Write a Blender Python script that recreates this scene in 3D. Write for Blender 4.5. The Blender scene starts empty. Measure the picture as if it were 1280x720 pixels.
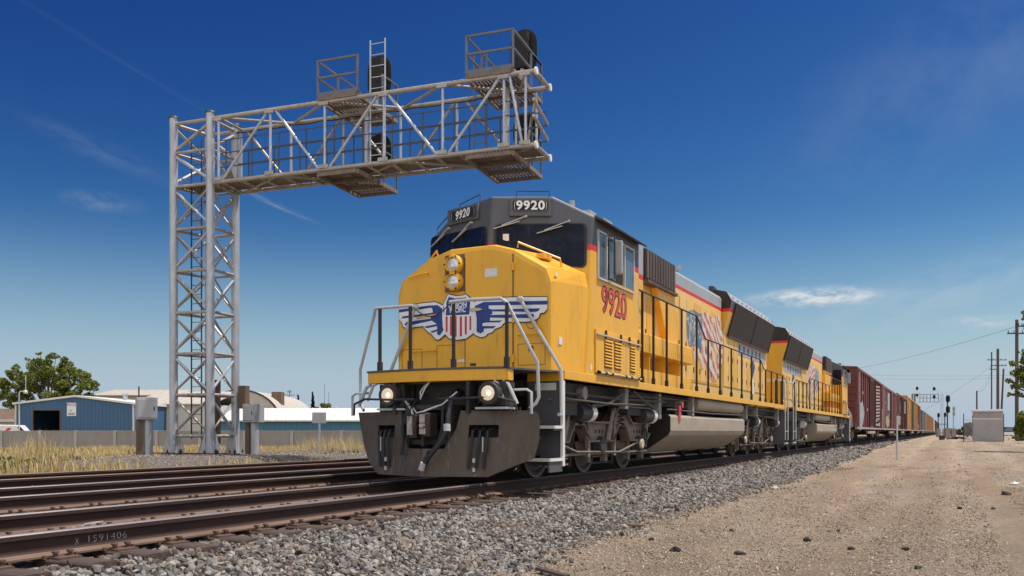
import bpy, bmesh, math, random
import numpy as np
from mathutils import Vector, Matrix, noise as mnoise
random.seed(7); RNG = np.random.default_rng(7)
SC = bpy.context.scene
COL = SC.collection
R = math.radians

# ------------------------------------------------------------------ camera
F, UV, VH, CAMZ = 1100.0, 1190.0, 540.0, 0.73        # pixels of a 1280x720 frame; rail top is z = 0, +y runs along the track
TH = math.atan((UV - 640) / F); CT, ST = math.cos(TH), math.sin(TH)
cam_d = bpy.data.cameras.new('camera'); cam = bpy.data.objects.new('camera', cam_d); COL.objects.link(cam)
cam.location = (0, 0, CAMZ); cam.rotation_euler = (R(90), 0, TH)
cam_d.sensor_width = 36; cam_d.lens = F / 1280 * 36; cam_d.shift_y = (VH - 360) / 1280
cam_d.clip_start = 0.05; cam_d.clip_end = 6000
SC.camera = cam

# ------------------------------------------------------------------ light
SUN = Vector((0.36, 0.26, 1.0)).normalized()          # towards the sun
EL = math.asin(SUN.z); AZ = math.atan2(SUN.x, SUN.y)
SC.view_settings.view_transform = 'Standard'; SC.view_settings.look = 'None'
SC.view_settings.gamma = 1; SC.view_settings.use_curve_mapping = False
SC.view_settings.exposure = 0.08
sd = bpy.data.lights.new('sun', 'SUN'); so = bpy.data.objects.new('sun', sd); COL.objects.link(so)
sd.energy = 4.3; sd.angle = R(0.5); sd.color = (1, 0.95, 0.88)
so.rotation_euler = SUN.to_track_quat('Z', 'Y').to_euler()
wd = bpy.data.worlds.new('World'); SC.world = wd; wd.use_nodes = True
SKY_STRENGTH = 0.1
def build_world():
    nt = wd.node_tree; N = nt.nodes; L = nt.links; N.clear()
    out = N.new('ShaderNodeOutputWorld'); bg = N.new('ShaderNodeBackground'); bg.inputs[1].default_value = SKY_STRENGTH
    sky = N.new('ShaderNodeTexSky'); sky.sky_type = 'NISHITA'; sky.sun_disc = False
    sky.sun_elevation = EL; sky.sun_rotation = AZ; sky.altitude = 50
    sky.air_density = 1.0; sky.dust_density = 0.6; sky.ozone_density = 2.0
    # deep polarised midday sky: steeper fall-off from the pale horizon to the dark blue overhead
    nrm = N.new('ShaderNodeVectorMath'); nrm.operation = 'DIVIDE'; L.new(sky.outputs[0], nrm.inputs[0]); nrm.inputs[1].default_value = (3.6, 5.0, 5.9)
    sx_ = N.new('ShaderNodeSeparateXYZ'); L.new(nrm.outputs[0], sx_.inputs[0]); gam = N.new('ShaderNodeCombineXYZ')
    for i, ex in enumerate((3.0, 2.35, 1.6)):
        pw = N.new('ShaderNodeMath'); pw.operation = 'POWER'; L.new(sx_.outputs[i], pw.inputs[0]); pw.inputs[1].default_value = ex; L.new(pw.outputs[0], gam.inputs[i])
    mul = N.new('ShaderNodeVectorMath'); mul.operation = 'MULTIPLY'; L.new(gam.outputs[0], mul.inputs[0]); mul.inputs[1].default_value = (1.95, 3.75, 4.5)
    tc = N.new('ShaderNodeTexCoord')
    sep = N.new('ShaderNodeSeparateXYZ'); L.new(tc.outputs['Generated'], sep.inputs[0])
    hz = N.new('ShaderNodeMapRange'); hz.interpolation_type = 'SMOOTHSTEP'; L.new(sep.outputs[2], hz.inputs[0]); hz.inputs[1].default_value = 0.24; hz.inputs[2].default_value = -0.02; hz.inputs[3].default_value = 0; hz.inputs[4].default_value = 0.95
    hm = N.new('ShaderNodeMix'); hm.data_type = 'RGBA'; L.new(hz.outputs[0], hm.inputs[0]); L.new(mul.outputs[0], hm.inputs[6]); hm.inputs[7].default_value = (3.7, 4.95, 6.3, 1)      # pale low haze
    prev = hm.outputs[2]
    # unseen bright cloud bank, added behind the camera to fill the shaded nose
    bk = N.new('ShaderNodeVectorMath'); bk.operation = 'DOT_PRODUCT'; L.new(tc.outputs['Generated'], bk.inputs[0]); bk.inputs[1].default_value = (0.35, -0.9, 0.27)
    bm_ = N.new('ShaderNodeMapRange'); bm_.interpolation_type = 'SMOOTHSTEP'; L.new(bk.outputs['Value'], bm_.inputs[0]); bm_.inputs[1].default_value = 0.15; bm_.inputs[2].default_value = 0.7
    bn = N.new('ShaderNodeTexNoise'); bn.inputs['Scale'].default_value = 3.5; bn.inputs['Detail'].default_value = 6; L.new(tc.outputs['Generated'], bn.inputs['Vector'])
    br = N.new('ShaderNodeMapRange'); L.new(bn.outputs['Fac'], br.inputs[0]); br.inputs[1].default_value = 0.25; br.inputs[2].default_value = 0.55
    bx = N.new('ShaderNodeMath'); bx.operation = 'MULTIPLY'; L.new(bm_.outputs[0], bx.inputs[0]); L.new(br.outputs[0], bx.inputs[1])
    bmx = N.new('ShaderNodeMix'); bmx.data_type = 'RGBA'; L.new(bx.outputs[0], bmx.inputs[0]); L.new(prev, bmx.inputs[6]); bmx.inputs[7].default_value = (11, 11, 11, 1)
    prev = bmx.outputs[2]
    def pix_dir(u, v):
        a = (u - 640) / F; b = (VH - v) / F
        return Vector((-ST + a * CT, CT + a * ST, b)).normalized()
    def wisp(u, v, wu, wv, tilt, dens, scale):
        nonlocal prev
        d = pix_dir(u, v); rt = Vector((d.y, -d.x, 0)).normalized(); up = rt.cross(d)
        c, s = math.cos(tilt), math.sin(tilt); ax = rt * c + up * s; ay = up * c - rt * s
        def dot(vec, k):
            n = N.new('ShaderNodeVectorMath'); n.operation = 'DOT_PRODUCT'; n.inputs[1].default_value = vec * k
            L.new(tc.outputs['Generated'], n.inputs[0]); return n.outputs['Value']
        cmb = N.new('ShaderNodeCombineXYZ'); L.new(dot(ax, F / wu), cmb.inputs[0]); L.new(dot(ay, F / wv), cmb.inputs[1])
        ln = N.new('ShaderNodeVectorMath'); ln.operation = 'LENGTH'; L.new(cmb.outputs[0], ln.inputs[0])
        front = N.new('ShaderNodeMath'); front.operation = 'GREATER_THAN'; L.new(dot(d, 1), front.inputs[0]); front.inputs[1].default_value = 0.5
        mr = N.new('ShaderNodeMapRange'); mr.interpolation_type = 'SMOOTHSTEP'; L.new(ln.outputs['Value'], mr.inputs[0])
        mr.inputs[1].default_value = 1.0; mr.inputs[2].default_value = 0.0; mr.inputs[3].default_value = 0; mr.inputs[4].default_value = dens
        nz = N.new('ShaderNodeTexNoise'); nz.inputs['Scale'].default_value = scale; nz.inputs['Detail'].default_value = 7; nz.inputs['Roughness'].default_value = 0.62
        sq = N.new('ShaderNodeVectorMath'); sq.operation = 'MULTIPLY'; L.new(cmb.outputs[0], sq.inputs[0]); sq.inputs[1].default_value = (1, 0.45, 1)
        L.new(sq.outputs[0], nz.inputs['Vector'])
        m2 = N.new('ShaderNodeMapRange'); L.new(nz.outputs['Fac'], m2.inputs[0]); m2.inputs[1].default_value = 0.38; m2.inputs[2].default_value = 0.66
        a = N.new('ShaderNodeMath'); a.operation = 'MULTIPLY'; L.new(mr.outputs[0], a.inputs[0]); L.new(m2.outputs[0], a.inputs[1])
        b = N.new('ShaderNodeMath'); b.operation = 'MULTIPLY'; L.new(a.outputs[0], b.inputs[0]); L.new(front.outputs[0], b.inputs[1])
        mx = N.new('ShaderNodeMix'); mx.data_type = 'RGBA'; L.new(b.outputs[0], mx.inputs[0]); L.new(prev, mx.inputs[6]); mx.inputs[7].default_value = (6.2, 6.6, 7.0, 1)
        prev = mx.outputs[2]
    wisp(1022, 371, 105, 16, 0.0, 1.7, 3.2)
    wisp(1180, 362, 260, 42, 0.25, 0.25, 2.6)
    wisp(130, 190, 130, 18, -0.3, 0.08, 2.2)
    wisp(125, 252, 60, 16, 0.0, 0.16, 2.0)
    wisp(1235, 402, 60, 11, -0.03, 0.6, 3.0)
    wisp(345, 256, 70, 5, -0.35, 0.25, 1.5)
    wisp(160, 80, 240, 5, -0.42, 0.03, 1.5)
    wisp(1230, 60, 330, 120, 0.5, 0.1, 2.2)
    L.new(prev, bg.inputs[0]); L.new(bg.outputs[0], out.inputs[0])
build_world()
SC.cycles.use_denoising = True
SC.cycles.max_bounces = 6; SC.cycles.diffuse_bounces = 3; SC.cycles.glossy_bounces = 3; SC.cycles.transparent_max_bounces = 8
SC.cycles.caustics_reflective = False; SC.cycles.caustics_refractive = False

# ------------------------------------------------------------------ pixels to points on known planes (design aid)
def ray(u, v):
    a = (u - 640) / F; b = (VH - v) / F
    return Vector((-ST + a * CT, CT + a * ST, b))
def at_x(u, v, x): r = ray(u, v); return Vector((0, 0, CAMZ)) + r * (x / r.x)
def at_y(u, v, y): r = ray(u, v); return Vector((0, 0, CAMZ)) + r * (y / r.y)
def at_z(u, v, z): r = ray(u, v); return Vector((0, 0, CAMZ)) + r * ((z - CAMZ) / r.z)
def at_d(u, v, d): return Vector((0, 0, CAMZ)) + ray(u, v) * d      # d metres in front of the lens
def at_pl(u, v, p, n):
    o = Vector((0, 0, CAMZ)); r = ray(u, v); return o + r * ((p - o).dot(n) / r.dot(n))

# ------------------------------------------------------------------ materials
MATS = {}
def mat(name, col, rough=0.6, metal=0.0, var=0.18, scale=2.5, dirt=None, dirt_amt=0.0, dirt_scale=1.2, stretch=(1, 1, 1), bump=0.0, bump_scale=40, spec=None, emit=None, coat=0, streak=None):
    m = bpy.data.materials.new(name); m.use_nodes = True; nt = m.node_tree; N = nt.nodes; L = nt.links
    b = N['Principled BSDF']; b.inputs['Roughness'].default_value = rough; b.inputs['Metallic'].default_value = metal
    if spec is not None: b.inputs['Specular IOR Level'].default_value = spec
    if coat: b.inputs['Coat Weight'].default_value = coat; b.inputs['Coat Roughness'].default_value = 0.15
    tc = N.new('ShaderNodeTexCoord'); mp = N.new('ShaderNodeMapping'); mp.inputs['Scale'].default_value = stretch
    L.new(tc.outputs['Object'], mp.inputs['Vector'])
    nz = N.new('ShaderNodeTexNoise'); nz.inputs['Scale'].default_value = scale; nz.inputs['Detail'].default_value = 8; nz.inputs['Roughness'].default_value = 0.65
    L.new(mp.outputs[0], nz.inputs['Vector'])
    rp = N.new('ShaderNodeValToRGB'); e = rp.color_ramp.elements
    e[0].position = 0.3; e[1].position = 0.7
    e[0].color = (*[c * (1 - var) for c in col], 1); e[1].color = (*[min(1, c * (1 + var)) for c in col], 1)
    L.new(nz.outputs['Fac'], rp.inputs[0]); cur = rp.outputs[0]
    if dirt:
        n2 = N.new('ShaderNodeTexNoise'); n2.inputs['Scale'].default_value = dirt_scale; n2.inputs['Detail'].default_value = 9; n2.inputs['Roughness'].default_value = 0.7
        L.new(mp.outputs[0], n2.inputs['Vector'])
        mr = N.new('ShaderNodeMapRange'); L.new(n2.outputs['Fac'], mr.inputs[0]); mr.inputs[1].default_value = 0.62 - 0.25 * dirt_amt; mr.inputs[2].default_value = 0.8 - 0.15 * dirt_amt; mr.inputs[4].default_value = min(1, 0.35 + dirt_amt * 0.6)
        mx = N.new('ShaderNodeMix'); mx.data_type = 'RGBA'; L.new(mr.outputs[0], mx.inputs[0]); L.new(cur, mx.inputs[6]); mx.inputs[7].default_value = (*dirt, 1); cur = mx.outputs[2]
    if streak:                                     # thin run-off streaks and chips; painted reflections on the cab glass
        m3 = N.new('ShaderNodeMapping'); m3.inputs['Scale'].default_value = (9, 9, 0.7); L.new(tc.outputs['Object'], m3.inputs['Vector'])
        n4 = N.new('ShaderNodeTexNoise'); n4.inputs['Scale'].default_value = 1.6; n4.inputs['Detail'].default_value = 10; n4.inputs['Roughness'].default_value = 0.75; L.new(m3.outputs[0], n4.inputs['Vector'])
        q = N.new('ShaderNodeMapRange'); L.new(n4.outputs['Fac'], q.inputs[0]); q.inputs[1].default_value = 0.56; q.inputs[2].default_value = 0.78; q.inputs[4].default_value = 0.75
        x2 = N.new('ShaderNodeMix'); x2.data_type = 'RGBA'; L.new(q.outputs[0], x2.inputs[0]); L.new(cur, x2.inputs[6]); x2.inputs[7].default_value = (*streak, 1); cur = x2.outputs[2]
    L.new(cur, b.inputs['Base Color'])
    rr = N.new('ShaderNodeMapRange'); L.new(nz.outputs['Fac'], rr.inputs[0]); rr.inputs[3].default_value = max(0.03, rough - 0.1); rr.inputs[4].default_value = min(1, rough + 0.1); L.new(rr.outputs[0], b.inputs['Roughness'])
    if bump:
        n3 = N.new('ShaderNodeTexNoise'); n3.inputs['Scale'].default_value = bump_scale; n3.inputs['Detail'].default_value = 6
        L.new(tc.outputs['Object'], n3.inputs['Vector']); bp = N.new('ShaderNodeBump'); bp.inputs['Strength'].default_value = bump; bp.inputs['Distance'].default_value = 0.02
        L.new(n3.outputs['Fac'], bp.inputs['Height']); L.new(bp.outputs[0], b.inputs['Normal'])
    if emit: b.inputs['Emission Color'].default_value = (*emit[0], 1); b.inputs['Emission Strength'].default_value = emit[1]
    MATS[name] = m; return m
Y_ = (0.80, 0.42, 0.035)
mat('yellow_paint', Y_, 0.45, var=0.09, scale=1.8, dirt=(0.52, 0.33, 0.12), dirt_amt=0.38, dirt_scale=2.4, stretch=(1, 1, 0.35), streak=(0.42, 0.25, 0.09))
mat('yellow_dusty', (0.80, 0.49, 0.13), 0.5, var=0.1, scale=2.2, dirt=(0.66, 0.52, 0.30), dirt_amt=0.5, dirt_scale=1.5, stretch=(1, 1, 0.22), streak=(0.36, 0.24, 0.11))
mat('yellow_nose', (0.84, 0.43, 0.028), 0.42, var=0.07, scale=1.6, dirt=(0.46, 0.22, 0.035), dirt_amt=0.36, dirt_scale=3.0, stretch=(1, 1, 0.3), streak=(0.34, 0.17, 0.04))
mat('grey_paint', (0.088, 0.09, 0.105), 0.5, var=0.1, dirt=(0.15, 0.145, 0.14), dirt_amt=0.25, stretch=(1, 1, 0.4))
mat('grey_roof', (0.36, 0.37, 0.39), 0.5, var=0.1, dirt=(0.22, 0.2, 0.19), dirt_amt=0.3)
mat('red_stripe', (0.62, 0.03, 0.03), 0.5, var=0.1)
mat('red_number', (0.62, 0.05, 0.07), 0.55, var=0.2, scale=6, dirt=(0.7, 0.33, 0.3), dirt_amt=0.35, dirt_scale=5)
mat('black_paint', (0.011, 0.010, 0.010), 0.7, var=0.3)
mat('dark_steel', (0.036, 0.033, 0.032), 0.65, var=0.3, dirt=(0.10, 0.08, 0.066), dirt_amt=0.35, dirt_scale=3, bump=0.2)
mat('plow_steel', (0.095, 0.066, 0.046), 0.5, metal=0.1, var=0.35, scale=3, dirt=(0.16, 0.135, 0.12), dirt_amt=0.3, dirt_scale=5, stretch=(1, 1, 0.3), bump=0.15, streak=(0.30, 0.28, 0.27))
mat('truck_grime', (0.20, 0.16, 0.125), 0.75, var=0.3, scale=4, dirt=(0.09, 0.07, 0.055), dirt_amt=0.5, dirt_scale=3, bump=0.3)
mat('tank_dust', (0.37, 0.31, 0.235), 0.5, var=0.15, scale=1.5, dirt=(0.45, 0.37, 0.27), dirt_amt=0.4, dirt_scale=1.5, stretch=(1, 1, 2.5))
mat('wheel_steel', (0.032, 0.025, 0.022), 0.6, metal=0.1, var=0.3, scale=6, dirt=(0.09, 0.07, 0.055), dirt_amt=0.3)
mat('wheel_rim', (0.16, 0.13, 0.11), 0.45, metal=0.3, var=0.15)
mat('step_grey', (0.095, 0.095, 0.105), 0.6, var=0.15, dirt=(0.25, 0.22, 0.19), dirt_amt=0.3, stretch=(1, 1, 0.3))
mat('white_paint', (0.74, 0.73, 0.70), 0.5, var=0.07, dirt=(0.4, 0.35, 0.3), dirt_amt=0.2, dirt_scale=4)
mat('grab_grey', (0.50, 0.50, 0.50), 0.45, var=0.12, scale=5)
mat('screen_brown', (0.035, 0.024, 0.02), 0.7, var=0.25, scale=5)
mat('filter_brown', (0.085, 0.062, 0.05), 0.7, var=0.25, scale=4, dirt=(0.26, 0.2, 0.15), dirt_amt=0.3, stretch=(1, 1, .2))
mat('logo_blue', (0.012, 0.045, 0.24), 0.45, var=0.1)
mat('logo_white', (0.82, 0.82, 0.82), 0.45, var=0.05)
mat('logo_red', (0.55, 0.03, 0.04), 0.45, var=0.1)
mat('logo_black', (0.02, 0.02, 0.025), 0.5, var=0.1)
mat('cab_glass', (0.006, 0.009, 0.02), 0.06, var=0.4, scale=2, spec=0.3, dirt=(0.04, 0.047, 0.065), dirt_amt=0.5, dirt_scale=1.6, streak=(0.07, 0.075, 0.085))  # lighter smudges and streaks painted in for reflections and a hint of interior
mat('cab_glass_side', (0.10, 0.14, 0.17), 0.06, var=0.3, scale=1, spec=0.8)
mat('chrome', (0.7, 0.7, 0.68), 0.2, metal=1.0, var=0.05)
mat('lamp_glass', (0.8, 0.72, 0.6), 0.15, var=0.05, emit=((1.0, 0.6, 0.3), 0.3))
mat('lamp_white', (0.9, 0.9, 0.9), 0.1, var=0.05, emit=((1.0, 0.88, 0.7), 2.2))
mat('head_lens', (0.7, 0.68, 0.65), 0.12, metal=0.4, var=0.25, scale=20)
mat('cage_grey', (0.16, 0.16, 0.175), .5, metal=.3, var=.2)
mat('galvanised', (0.52, 0.53, 0.56), 0.45, metal=0.35, var=0.2, scale=5, dirt=(0.30, 0.27, 0.25), dirt_amt=0.4, stretch=(1, 1, 0.3))
mat('galv_warm', (0.44, 0.39, 0.345), 0.5, metal=0.3, var=0.2, scale=4, dirt=(0.24, 0.19, 0.145), dirt_amt=0.45, dirt_scale=2.5)
mat('grating', (0.22, 0.17, 0.13), 0.75, metal=0.1, var=0.25, scale=5)
mat('dark_rail_paint', (0.07, 0.07, 0.085), 0.5, metal=0.3, var=0.2)
mat('rail_rust', (0.044, 0.022, 0.016), 0.8, var=0.3, scale=5, dirt=(0.075, 0.042, 0.03), dirt_amt=0.25, dirt_scale=3, stretch=(1, .25, 1), bump=0.15)  # rusty web, darkened so the shade under the railhead is in its colour
mat('rail_foot', (0.17, 0.105, 0.07), 0.8, var=0.25, scale=4, dirt=(0.10, 0.055, 0.04), dirt_amt=0.4, stretch=(1, .3, 1))
mat('rail_top', (0.27, 0.235, 0.22), 0.38, metal=0.45, var=0.12, stretch=(1, .1, 1), scale=8)
mat('rail_top_rust', (0.20, 0.13, 0.10), 0.55, metal=0.3, var=0.2, stretch=(1, .1, 1), scale=8)
mat('tie_wood', (0.085, 0.058, 0.044), 0.85, var=0.35, scale=6, dirt=(0.20, 0.15, 0.115), dirt_amt=0.35, stretch=(.3, 2, 1), bump=0.4)
mat('tie_plate', (0.13, 0.075, 0.055), 0.75, var=0.25, scale=8, dirt=(0.26, 0.17, 0.12), dirt_amt=0.3)
mat('conc_wall', (0.30, 0.28, 0.27), 0.85, var=0.1, scale=1.5, dirt=(0.22, 0.2, 0.19), dirt_amt=0.35, stretch=(1, 1, 0.4))
mat('conc_pale', (0.42, 0.40, 0.38), 0.85, var=0.1)
mat('blue_siding', (0.045, 0.12, 0.24), 0.55, var=0.06, dirt=(0.06, 0.14, 0.25), dirt_amt=0.3)
mat('teal_siding', (0.05, 0.17, 0.27), 0.55, var=0.08)
mat('white_siding', (0.60, 0.60, 0.57), 0.6, var=0.08)
mat('roof_white', (0.74, 0.72, 0.67), 0.6, var=0.06)
mat('roof_tan', (0.50, 0.45, 0.39), 0.7, var=0.1)
mat('dark_void', (0.02, 0.016, 0.014), 0.9, var=0.2)
mat('rust_box', (0.17, 0.11, 0.075), 0.7, var=0.3, scale=3, dirt=(0.10, 0.06, 0.04), dirt_amt=0.4, stretch=(1, 1, .4))
mat('box_grey', (0.46, 0.46, 0.47), 0.5, metal=0.2, var=0.1)
mat('pole_wood', (0.10, 0.075, 0.06), 0.85, var=0.25, scale=3, stretch=(3, 3, .3))
mat('bark', (0.10, 0.075, 0.055), 0.9, var=0.3, scale=5)
mat('shelter_conc', (0.34, 0.32, 0.31), 0.8, var=0.12, scale=1.2, dirt=(0.36, 0.35, 0.36), dirt_amt=0.5, dirt_scale=0.8)
mat('sign_white', (0.78, 0.78, 0.80), 0.5, var=0.04)
mat('sign_red', (0.55, 0.04, 0.04), 0.5, var=0.05)
mat('rubber', (0.02, 0.02, 0.022), 0.6, var=0.2)
mat('hub_cream', (0.55, 0.47, 0.33), 0.5, var=0.2, scale=6)
mat('car_paint', (0.02, 0.02, 0.025), 0.3, var=0.05)
mat('van_white', (0.75, 0.75, 0.76), 0.35, var=0.04)
mat('rock_dark', (0.035, 0.028, 0.025), 0.85, var=0.35, scale=12, bump=0.3)
mat('chalk', (0.55, 0.53, 0.5), 0.9, var=0.5, scale=30)
mat('coupler_rust', (0.045, 0.028, 0.022), .65, var=.35, scale=8, dirt=(0.16, 0.10, 0.08), dirt_amt=.3, dirt_scale=6)
mat('pipe_grime', (0.085, 0.07, 0.058), .7, var=.3, scale=5)
mat('bracket_grime', (0.27, 0.25, 0.225), .7, var=.3, scale=5, dirt=(.1, .08, .065), dirt_amt=.5, dirt_scale=4)
mat('stanchion_brown', (0.03, 0.022, 0.017), .6, var=.3)
mat('marking_faded', (0.42, 0.33, 0.30), .7, var=.2, scale=5, dirt=(0.2, 0.08, 0.06), dirt_amt=.6, dirt_scale=3)
mat('worn_white', (0.42, 0.38, 0.36), 0.6, var=0.3, scale=12, dirt=(0.14, 0.07, 0.055), dirt_amt=0.6, dirt_scale=9)
mat('seam_dark', (0.14, 0.085, 0.03), 0.7, var=0.3)
mat('cable_white', (0.5, 0.4, 0.35), 0.5, var=0.2, scale=10)

# ------------------------------------------------------------------ mesh collector
class MB:
    def __init__(s): s.v = []; s.f = []; s.m = []; s.g = []; s.cut = []
    def add(s, vs, fs, mi=0):
        b = len(s.v); s.g.append((len(s.v), len(s.f))); s.v += [tuple(p) for p in vs]; s.f += [tuple(i + b for i in f) for f in fs]; s.m += [mi] * len(fs); return s
    def box(s, x0, x1, y0, y1, z0, z1, mi=0):
        return s.add([(x0, y0, z0), (x1, y0, z0), (x1, y1, z0), (x0, y1, z0), (x0, y0, z1), (x1, y0, z1), (x1, y1, z1), (x0, y1, z1)],
                     [(0, 3, 2, 1), (4, 5, 6, 7), (0, 1, 5, 4), (1, 2, 6, 5), (2, 3, 7, 6), (3, 0, 4, 7)], mi)
    def obox(s, c, ax, ay, az, hx, hy, hz, mi=0):
        c = Vector(c); P = [c + ax * (hx * i) + ay * (hy * j) + az * (hz * k) for k in (-1, 1) for i, j in ((-1, -1), (1, -1), (1, 1), (-1, 1))]
        return s.add(P, [(0, 3, 2, 1), (4, 5, 6, 7), (0, 1, 5, 4), (1, 2, 6, 5), (2, 3, 7, 6), (3, 0, 4, 7)], mi)
    def beam(s, p, q, w, h, mi=0):                     # rectangular bar between two points
        p, q = Vector(p), Vector(q); d = (q - p); l = d.length; d.normalize()
        up = Vector((0, 0, 1)) if abs(d.z) < 0.95 else Vector((0, 1, 0))
        a = d.cross(up).normalized(); b = a.cross(d)
        return s.obox((p + q) / 2, d, a, b, l / 2, w / 2, h / 2, mi)
    def cyl(s, p, q, r0, r1=None, n=10, mi=0, caps=True):
        r1 = r0 if r1 is None else r1; p, q = Vector(p), Vector(q); d = (q - p).normalized()
        up = Vector((0, 0, 1)) if abs(d.z) < 0.95 else Vector((0, 1, 0)); a = d.cross(up).normalized(); b = a.cross(d)
        vs = []
        for c, r in ((p, r0), (q, r1)):
            for i in range(n):
                t = 2 * math.pi * i / n; vs.append(c + a * (r * math.cos(t)) + b * (r * math.sin(t)))
        fs = [(i, i + n, (i + 1) % n + n, (i + 1) % n) for i in range(n)]
        if caps: fs += [tuple(range(n)), tuple(range(2 * n - 1, n - 1, -1))]
        return s.add(vs, fs, mi)
    def tube(s, pts, r, n=8, mi=0):
        pts = [Vector(p) for p in pts]; rings = []; a0 = None; vs = []
        for i, p in enumerate(pts):
            d = (pts[min(i + 1, len(pts) - 1)] - pts[max(i - 1, 0)]).normalized()
            if a0 is None:
                up = Vector((0, 0, 1)) if abs(d.z) < 0.9 else Vector((0, 1, 0)); a = d.cross(up).normalized()
            else: a = (a0 - d * a0.dot(d)).normalized()
            a0 = a; b = a.cross(d)
            for k in range(n):
                t = 2 * math.pi * k / n; vs.append(p + a * (r * math.cos(t)) + b * (r * math.sin(t)))
        fs = []
        for i in range(len(pts) - 1):
            for k in range(n): fs.append((i * n + k, (i + 1) * n + k, (i + 1) * n + (k + 1) % n, i * n + (k + 1) % n))
        fs += [tuple(range(n)), tuple(range(len(vs) - 1, len(vs) - n - 1, -1))]
        return s.add(vs, fs, mi)
    def prism(s, poly, axis, a0, a1, mi=0, caps=True):   # poly in the two other axes, in x,y,z order
        def P(p, a): return (a, p[0], p[1]) if axis == 'x' else (p[0], a, p[1]) if axis == 'y' else (p[0], p[1], a)
        n = len(poly); vs = [P(p, a0) for p in poly] + [P(p, a1) for p in poly]
        fs = [(i, (i + 1) % n, (i + 1) % n + n, i + n) for i in range(n)]
        if caps: fs += [tuple(range(n - 1, -1, -1)), tuple(range(n, 2 * n))]
        return s.add(vs, fs, mi)
    def lathe(s, prof, c, axis='x', n=24, mi=0):         # prof: (along, radius)
        c = Vector(c); vs = []
        for a, r in prof:
            for k in range(n):
                t = 2 * math.pi * k / n; co, si = r * math.cos(t), r * math.sin(t)
                vs.append(c + (Vector((a, co, si)) if axis == 'x' else Vector((co, a, si)) if axis == 'y' else Vector((co, si, a))))
        fs = []; m = len(prof)
        for i in range(m - 1):
            for k in range(n): fs.append((i * n + k, i * n + (k + 1) % n, (i + 1) * n + (k + 1) % n, (i + 1) * n + k))
        fs += [tuple(range(n)), tuple(range(m * n - 1, (m - 1) * n - 1, -1))]
        return s.add(vs, fs, mi)
    def plate(s, poly3, nrm, t, mi=0):                    # flat polygon given thickness along nrm
        n = len(poly3); nrm = Vector(nrm); vs = [Vector(p) for p in poly3] + [Vector(p) + nrm * t for p in poly3]
        fs = [(i, (i + 1) % n, (i + 1) % n + n, i + n) for i in range(n)] + [tuple(range(n - 1, -1, -1)), tuple(range(n, 2 * n))]
        return s.add(vs, fs, mi)
    def mark(s): s.cut.append(len(s.g)); return s       # the shapes added from here on form the next piece
    def build_each(s, name, mats, parent=None, smooth=False, bevel=0):
        cuts = (s.cut or list(range(len(s.g)))) + [len(s.g)]; out = []; g = s.g + [(len(s.v), len(s.f))]
        for a, c in zip(cuts[:-1], cuts[1:]):
            if a == c: continue
            (v0, f0), (v1, f1) = g[a], g[c]; q = MB(); q.v = s.v[v0:v1]; q.f = [tuple(i - v0 for i in f) for f in s.f[f0:f1]]; q.m = s.m[f0:f1]; out.append(q.build(name, mats, parent, smooth, bevel))
        return out
    def build(s, name, mats, parent=None, smooth=False, bevel=0, loc=None, weld=False):
        me = bpy.data.meshes.new(name); me.from_pydata(s.v, [], s.f)
        for m in (mats if isinstance(mats, (list, tuple)) else [mats]): me.materials.append(MATS[m] if isinstance(m, str) else m)
        me.polygons.foreach_set('material_index', s.m)
        bm = bmesh.new(); bm.from_mesh(me)
        if weld: bmesh.ops.remove_doubles(bm, verts=bm.verts, dist=0.0005)
        bmesh.ops.recalc_face_normals(bm, faces=bm.faces); bm.to_mesh(me); bm.free()
        if smooth:
            me.polygons.foreach_set('use_smooth', [True] * len(me.polygons)); me.set_sharp_from_angle(angle=R(35))
        o = bpy.data.objects.new(name, me); COL.objects.link(o)
        if parent: o.parent = parent
        if loc: o.location = loc
        if bevel:
            b = o.modifiers.new('edge', 'BEVEL'); b.width = bevel; b.segments = 2; b.limit_method = 'ANGLE'; b.angle_limit = R(40); b.harden_normals = False
        return o
def tag(o, label, cat, group=None, kind=None):
    o['label'] = label; o['category'] = cat
    if group: o['group'] = group
    if kind: o['kind'] = kind
    return o
def struct(o, kind='structure'): o['kind'] = kind; return o
def empty(name, loc, label=None, cat=None, group=None, rz=0):
    o = bpy.data.objects.new(name, None); COL.objects.link(o); o.location = loc; o.rotation_euler = (0, 0, rz); o.empty_display_size = 0.2
    if label: tag(o, label, cat, group)
    return o
def copy_tree(o, parent=None):
    c = o.copy(); COL.objects.link(c)
    if parent is not None: c.parent = parent
    for ch in list(o.children): copy_tree(ch, c)
    return c
def text_mesh(name, txt, size, origin, ax, ay, m, parent=None, bold=0.0, depth=0.004, sx=1.0, align='CENTER', spacing=1.0):
    cu = bpy.data.curves.new(name, 'FONT'); cu.body = txt; cu.size = size; cu.align_x = align; cu.align_y = 'CENTER'; cu.offset = bold; cu.extrude = depth / 2; cu.space_character = spacing; cu.resolution_u = 3
    to = bpy.data.objects.new(name + '_curve', cu); COL.objects.link(to); bpy.context.view_layer.update()
    me = bpy.data.meshes.new_from_object(to.evaluated_get(bpy.context.evaluated_depsgraph_get()))
    bpy.data.objects.remove(to); bpy.data.curves.remove(cu)
    ax, ay = Vector(ax).normalized(), Vector(ay).normalized(); az = ax.cross(ay)
    M = Matrix.Identity(4)
    for i in range(3): M[i][0] = ax[i] * sx; M[i][1] = ay[i]; M[i][2] = az[i]; M[i][3] = origin[i]
    me.transform(M); me.materials.clear(); me.materials.append(MATS[m]); me.name = name
    o = bpy.data.objects.new(name, me); COL.objects.link(o)
    if parent: o.parent = parent
    return o
X3, Y3, Z3 = Vector((1, 0, 0)), Vector((0, 1, 0)), Vector((0, 0, 1))
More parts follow.
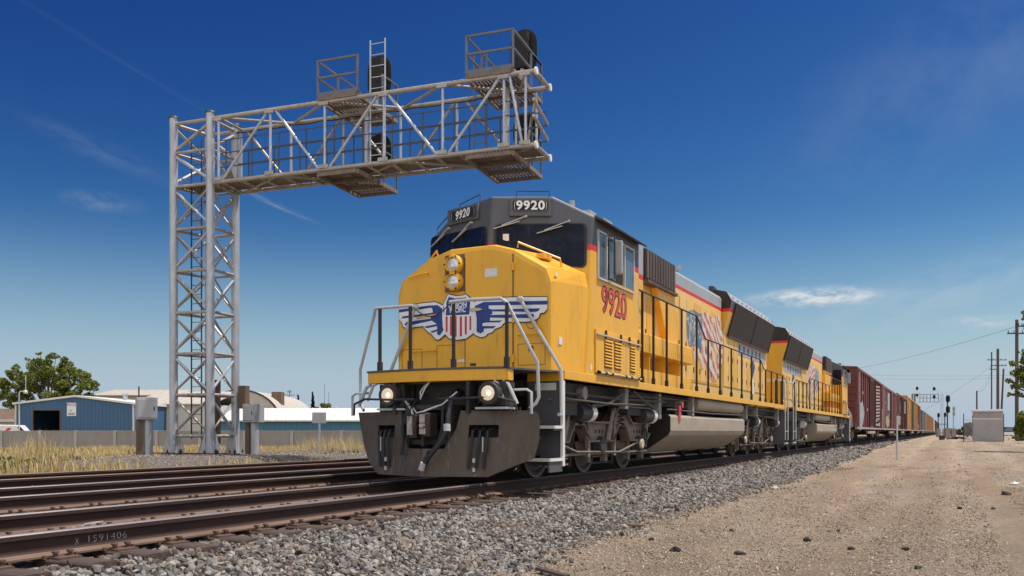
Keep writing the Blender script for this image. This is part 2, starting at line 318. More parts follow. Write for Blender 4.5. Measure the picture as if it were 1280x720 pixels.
def smooth01(a, b, t): t = min(1, max(0, (t - a) / (b - a))); return t * t * (3 - 2 * t)

# ------------------------------------------------------------------ ground, ballast, tracks
L0 = -6.72
TRK = (L0, -10.32, -13.85)
HG = 0.7525
def gz(x, y):
    n = mnoise.noise(Vector((x * 0.25, y * 0.25, 0.3))) * 0.05 + mnoise.noise(Vector((x * 0.9, y * 0.9, 5))) * 0.02
    right = -0.55 + 0.5 * smooth01(20, 75, y) + n - 0.035 * sum(math.exp(-((x - c - 0.4 * math.sin(y * 0.07)) / 0.28) ** 2) for c in (-1.3, 0.4, 3.4, 5.1))      # wheel ruts
    left = -0.22 - 0.25 * smooth01(-22, -34, x) + n
    if x > -9: t = smooth01(-4.7, -3.9, x); return -0.85 * (1 - t) + right * t
    t = smooth01(-15.6, -16.4, x); return -0.85 * (1 - t) + left * t
def node_mat(name):
    m = bpy.data.materials.new(name); m.use_nodes = True; MATS[name] = m
    nt = m.node_tree; return nt, nt.nodes, nt.links, nt.nodes['Principled BSDF']
def noise_n(N, L, vec, scale, detail=6, rough=0.6):
    n = N.new('ShaderNodeTexNoise'); n.inputs['Scale'].default_value = scale; n.inputs['Detail'].default_value = detail; n.inputs['Roughness'].default_value = rough
    L.new(vec, n.inputs['Vector']); return n.outputs['Fac']
def ramp_n(N, L, fac, stops):
    r = N.new('ShaderNodeValToRGB'); e = r.color_ramp.elements
    while len(e) < len(stops): e.new(0.5)
    for k, (p, c) in zip(e, stops): k.position = p; k.color = (*c, 1)
    L.new(fac, r.inputs[0]); return r.outputs[0]
def mix_n(N, L, fac, a, b):
    m = N.new('ShaderNodeMix'); m.data_type = 'RGBA'
    for s, i in ((fac, 0), (a, 6), (b, 7)):
        if isinstance(s, (int, float)): m.inputs[i].default_value = s
        elif isinstance(s, tuple): m.inputs[i].default_value = (*s, 1)
        else: L.new(s, m.inputs[i])
    return m.outputs[2]
def mr_n(N, L, fac, a, b, c=0, d=1):
    m = N.new('ShaderNodeMapRange'); L.new(fac, m.inputs[0])
    for i, v in enumerate((a, b, c, d)): m.inputs[i + 1].default_value = v
    return m.outputs[0]
def make_ground_mat():
    nt, N, L, B = node_mat('dirt_ground'); B.inputs['Roughness'].default_value = 0.95; B.inputs['Specular IOR Level'].default_value = 0.2
    tc = N.new('ShaderNodeTexCoord'); O = tc.outputs['Object']
    mp = N.new('ShaderNodeMapping'); mp.inputs['Scale'].default_value = (1, 0.35, 1); L.new(O, mp.inputs[0])
    base = ramp_n(N, L, noise_n(N, L, mp.outputs[0], 0.62, 9, 0.72), [(0.32, (0.27, 0.19, 0.125)), (0.48, (0.42, 0.315, 0.21)), (0.62, (0.50, 0.39, 0.27)), (0.75, (0.56, 0.46, 0.34))])
    org = mr_n(N, L, noise_n(N, L, mp.outputs[0], 1.1, 9, 0.72), 0.50, 0.61, 0, 0.85)
    c = mix_n(N, L, org, base, (0.31, 0.185, 0.10))
    fine = noise_n(N, L, O, 14, 8, 0.75)
    c = mix_n(N, L, mr_n(N, L, fine, 0.5, 0.64, 0, 0.7), c, (0.21, 0.155, 0.11))
    grv = noise_n(N, L, O, 45, 4, 0.7)
    ms = N.new('ShaderNodeMapping'); ms.inputs['Scale'].default_value = (1, 0.4, 1); ms.inputs['Rotation'].default_value = (0, 0, 0.5); L.new(O, ms.inputs[0])
    streak = noise_n(N, L, ms.outputs[0], 6, 9, 0.8); c = mix_n(N, L, mr_n(N, L, streak, 0.54, 0.7, 0, 0.7), c, (0.19, 0.125, 0.08)); c = mix_n(N, L, mr_n(N, L, streak, 0.46, 0.34, 0, 0.5), c, (0.50, 0.42, 0.33))
    c = mix_n(N, L, mr_n(N, L, grv, 0.55, 0.64, 0, 0.65), c, (0.50, 0.45, 0.39))
    c = mix_n(N, L, mr_n(N, L, grv, 0.44, 0.36, 0, 0.65), c, (0.15, 0.11, 0.085))
    sx = N.new('ShaderNodeSeparateXYZ'); L.new(O, sx.inputs[0])
    gv = N.new('ShaderNodeTexVoronoi'); gv.inputs['Scale'].default_value = 26; L.new(O, gv.inputs['Vector']); gs = N.new('ShaderNodeSeparateColor'); L.new(gv.outputs['Color'], gs.inputs[0])
    gcol = ramp_n(N, L, gs.outputs[0], [(0, (0.24, 0.19, 0.15)), (0.5, (0.42, 0.35, 0.28)), (1, (0.58, 0.51, 0.43))])
    c = mix_n(N, L, mr_n(N, L, noise_n(N, L, mp.outputs[0], 0.55, 8, 0.7), 0.48, 0.62, 0, 0.75), c, gcol)
    wob = N.new('ShaderNodeMath'); wob.operation = 'MULTIPLY_ADD'; L.new(noise_n(N, L, O, 0.3, 4, 0.5), wob.inputs[0]); wob.inputs[1].default_value = 1.6; L.new(sx.outputs[0], wob.inputs[2])
    wv = N.new('ShaderNodeMath'); wv.operation = 'PINGPONG'; L.new(wob.outputs[0], wv.inputs[0]); wv.inputs[1].default_value = 0.95
    c = mix_n(N, L, mr_n(N, L, wv.outputs[0], 0.55, 0.9, 0, 0.38), c, (0.58, 0.46, 0.345))
    lf = mr_n(N, L, sx.outputs[0], -15.5, -16.5)
    straw = ramp_n(N, L, noise_n(N, L, O, 1.3, 8, 0.7), [(0.35, (0.28, 0.21, 0.10)), (0.65, (0.44, 0.35, 0.19))])
    c = mix_n(N, L, lf, c, straw); L.new(c, B.inputs['Base Color'])
    bp = N.new('ShaderNodeBump'); bp.inputs['Strength'].default_value = 0.9; bp.inputs['Distance'].default_value = 0.07
    ad = N.new('ShaderNodeMath'); ad.operation = 'ADD'; L.new(fine, ad.inputs[0]); L.new(grv, ad.inputs[1]); L.new(ad.outputs[0], bp.inputs['Height']); L.new(bp.outputs[0], B.inputs['Normal'])
make_ground_mat()
def make_gravel_mat(name, dark, light, warm, scale):
    nt, N, L, B = node_mat(name); B.inputs['Roughness'].default_value = 0.9; B.inputs['Specular IOR Level'].default_value = 0.25
    tc = N.new('ShaderNodeTexCoord'); O = tc.outputs['Object']
    v = N.new('ShaderNodeTexVoronoi'); v.inputs['Scale'].default_value = scale; v.inputs['Randomness'].default_value = 1; L.new(O, v.inputs['Vector'])
    sp = N.new('ShaderNodeSeparateColor'); L.new(v.outputs['Color'], sp.inputs[0])
    c = ramp_n(N, L, sp.outputs[0], [(0.0, dark), (0.5, tuple((a + b) / 2 for a, b in zip(dark, light))), (1.0, light)])
    c = mix_n(N, L, mr_n(N, L, sp.outputs[1], 0.8, 0.85, 0, 0.8), c, warm)
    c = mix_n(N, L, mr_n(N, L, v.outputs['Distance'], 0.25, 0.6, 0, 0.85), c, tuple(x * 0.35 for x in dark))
    L.new(c, B.inputs['Base Color'])
    bp = N.new('ShaderNodeBump'); bp.inputs['Strength'].default_value = 1.0; bp.inputs['Distance'].default_value = 0.05; bp.invert = True
    L.new(v.outputs['Distance'], bp.inputs['Height']); L.new(bp.outputs[0], B.inputs['Normal'])
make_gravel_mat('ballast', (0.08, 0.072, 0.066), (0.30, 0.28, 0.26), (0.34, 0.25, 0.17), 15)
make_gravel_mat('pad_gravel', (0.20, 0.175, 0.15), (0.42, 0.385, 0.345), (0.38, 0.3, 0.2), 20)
def grid(name, xs, ys, zf, m, kind='structure'):
    vs = [(x, y, zf(x, y)) for y in ys for x in xs]; n = len(xs)
    fs = [(j * n + i, j * n + i + 1, (j + 1) * n + i + 1, (j + 1) * n + i) for j in range(len(ys) - 1) for i in range(n - 1)]
    me = bpy.data.meshes.new(name); me.from_pydata(vs, [], fs); me.materials.append(MATS[m]); me.polygons.foreach_set('use_smooth', [True] * len(fs))
    o = bpy.data.objects.new(name, me); COL.objects.link(o); return struct(o, kind)
gx = [-2500, -900, -400, -200, -120] + [-80 + 4 * i for i in range(15)] + [-23 + 0.5 * i for i in range(62)] + [8 + i for i in range(20)] + [30, 40, 60, 100, 200, 500, 2500]
gy = [-60, -20, -5] + [0.5 * i for i in range(90)] + [45 + 3 * i for i in range(30)] + [150, 200, 300, 500, 900, 1800, 4500]
grid('ground', gx, gy, gz, 'dirt_ground')
def bz(x, y):
    n = mnoise.noise(Vector((x * 1.3, y * 1.3, 2))) * 0.035 + mnoise.noise(Vector((x * 0.4, y * 0.4, 9))) * 0.03
    if x > -6.4: t = max(0, (x + 5.35) / 1.45); return -0.205 - 0.05 * smooth01(-6.1, -5.85, x) - 0.41 * t + n * min(1, 0.35 + t)
    if x > -10: return -0.205 + n * .4 - 0.035 * smooth01(-7.62, -7.8, x)
    t = max(0, (-15.5 - x) / 1.2); return -0.205 - 0.35 * t + n * 0.5
bx_ = [-16.8, -16.3, -15.8, -15.4] + [-15 + 0.7 * i for i in range(10)] + [-8.4, -8.1, -7.8, -7.6, -7.3, -6.9, -6.4, -6.1, -5.95, -5.85, -5.7, -5.55, -5.4] + [-5.25 + 0.15 * i for i in range(11)]
by_ = [-15, -5] + [0.4 * i for i in range(110)] + [45 + 4 * i for i in range(25)] + [160, 220, 320, 480, 700, 1500]
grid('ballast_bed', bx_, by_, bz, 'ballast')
# gravel pad round the signal bridge foot
def pz(x, y):
    r = math.hypot((x + 20.0) / 4.3, (y - 22.3) / 9.4) + 0.12 * mnoise.noise(Vector((x * 0.5, y * 0.5, 4)))
    return gz(x, y) - 0.05 + 0.30 * smooth01(1.05, 0.6, r) + 0.01 * mnoise.noise(Vector((x * 3, y * 3, 1))) if x < -15.9 else -0.32 + 0.24 * smooth01(1.05, 0.6, r)
grid('gravel_pad', [-26.5 + 0.4 * i for i in range(28)], [10 + 0.5 * i for i in range(48)], pz, 'pad_gravel')

def rail_profile(x):
    hw, fw = 0.037, 0.072
    return [(x - fw, -0.186), (x + fw, -0.186), (x + fw, -0.172), (x + 0.02, -0.150), (x + 0.009, -0.135), (x + 0.009, -0.055), (x + hw, -0.042), (x + hw, -0.010),
            (x + hw - 0.009, 0.0), (x - hw + 0.009, 0.0), (x - hw, -0.010), (x - hw, -0.042), (x - 0.009, -0.055), (x - 0.009, -0.135), (x - 0.02, -0.150), (x - fw, -0.172)]
RMI = [1, 1, 1, 0, 0, 0, 0, 2, 2, 2, 0, 0, 0, 0, 1, 1]
def make_rail(parent, x, top):
    P = rail_profile(x); n = len(P); ys = [-14 + 6 * i for i in range(30)] + [170, 210, 260, 330, 420, 600, 900]
    vs = [(p[0], y, p[1]) for y in ys for p in P]; fs = []; mi = []
    for j in range(len(ys) - 1):
        for i in range(n): fs.append((j * n + i, j * n + (i + 1) % n, (j + 1) * n + (i + 1) % n, (j + 1) * n + i)); mi.append(RMI[i])
    fs.append(tuple(range(n - 1, -1, -1))); mi.append(0)
    b = MB(); b.v = vs; b.f = fs; b.m = mi
    return b.build('rail', ['rail_rust', 'rail_foot', top], parent)
tie_me = None
def make_tie(parent, y, n):
    global tie_me
    x = random.uniform(-0.04, 0.04)
    if tie_me is None:
        b = MB()
        prof = [(-0.115, -0.42), (0.115, -0.42), (0.115, -0.215), (0.10, -0.2), (-0.10, -0.2), (-0.115, -0.215)]
        b.prism([(p[0], p[1]) for p in prof], 'x', -1.29, 1.29)
        t = b.build('tie', 'tie_wood', parent)
        pl = []
        for sx in (-HG, HG):
            q = MB(); q.box(sx - 0.19, sx + 0.19, -0.095, 0.095, -0.199, -0.187)
            for dx in (-0.105, 0.105):
                for dy in (-0.06, 0.06):
                    q.box(sx + dx - 0.012, sx + dx + 0.012, dy - 0.012, dy + 0.012, -0.187, -0.16); q.box(sx + dx - 0.02, sx + dx + 0.02, dy - 0.018, dy + 0.018, -0.16, -0.145)
            for dy in (-0.13, 0.13): q.box(sx - 0.09, sx + 0.09, dy - 0.012, dy + 0.012, -0.2, -0.172)     # rail anchors
            pl.append(q.build('tie_plate', 'tie_plate', t).data)
        tie_me = (t.data, pl); t.location = (x, y, 0); return
    t = bpy.data.objects.new('tie', tie_me[0]); COL.objects.link(t); t.parent = parent; t.location = (x, y, random.uniform(-0.008, 0.004)); t.rotation_euler.z = random.uniform(-0.012, 0.012)
    for q in tie_me[1]: p = bpy.data.objects.new('tie_plate', q); COL.objects.link(p); p.parent = t; p.location = (-x, 0, 0)
for k, (tx, lab, top, n) in enumerate(zip(TRK, ('near railway track carrying the yellow freight train, with chalked digits on its rail', 'middle railway track, empty, beside the freight train', 'far rusty siding track in front of the signal bridge'), ('rail_top', 'rail_top', 'rail_top_rust'), (62, 50, 50))):
    t = empty('railway_track', (tx, 0, 0), lab, 'railway track', 'parallel railway tracks')
    for sx in (-HG, HG): make_rail(t, sx, top)
    for i in range(n): make_tie(t, 1.2 + 0.52 * i + k * 3.1, i)
    if k == 0:
        wx = HG + 0.0095
        p = at_x(134, 676.5, L0 + wx)
        text_mesh('chalk_digits', '1591406', 0.078, (wx, p.y, -0.098), Y3, Z3, 'chalk', t, bold=-0.002, depth=0.001, sx=1.25, spacing=1.12)
        b = MB(); ps = at_x(96, 681, L0 + wx)
        for a in (0, 60, 120):
            d = Vector((0, math.cos(R(a)), math.sin(R(a)))) * 0.03; c = Vector((wx + .0005, ps.y, -0.1)); b.beam(c - d, c + d, 0.004, 0.001)
        b.build('chalk_mark', 'chalk', t)

# ------------------------------------------------------------------ loose stones (one mass each)
def make_stone_mat(name, stops):
    nt, N, L, B = node_mat(name); B.inputs['Roughness'].default_value = 0.85; B.inputs['Specular IOR Level'].default_value = 0.3
    a = N.new('ShaderNodeAttribute'); a.attribute_name = 'tone'; c = ramp_n(N, L, a.outputs['Fac'], stops)
    tc = N.new('ShaderNodeTexCoord'); nz = noise_n(N, L, tc.outputs['Object'], 40, 4, 0.7)
    sx = N.new('ShaderNodeSeparateXYZ'); L.new(tc.outputs['Object'], sx.inputs[0]); soil = noise_n(N, L, tc.outputs['Object'], 0.9, 6, 0.7)
    if name == 'ballast_stone':      # rust and oil film beside the rails, soil film where the ballast runs out
        c = mix_n(N, L, mr_n(N, L, sx.outputs[0], -5.2, -5.8, 0, .5), c, (0.13, 0.085, 0.06)); c = mix_n(N, L, mr_n(N, L, soil, .5, .7, 0, .55), c, (0.27, 0.205, 0.145))
    hv = N.new('ShaderNodeMix'); hv.data_type = 'RGBA'; hv.blend_type = 'MULTIPLY'; hv.inputs[0].default_value = 0.5; L.new(c, hv.inputs[6])
    g = ramp_n(N, L, nz, [(0.3, (0.55, 0.55, 0.55)), (0.7, (1, 1, 1))]); L.new(g, hv.inputs[7]); L.new(hv.outputs[2], B.inputs['Base Color'])
make_stone_mat('ballast_stone', [(0, (0.06, 0.055, 0.052)), (0.25, (0.16, 0.147, 0.135)), (0.65, (0.30, 0.277, 0.252)), (0.88, (0.42, 0.39, 0.35)), (0.93, (0.31, 0.245, 0.185)), (0.97, (0.22, 0.15, 0.105)), (1, (0.46, 0.43, 0.385))])
make_stone_mat('dirt_pebble', [(0, (0.08, 0.06, 0.045)), (0.06, (0.26, 0.195, 0.145)), (0.6, (0.44, 0.34, 0.25)), (1, (0.60, 0.52, 0.43))])
ICO = None
def stones(name, m, pos, rad, label, cat, flat=0.7):
    global ICO
    if ICO is None:
        bm = bmesh.new(); bmesh.ops.create_icosphere(bm, subdivisions=1, radius=1); bm.verts.ensure_lookup_table()
        ICO = (np.array([v.co[:] for v in bm.verts]), np.array([[v.index for v in f.verts] for f in bm.faces])); bm.free()
    V, Fc = ICO; n = len(pos)
    A = V[None] * RNG.uniform(0.55, 1.25, (n, 12, 1)) * RNG.uniform(0.6, 1.35, (n, 1, 3)) * np.array([1, 1, flat])
    q = RNG.normal(size=(n, 4)); q[:, 1:3] *= 0.5; q /= np.linalg.norm(q, axis=1, keepdims=True); w, x, y, z = q.T
    M = np.stack([1 - 2 * (y * y + z * z), 2 * (x * y - z * w), 2 * (x * z + y * w), 2 * (x * y + z * w), 1 - 2 * (x * x + z * z), 2 * (y * z - x * w), 2 * (x * z - y * w), 2 * (y * z + x * w), 1 - 2 * (x * x + y * y)], -1).reshape(n, 3, 3)
    A = np.einsum('nij,nvj->nvi', M, A) * rad[:, None, None] + pos[:, None, :]
    fs = (Fc[None] + 12 * np.arange(n)[:, None, None]).reshape(-1, 3)
    me = bpy.data.meshes.new(name); me.vertices.add(n * 12); me.vertices.foreach_set('co', A.reshape(-1).astype(np.float32))
    me.loops.add(len(fs) * 3); me.loops.foreach_set('vertex_index', fs.reshape(-1).astype(np.int32))
    me.polygons.add(len(fs)); me.polygons.foreach_set('loop_start', np.arange(0, len(fs) * 3, 3, dtype=np.int32))
    me.polygons.foreach_set('use_smooth', np.zeros(len(fs), dtype=bool)); me.update(calc_edges=True)
    at = me.attributes.new('tone', 'FLOAT', 'POINT'); at.data.foreach_set('value', np.repeat(RNG.uniform(0, 1, n), 12).astype(np.float32))
    me.materials.append(MATS[m]); o = bpy.data.objects.new(name, me); COL.objects.link(o); return tag(o, label, cat, kind='stuff')
def scatter(x0, x1, y0, y1, dens, zf, keep=None, r0=0.03, r1=0.055):
    n = int((x1 - x0) * (y1 - y0) * dens); x = RNG.uniform(x0, x1, n); y = RNG.uniform(y0, y1, n)
    if keep is not None: k = keep(x, y); x, y = x[k], y[k]
    r = RNG.uniform(r0, r1, len(x)) * RNG.uniform(0.75, 1.2, len(x)); z = np.array([zf(a, b) for a, b in zip(x, y)]) + r * RNG.uniform(-0.25, 0.55, len(x))
    return np.stack([x, y, z], 1), r
def shoulder(x, y):          # thins out towards the dirt with a ragged edge
    e = np.array([0.35 * mnoise.noise(Vector((a * 0.9, b * 0.7, 7))) for a, b in zip(x, y)])
    tie = (np.abs((y - 1.2 + 0.26) % 0.52 - 0.26) < 0.12) & (x < -5.38) & (y < 33)      # leave the sleeper ends showing
    return (RNG.uniform(0, 1, len(x)) < np.clip((-3.5 + 2.2 * e - x) / 1.2, 0.02, 1) ** 1.6) & (~tie | (RNG.uniform(0, 1, len(x)) < np.where(x > -5.6, 0.5, 0.08)))
def top_ok(x, y):
    return np.array([abs(b_) > 0 for b_ in y]) & np.all([np.abs(x - (t + s * HG)) > 0.10 for t in TRK for s in (-1, 1)], axis=0)
def zz(x, y): return max(bz(x, y), gz(x, y))
def chips(x, y):            # small chips carried out over the dirt
    e = np.array([mnoise.noise(Vector((a * 0.8, b * 0.45, 11))) for a, b in zip(x, y)])
    return RNG.uniform(0, 1, len(x)) < np.clip((-3.0 + 1.4 * e - x) / 1.5, 0.01, 1) ** 1.7
parts = [scatter(-4.9, -1.6, 2, 14, 620, zz, chips, 0.009, 0.022), scatter(-4.9, -1.6, 14, 34, 260, zz, chips, 0.014, 0.03), scatter(-5.86, -3.2, 1.6, 13, 760, zz, shoulder, 0.022, 0.042), scatter(-5.86, -3.4, 13, 26, 520, zz, shoulder, 0.026, 0.046),
         scatter(-5.86, -3.5, 26, 48, 240, zz, shoulder, 0.038, 0.062), scatter(-5.86, -3.6, 48, 95, 55, zz, shoulder, 0.07, 0.11),
         scatter(-9.5, -7.55, 4.5, 17, 330, bz, top_ok, 0.025, 0.043), scatter(-13.0, -11.15, 7, 26, 170, bz, top_ok, 0.03, 0.055), scatter(-15.7, -14.7, 9, 28, 120, bz, top_ok, 0.03, 0.055),
         scatter(-7.4, -6.05, 2.5, 12, 120, bz, top_ok, 0.028, 0.048), scatter(-11.0, -9.65, 5, 22, 110, bz, top_ok, 0.028, 0.048), scatter(-14.5, -13.2, 8, 28, 90, bz, top_ok, 0.03, 0.05)]
stones('ballast_stones', 'ballast_stone', np.concatenate([p[0] for p in parts]), np.concatenate([p[1] for p in parts]), 'loose grey crushed stone ballast along and between the tracks', 'ballast')
def dens_dirt(x, y):
    e = np.array([mnoise.noise(Vector((a * 0.6, b * 0.35, 3))) for a, b in zip(x, y)]); return RNG.uniform(-0.6, 0.9, len(x)) < e
pp = [scatter(-4.0, 2.2, 4.2, 11.5, 1100, gz, None, 0.004, 0.011), scatter(-4.2, 6.0, 11.5, 20, 220, gz, None, 0.007, 0.016), scatter(-4.3, 3.5, 4.5, 13, 700, gz, dens_dirt, 0.004, 0.015), scatter(-4.2, 12, 13, 34, 110, gz, dens_dirt, 0.008, 0.02), scatter(-4, 26, 34, 80, 6, gz, dens_dirt, 0.015, 0.035)]
stones('dirt_pebbles', 'dirt_pebble', np.concatenate([p[0] for p in pp]), np.concatenate([p[1] for p in pp]), 'small scattered pebbles and grit on the tan dirt lot', 'pebbles')
pg = [scatter(-23.5, -16.2, 13.5, 31, 60, pz, lambda x, y: np.hypot((x + 20) / 4.3, (y - 22.3) / 9.4) < 0.93, 0.012, 0.026)]
stones('pad_stones', 'dirt_pebble', pg[0][0], pg[0][1], 'fine tan gravel stones on the pad under the signal bridge', 'gravel')
# countable dark stones on the lot, each its own thing
rocks = [(845, 687, .055, 'flat dark rock at the front of the dirt lot, between ballast edge and lot centre'), (926, 690, .05, 'round dark rock on the dirt, in the middle of the lot front'), (813, 673, .035, 'small dark rock right up at the ballast edge'), (1009, 674, .055, 'angular dark rock in the centre of the dirt lot'), (1064, 681, .038, 'small dark rock beside the angular rock in the lot centre'), (1258, 617, .085, 'round black rock, largest of the loose rocks on the dirt lot'), (1200, 633, .05, 'flat rock on the dirt lot a little behind the round black rock'), (1132, 686, .04, 'small dark rock on the dirt between the lot centre and the corner'), (1241, 632, .055, 'small dark flat rock just in front of the round black rock'), (1048, 661, .03, 'tiny dark rock behind the angular rock in the lot centre'), (1147, 708, .035, 'small dark rock at the very front corner of the dirt lot'), (914, 663, .035, 'brown rock in a reddish patch of the dirt lot')]
def make_rock(u, v, r, lab, seed):
    p = at_z(u, v, -0.53); p.z = gz(p.x, p.y); rr = random.Random(seed); bm = bmesh.new(); bmesh.ops.create_icosphere(bm, subdivisions=2, radius=r * .9)
    sc = Vector((rr.uniform(0.8, 1.3), rr.uniform(0.8, 1.2), rr.uniform(0.55, 0.85)))
    for vt in bm.verts:
        n = mnoise.noise(vt.co / r * 0.9 + Vector((seed * 3.1, 0, 0))); vt.co = Vector((vt.co.x * sc.x, vt.co.y * sc.y, vt.co.z * sc.z)) * (1 + 0.75 * n + rr.uniform(-.12, .12))
    me = bpy.data.meshes.new('rock'); bm.to_mesh(me); bm.free(); me.materials.append(MATS['rock_dark']); me.polygons.foreach_set('use_smooth', [False] * len(me.polygons))
    o = bpy.data.objects.new('rock', me); COL.objects.link(o); o.location = (p.x, p.y, p.z + r * 0.35); o.rotation_euler.z = rr.uniform(0, 6); tag(o, lab, 'rock', 'loose rocks on the dirt lot')
for i, a in enumerate(rocks): make_rock(*a, i + 1)
def flat_scrap(name, u, v, w, d, m, lab, cat, z=None):
    p = at_z(u, v, -0.5); p.z = gz(p.x, p.y) if z is None else z; b = MB(); n = 7
    vs = []; rr = random.Random(int(u))
    for i in range(n):
        t = 2 * math.pi * i / n; vs.append(Vector((p.x + w * math.cos(t) * rr.uniform(.6, 1), p.y + d * math.sin(t) * rr.uniform(.6, 1), p.z + rr.uniform(0.015, 0.06))))
    c = sum(vs, Vector()) / n + Vector((0, 0, 0.05)); b.add(vs + [c], [(i, (i + 1) % n, n) for i in range(n)]); o = b.build(name, m); so_ = o.modifiers.new('thickness', 'SOLIDIFY'); so_.thickness = 0.006
    tag(o, lab, cat)
flat_scrap('paper_scrap', 1268, 602, 0.17, 0.16, 'grab_grey', 'crumpled white paper scrap, largest white litter on the dirt lot', 'litter')
flat_scrap('plastic_scrap', 968, 608.5, 0.10, 0.07, 'grab_grey', 'small white plastic scrap on the dirt beside the ballast', 'litter')
flat_scrap('wood_chip', 770, 605, 0.05, 0.05, 'sign_white', 'pale chip lying on the ballast at the foot of the near rail', 'litter', z=-0.15)
def plank(name, u, v, l, w, rz, m, lab):
    p = at_z(u, v, -0.5); p.z = gz(p.x, p.y) if p.x > -3.9 else zz(p.x, p.y); b = MB(); b.box(-l, l, -w, w, 0, 0.03); o = b.build(name, m, bevel=0.006); o.location = p + Vector((0, 0, 0.02)); o.rotation_euler = (0.05, 0.03, rz); tag(o, lab, 'wood')
plank('wood_splinter', 690, 711, 0.22, 0.03, -0.5, 'tie_wood', 'brown wood splinter lying in the dirt at the bottom of the lot')
plank('tie_fragment', 795, 655, 0.12, 0.035, 0.3, 'rail_foot', 'reddish broken tie piece at the edge of the ballast')
plank('tie_fragment', 570, 645, 0.09, 0.035, 0.8, 'tie_wood', 'brown broken tie piece lying on the ballast slope')
# cable curl lying on the track
b = MB(); c = at_x(112, 654, L0 + 0.45)
pts = [Vector((L0 + 0.45 + 0.12 * math.sin(t * 1.3), c.y + 0.10 * t - 0.25 + 0.07 * math.cos(t * 2.6), -0.1 + 0.07 * math.sin(t * 0.8) + 0.008 * t)) for t in [0.2 * i for i in range(22)]]
b.tube(pts, 0.004, 6); b.tube([p + Vector((0.02, 0.05 * math.sin(i), 0.01)) for i, p in enumerate(pts[4:18])], 0.004, 6)
tag(b.build('cable', 'cable_white'), 'curled pale cable end lying over the near track between its rails', 'cable')

# ------------------------------------------------------------------ signal bridge
BP0 = Vector((-21.0, 20.7, 0)); BD = Vector((0.9935, 0.1137, 0)).normalized(); BN = Vector((-0.1137, 0.9935, 0)).normalized()
BK = 1.25
def BPt(a, k, z): return BP0 + BD * a + BN * k + Vector((0, 0, z))
def bpx(u, v, k=0):
    p = at_pl(u, v, BP0 + BN * k, BN); q = p - BP0; return (q.dot(BD), q.z)
bridge = empty('signal_bridge', BP0, 'tall silver steel cantilever signal bridge with walkway reaching over the tracks', 'signal bridge')
def bpart(mb, name, m, parent=None, smooth=False):
    o = mb.build(name, m, parent or bridge, smooth); 
    if (parent or bridge) is bridge:
        o.data.transform(Matrix.Translation(-BP0))
    else: o.data.transform(Matrix.Translation(-BP0))
    return o
def bar(p, q, r, name='brace', m='galv_warm', n=8):
    b = MB(); b.cyl(p, q, r, n=n); return bpart(b, name, m, smooth=True)
def bframe(o, z):                                     # local (a, k, z) frame of the bridge
    M = Matrix(((BD.x, BN.x, 0, 0), (BD.y, BN.y, 0, 0), (0, 0, 1, z), (0, 0, 0, 1))); o.data.transform(M); return o
ZB, ZT, ZTOP = 8.63, 10.66, 10.85
LEG = [(-0.05, 0), (-1.49, 0), (-0.05, BK), (-1.12, BK)]
for a, k in LEG:
    b = MB(); b.cyl(BPt(a, k, -0.05), BPt(a, k, ZTOP), 0.13, n=16); b.cyl(BPt(a, k, ZTOP), BPt(a, k, ZTOP + 0.05), 0.17, 0.15, n=16, mi=1)
    leg = bpart(b, 'leg', ['galvanised', 'dark_rail_paint'], smooth=True)
    b = MB()
    b.cyl(BPt(a, k, 0.0), BPt(a, k, 0.05), 0.36, n=8)
    for t in range(4):
        d = BD * math.cos(t * math.pi / 2 + .78) + BN * math.sin(t * math.pi / 2 + .78); c = BPt(a, k, 0)
        b.add([c + d * .15, c + d * .34 + Z3 * .05, c + d * .15 + Z3 * .75, c + d * .16 + d.cross(Z3) * .02 + Z3 * 0.05, c + d * .34 + d.cross(Z3) * .02 + Z3 * .05, c + d * .16 + d.cross(Z3) * .02 + Z3 * .75], [(0, 1, 2), (3, 5, 4), (0, 3, 4, 1), (1, 4, 5, 2), (2, 5, 3, 0)])
    bpart(b, 'base_plate', 'galvanised', leg)
    b = MB()
    for t in range(4):
        d = BD * math.cos(t * math.pi / 2) + BN * math.sin(t * math.pi / 2); c = BPt(a, k, 0) + d * 0.28
        b.mark(); b.cyl(c + Z3 * -.1, c + Z3 * 0.16, 0.022, n=6); b.cyl(c + Z3 * 0.05, c + Z3 * 0.1, 0.04, n=6)
    [o.data.transform(Matrix.Translation(-BP0)) for o in b.build_each('anchor_bolt', 'rail_rust', leg)]
levels = [0.6, 1.92, 3.24, 4.56, 5.9, 7.25, ZB]
faces = [((-1.49, 0), (-0.05, 0)), ((-0.05, 0), (-0.05, BK)), ((-0.05, BK), (-1.12, BK)), ((-1.12, BK), (-1.49, 0))]
for i, z in enumerate(levels):
    for f, ((a0, k0), (a1, k1)) in enumerate(faces):
        bar(BPt(a0, k0, z), BPt(a1, k1, z), 0.05, 'strut')
        if i < len(levels) - 1:
            z1 = levels[i + 1]; p, q = (z + .08, z1 - .08) if (i + f) % 2 == 0 else (z1 - .08, z + .08)
            bar(BPt(a0, k0, q), BPt(a1, k1, p), 0.03); bar(BPt(a0, k0, p), BPt(a1, k1, q), 0.042, m='galvanised' if (i + f) % 3 else 'galv_warm')
for (a0, k0), (a1, k1) in faces:
    bar(BPt(a0, k0, 9.72), BPt(a1, k1, 9.72), 0.045, 'strut'); bar(BPt(a0, k0, ZT), BPt(a1, k1, ZT), 0.06, 'strut')
    bar(BPt(a0, k0, 9.75), BPt(a1, k1, ZT - 0.1), 0.05); bar(BPt(a0, k0, 9.65), BPt(a1, k1, 8.75), 0.05, m='galvanised')
AE = 10.82
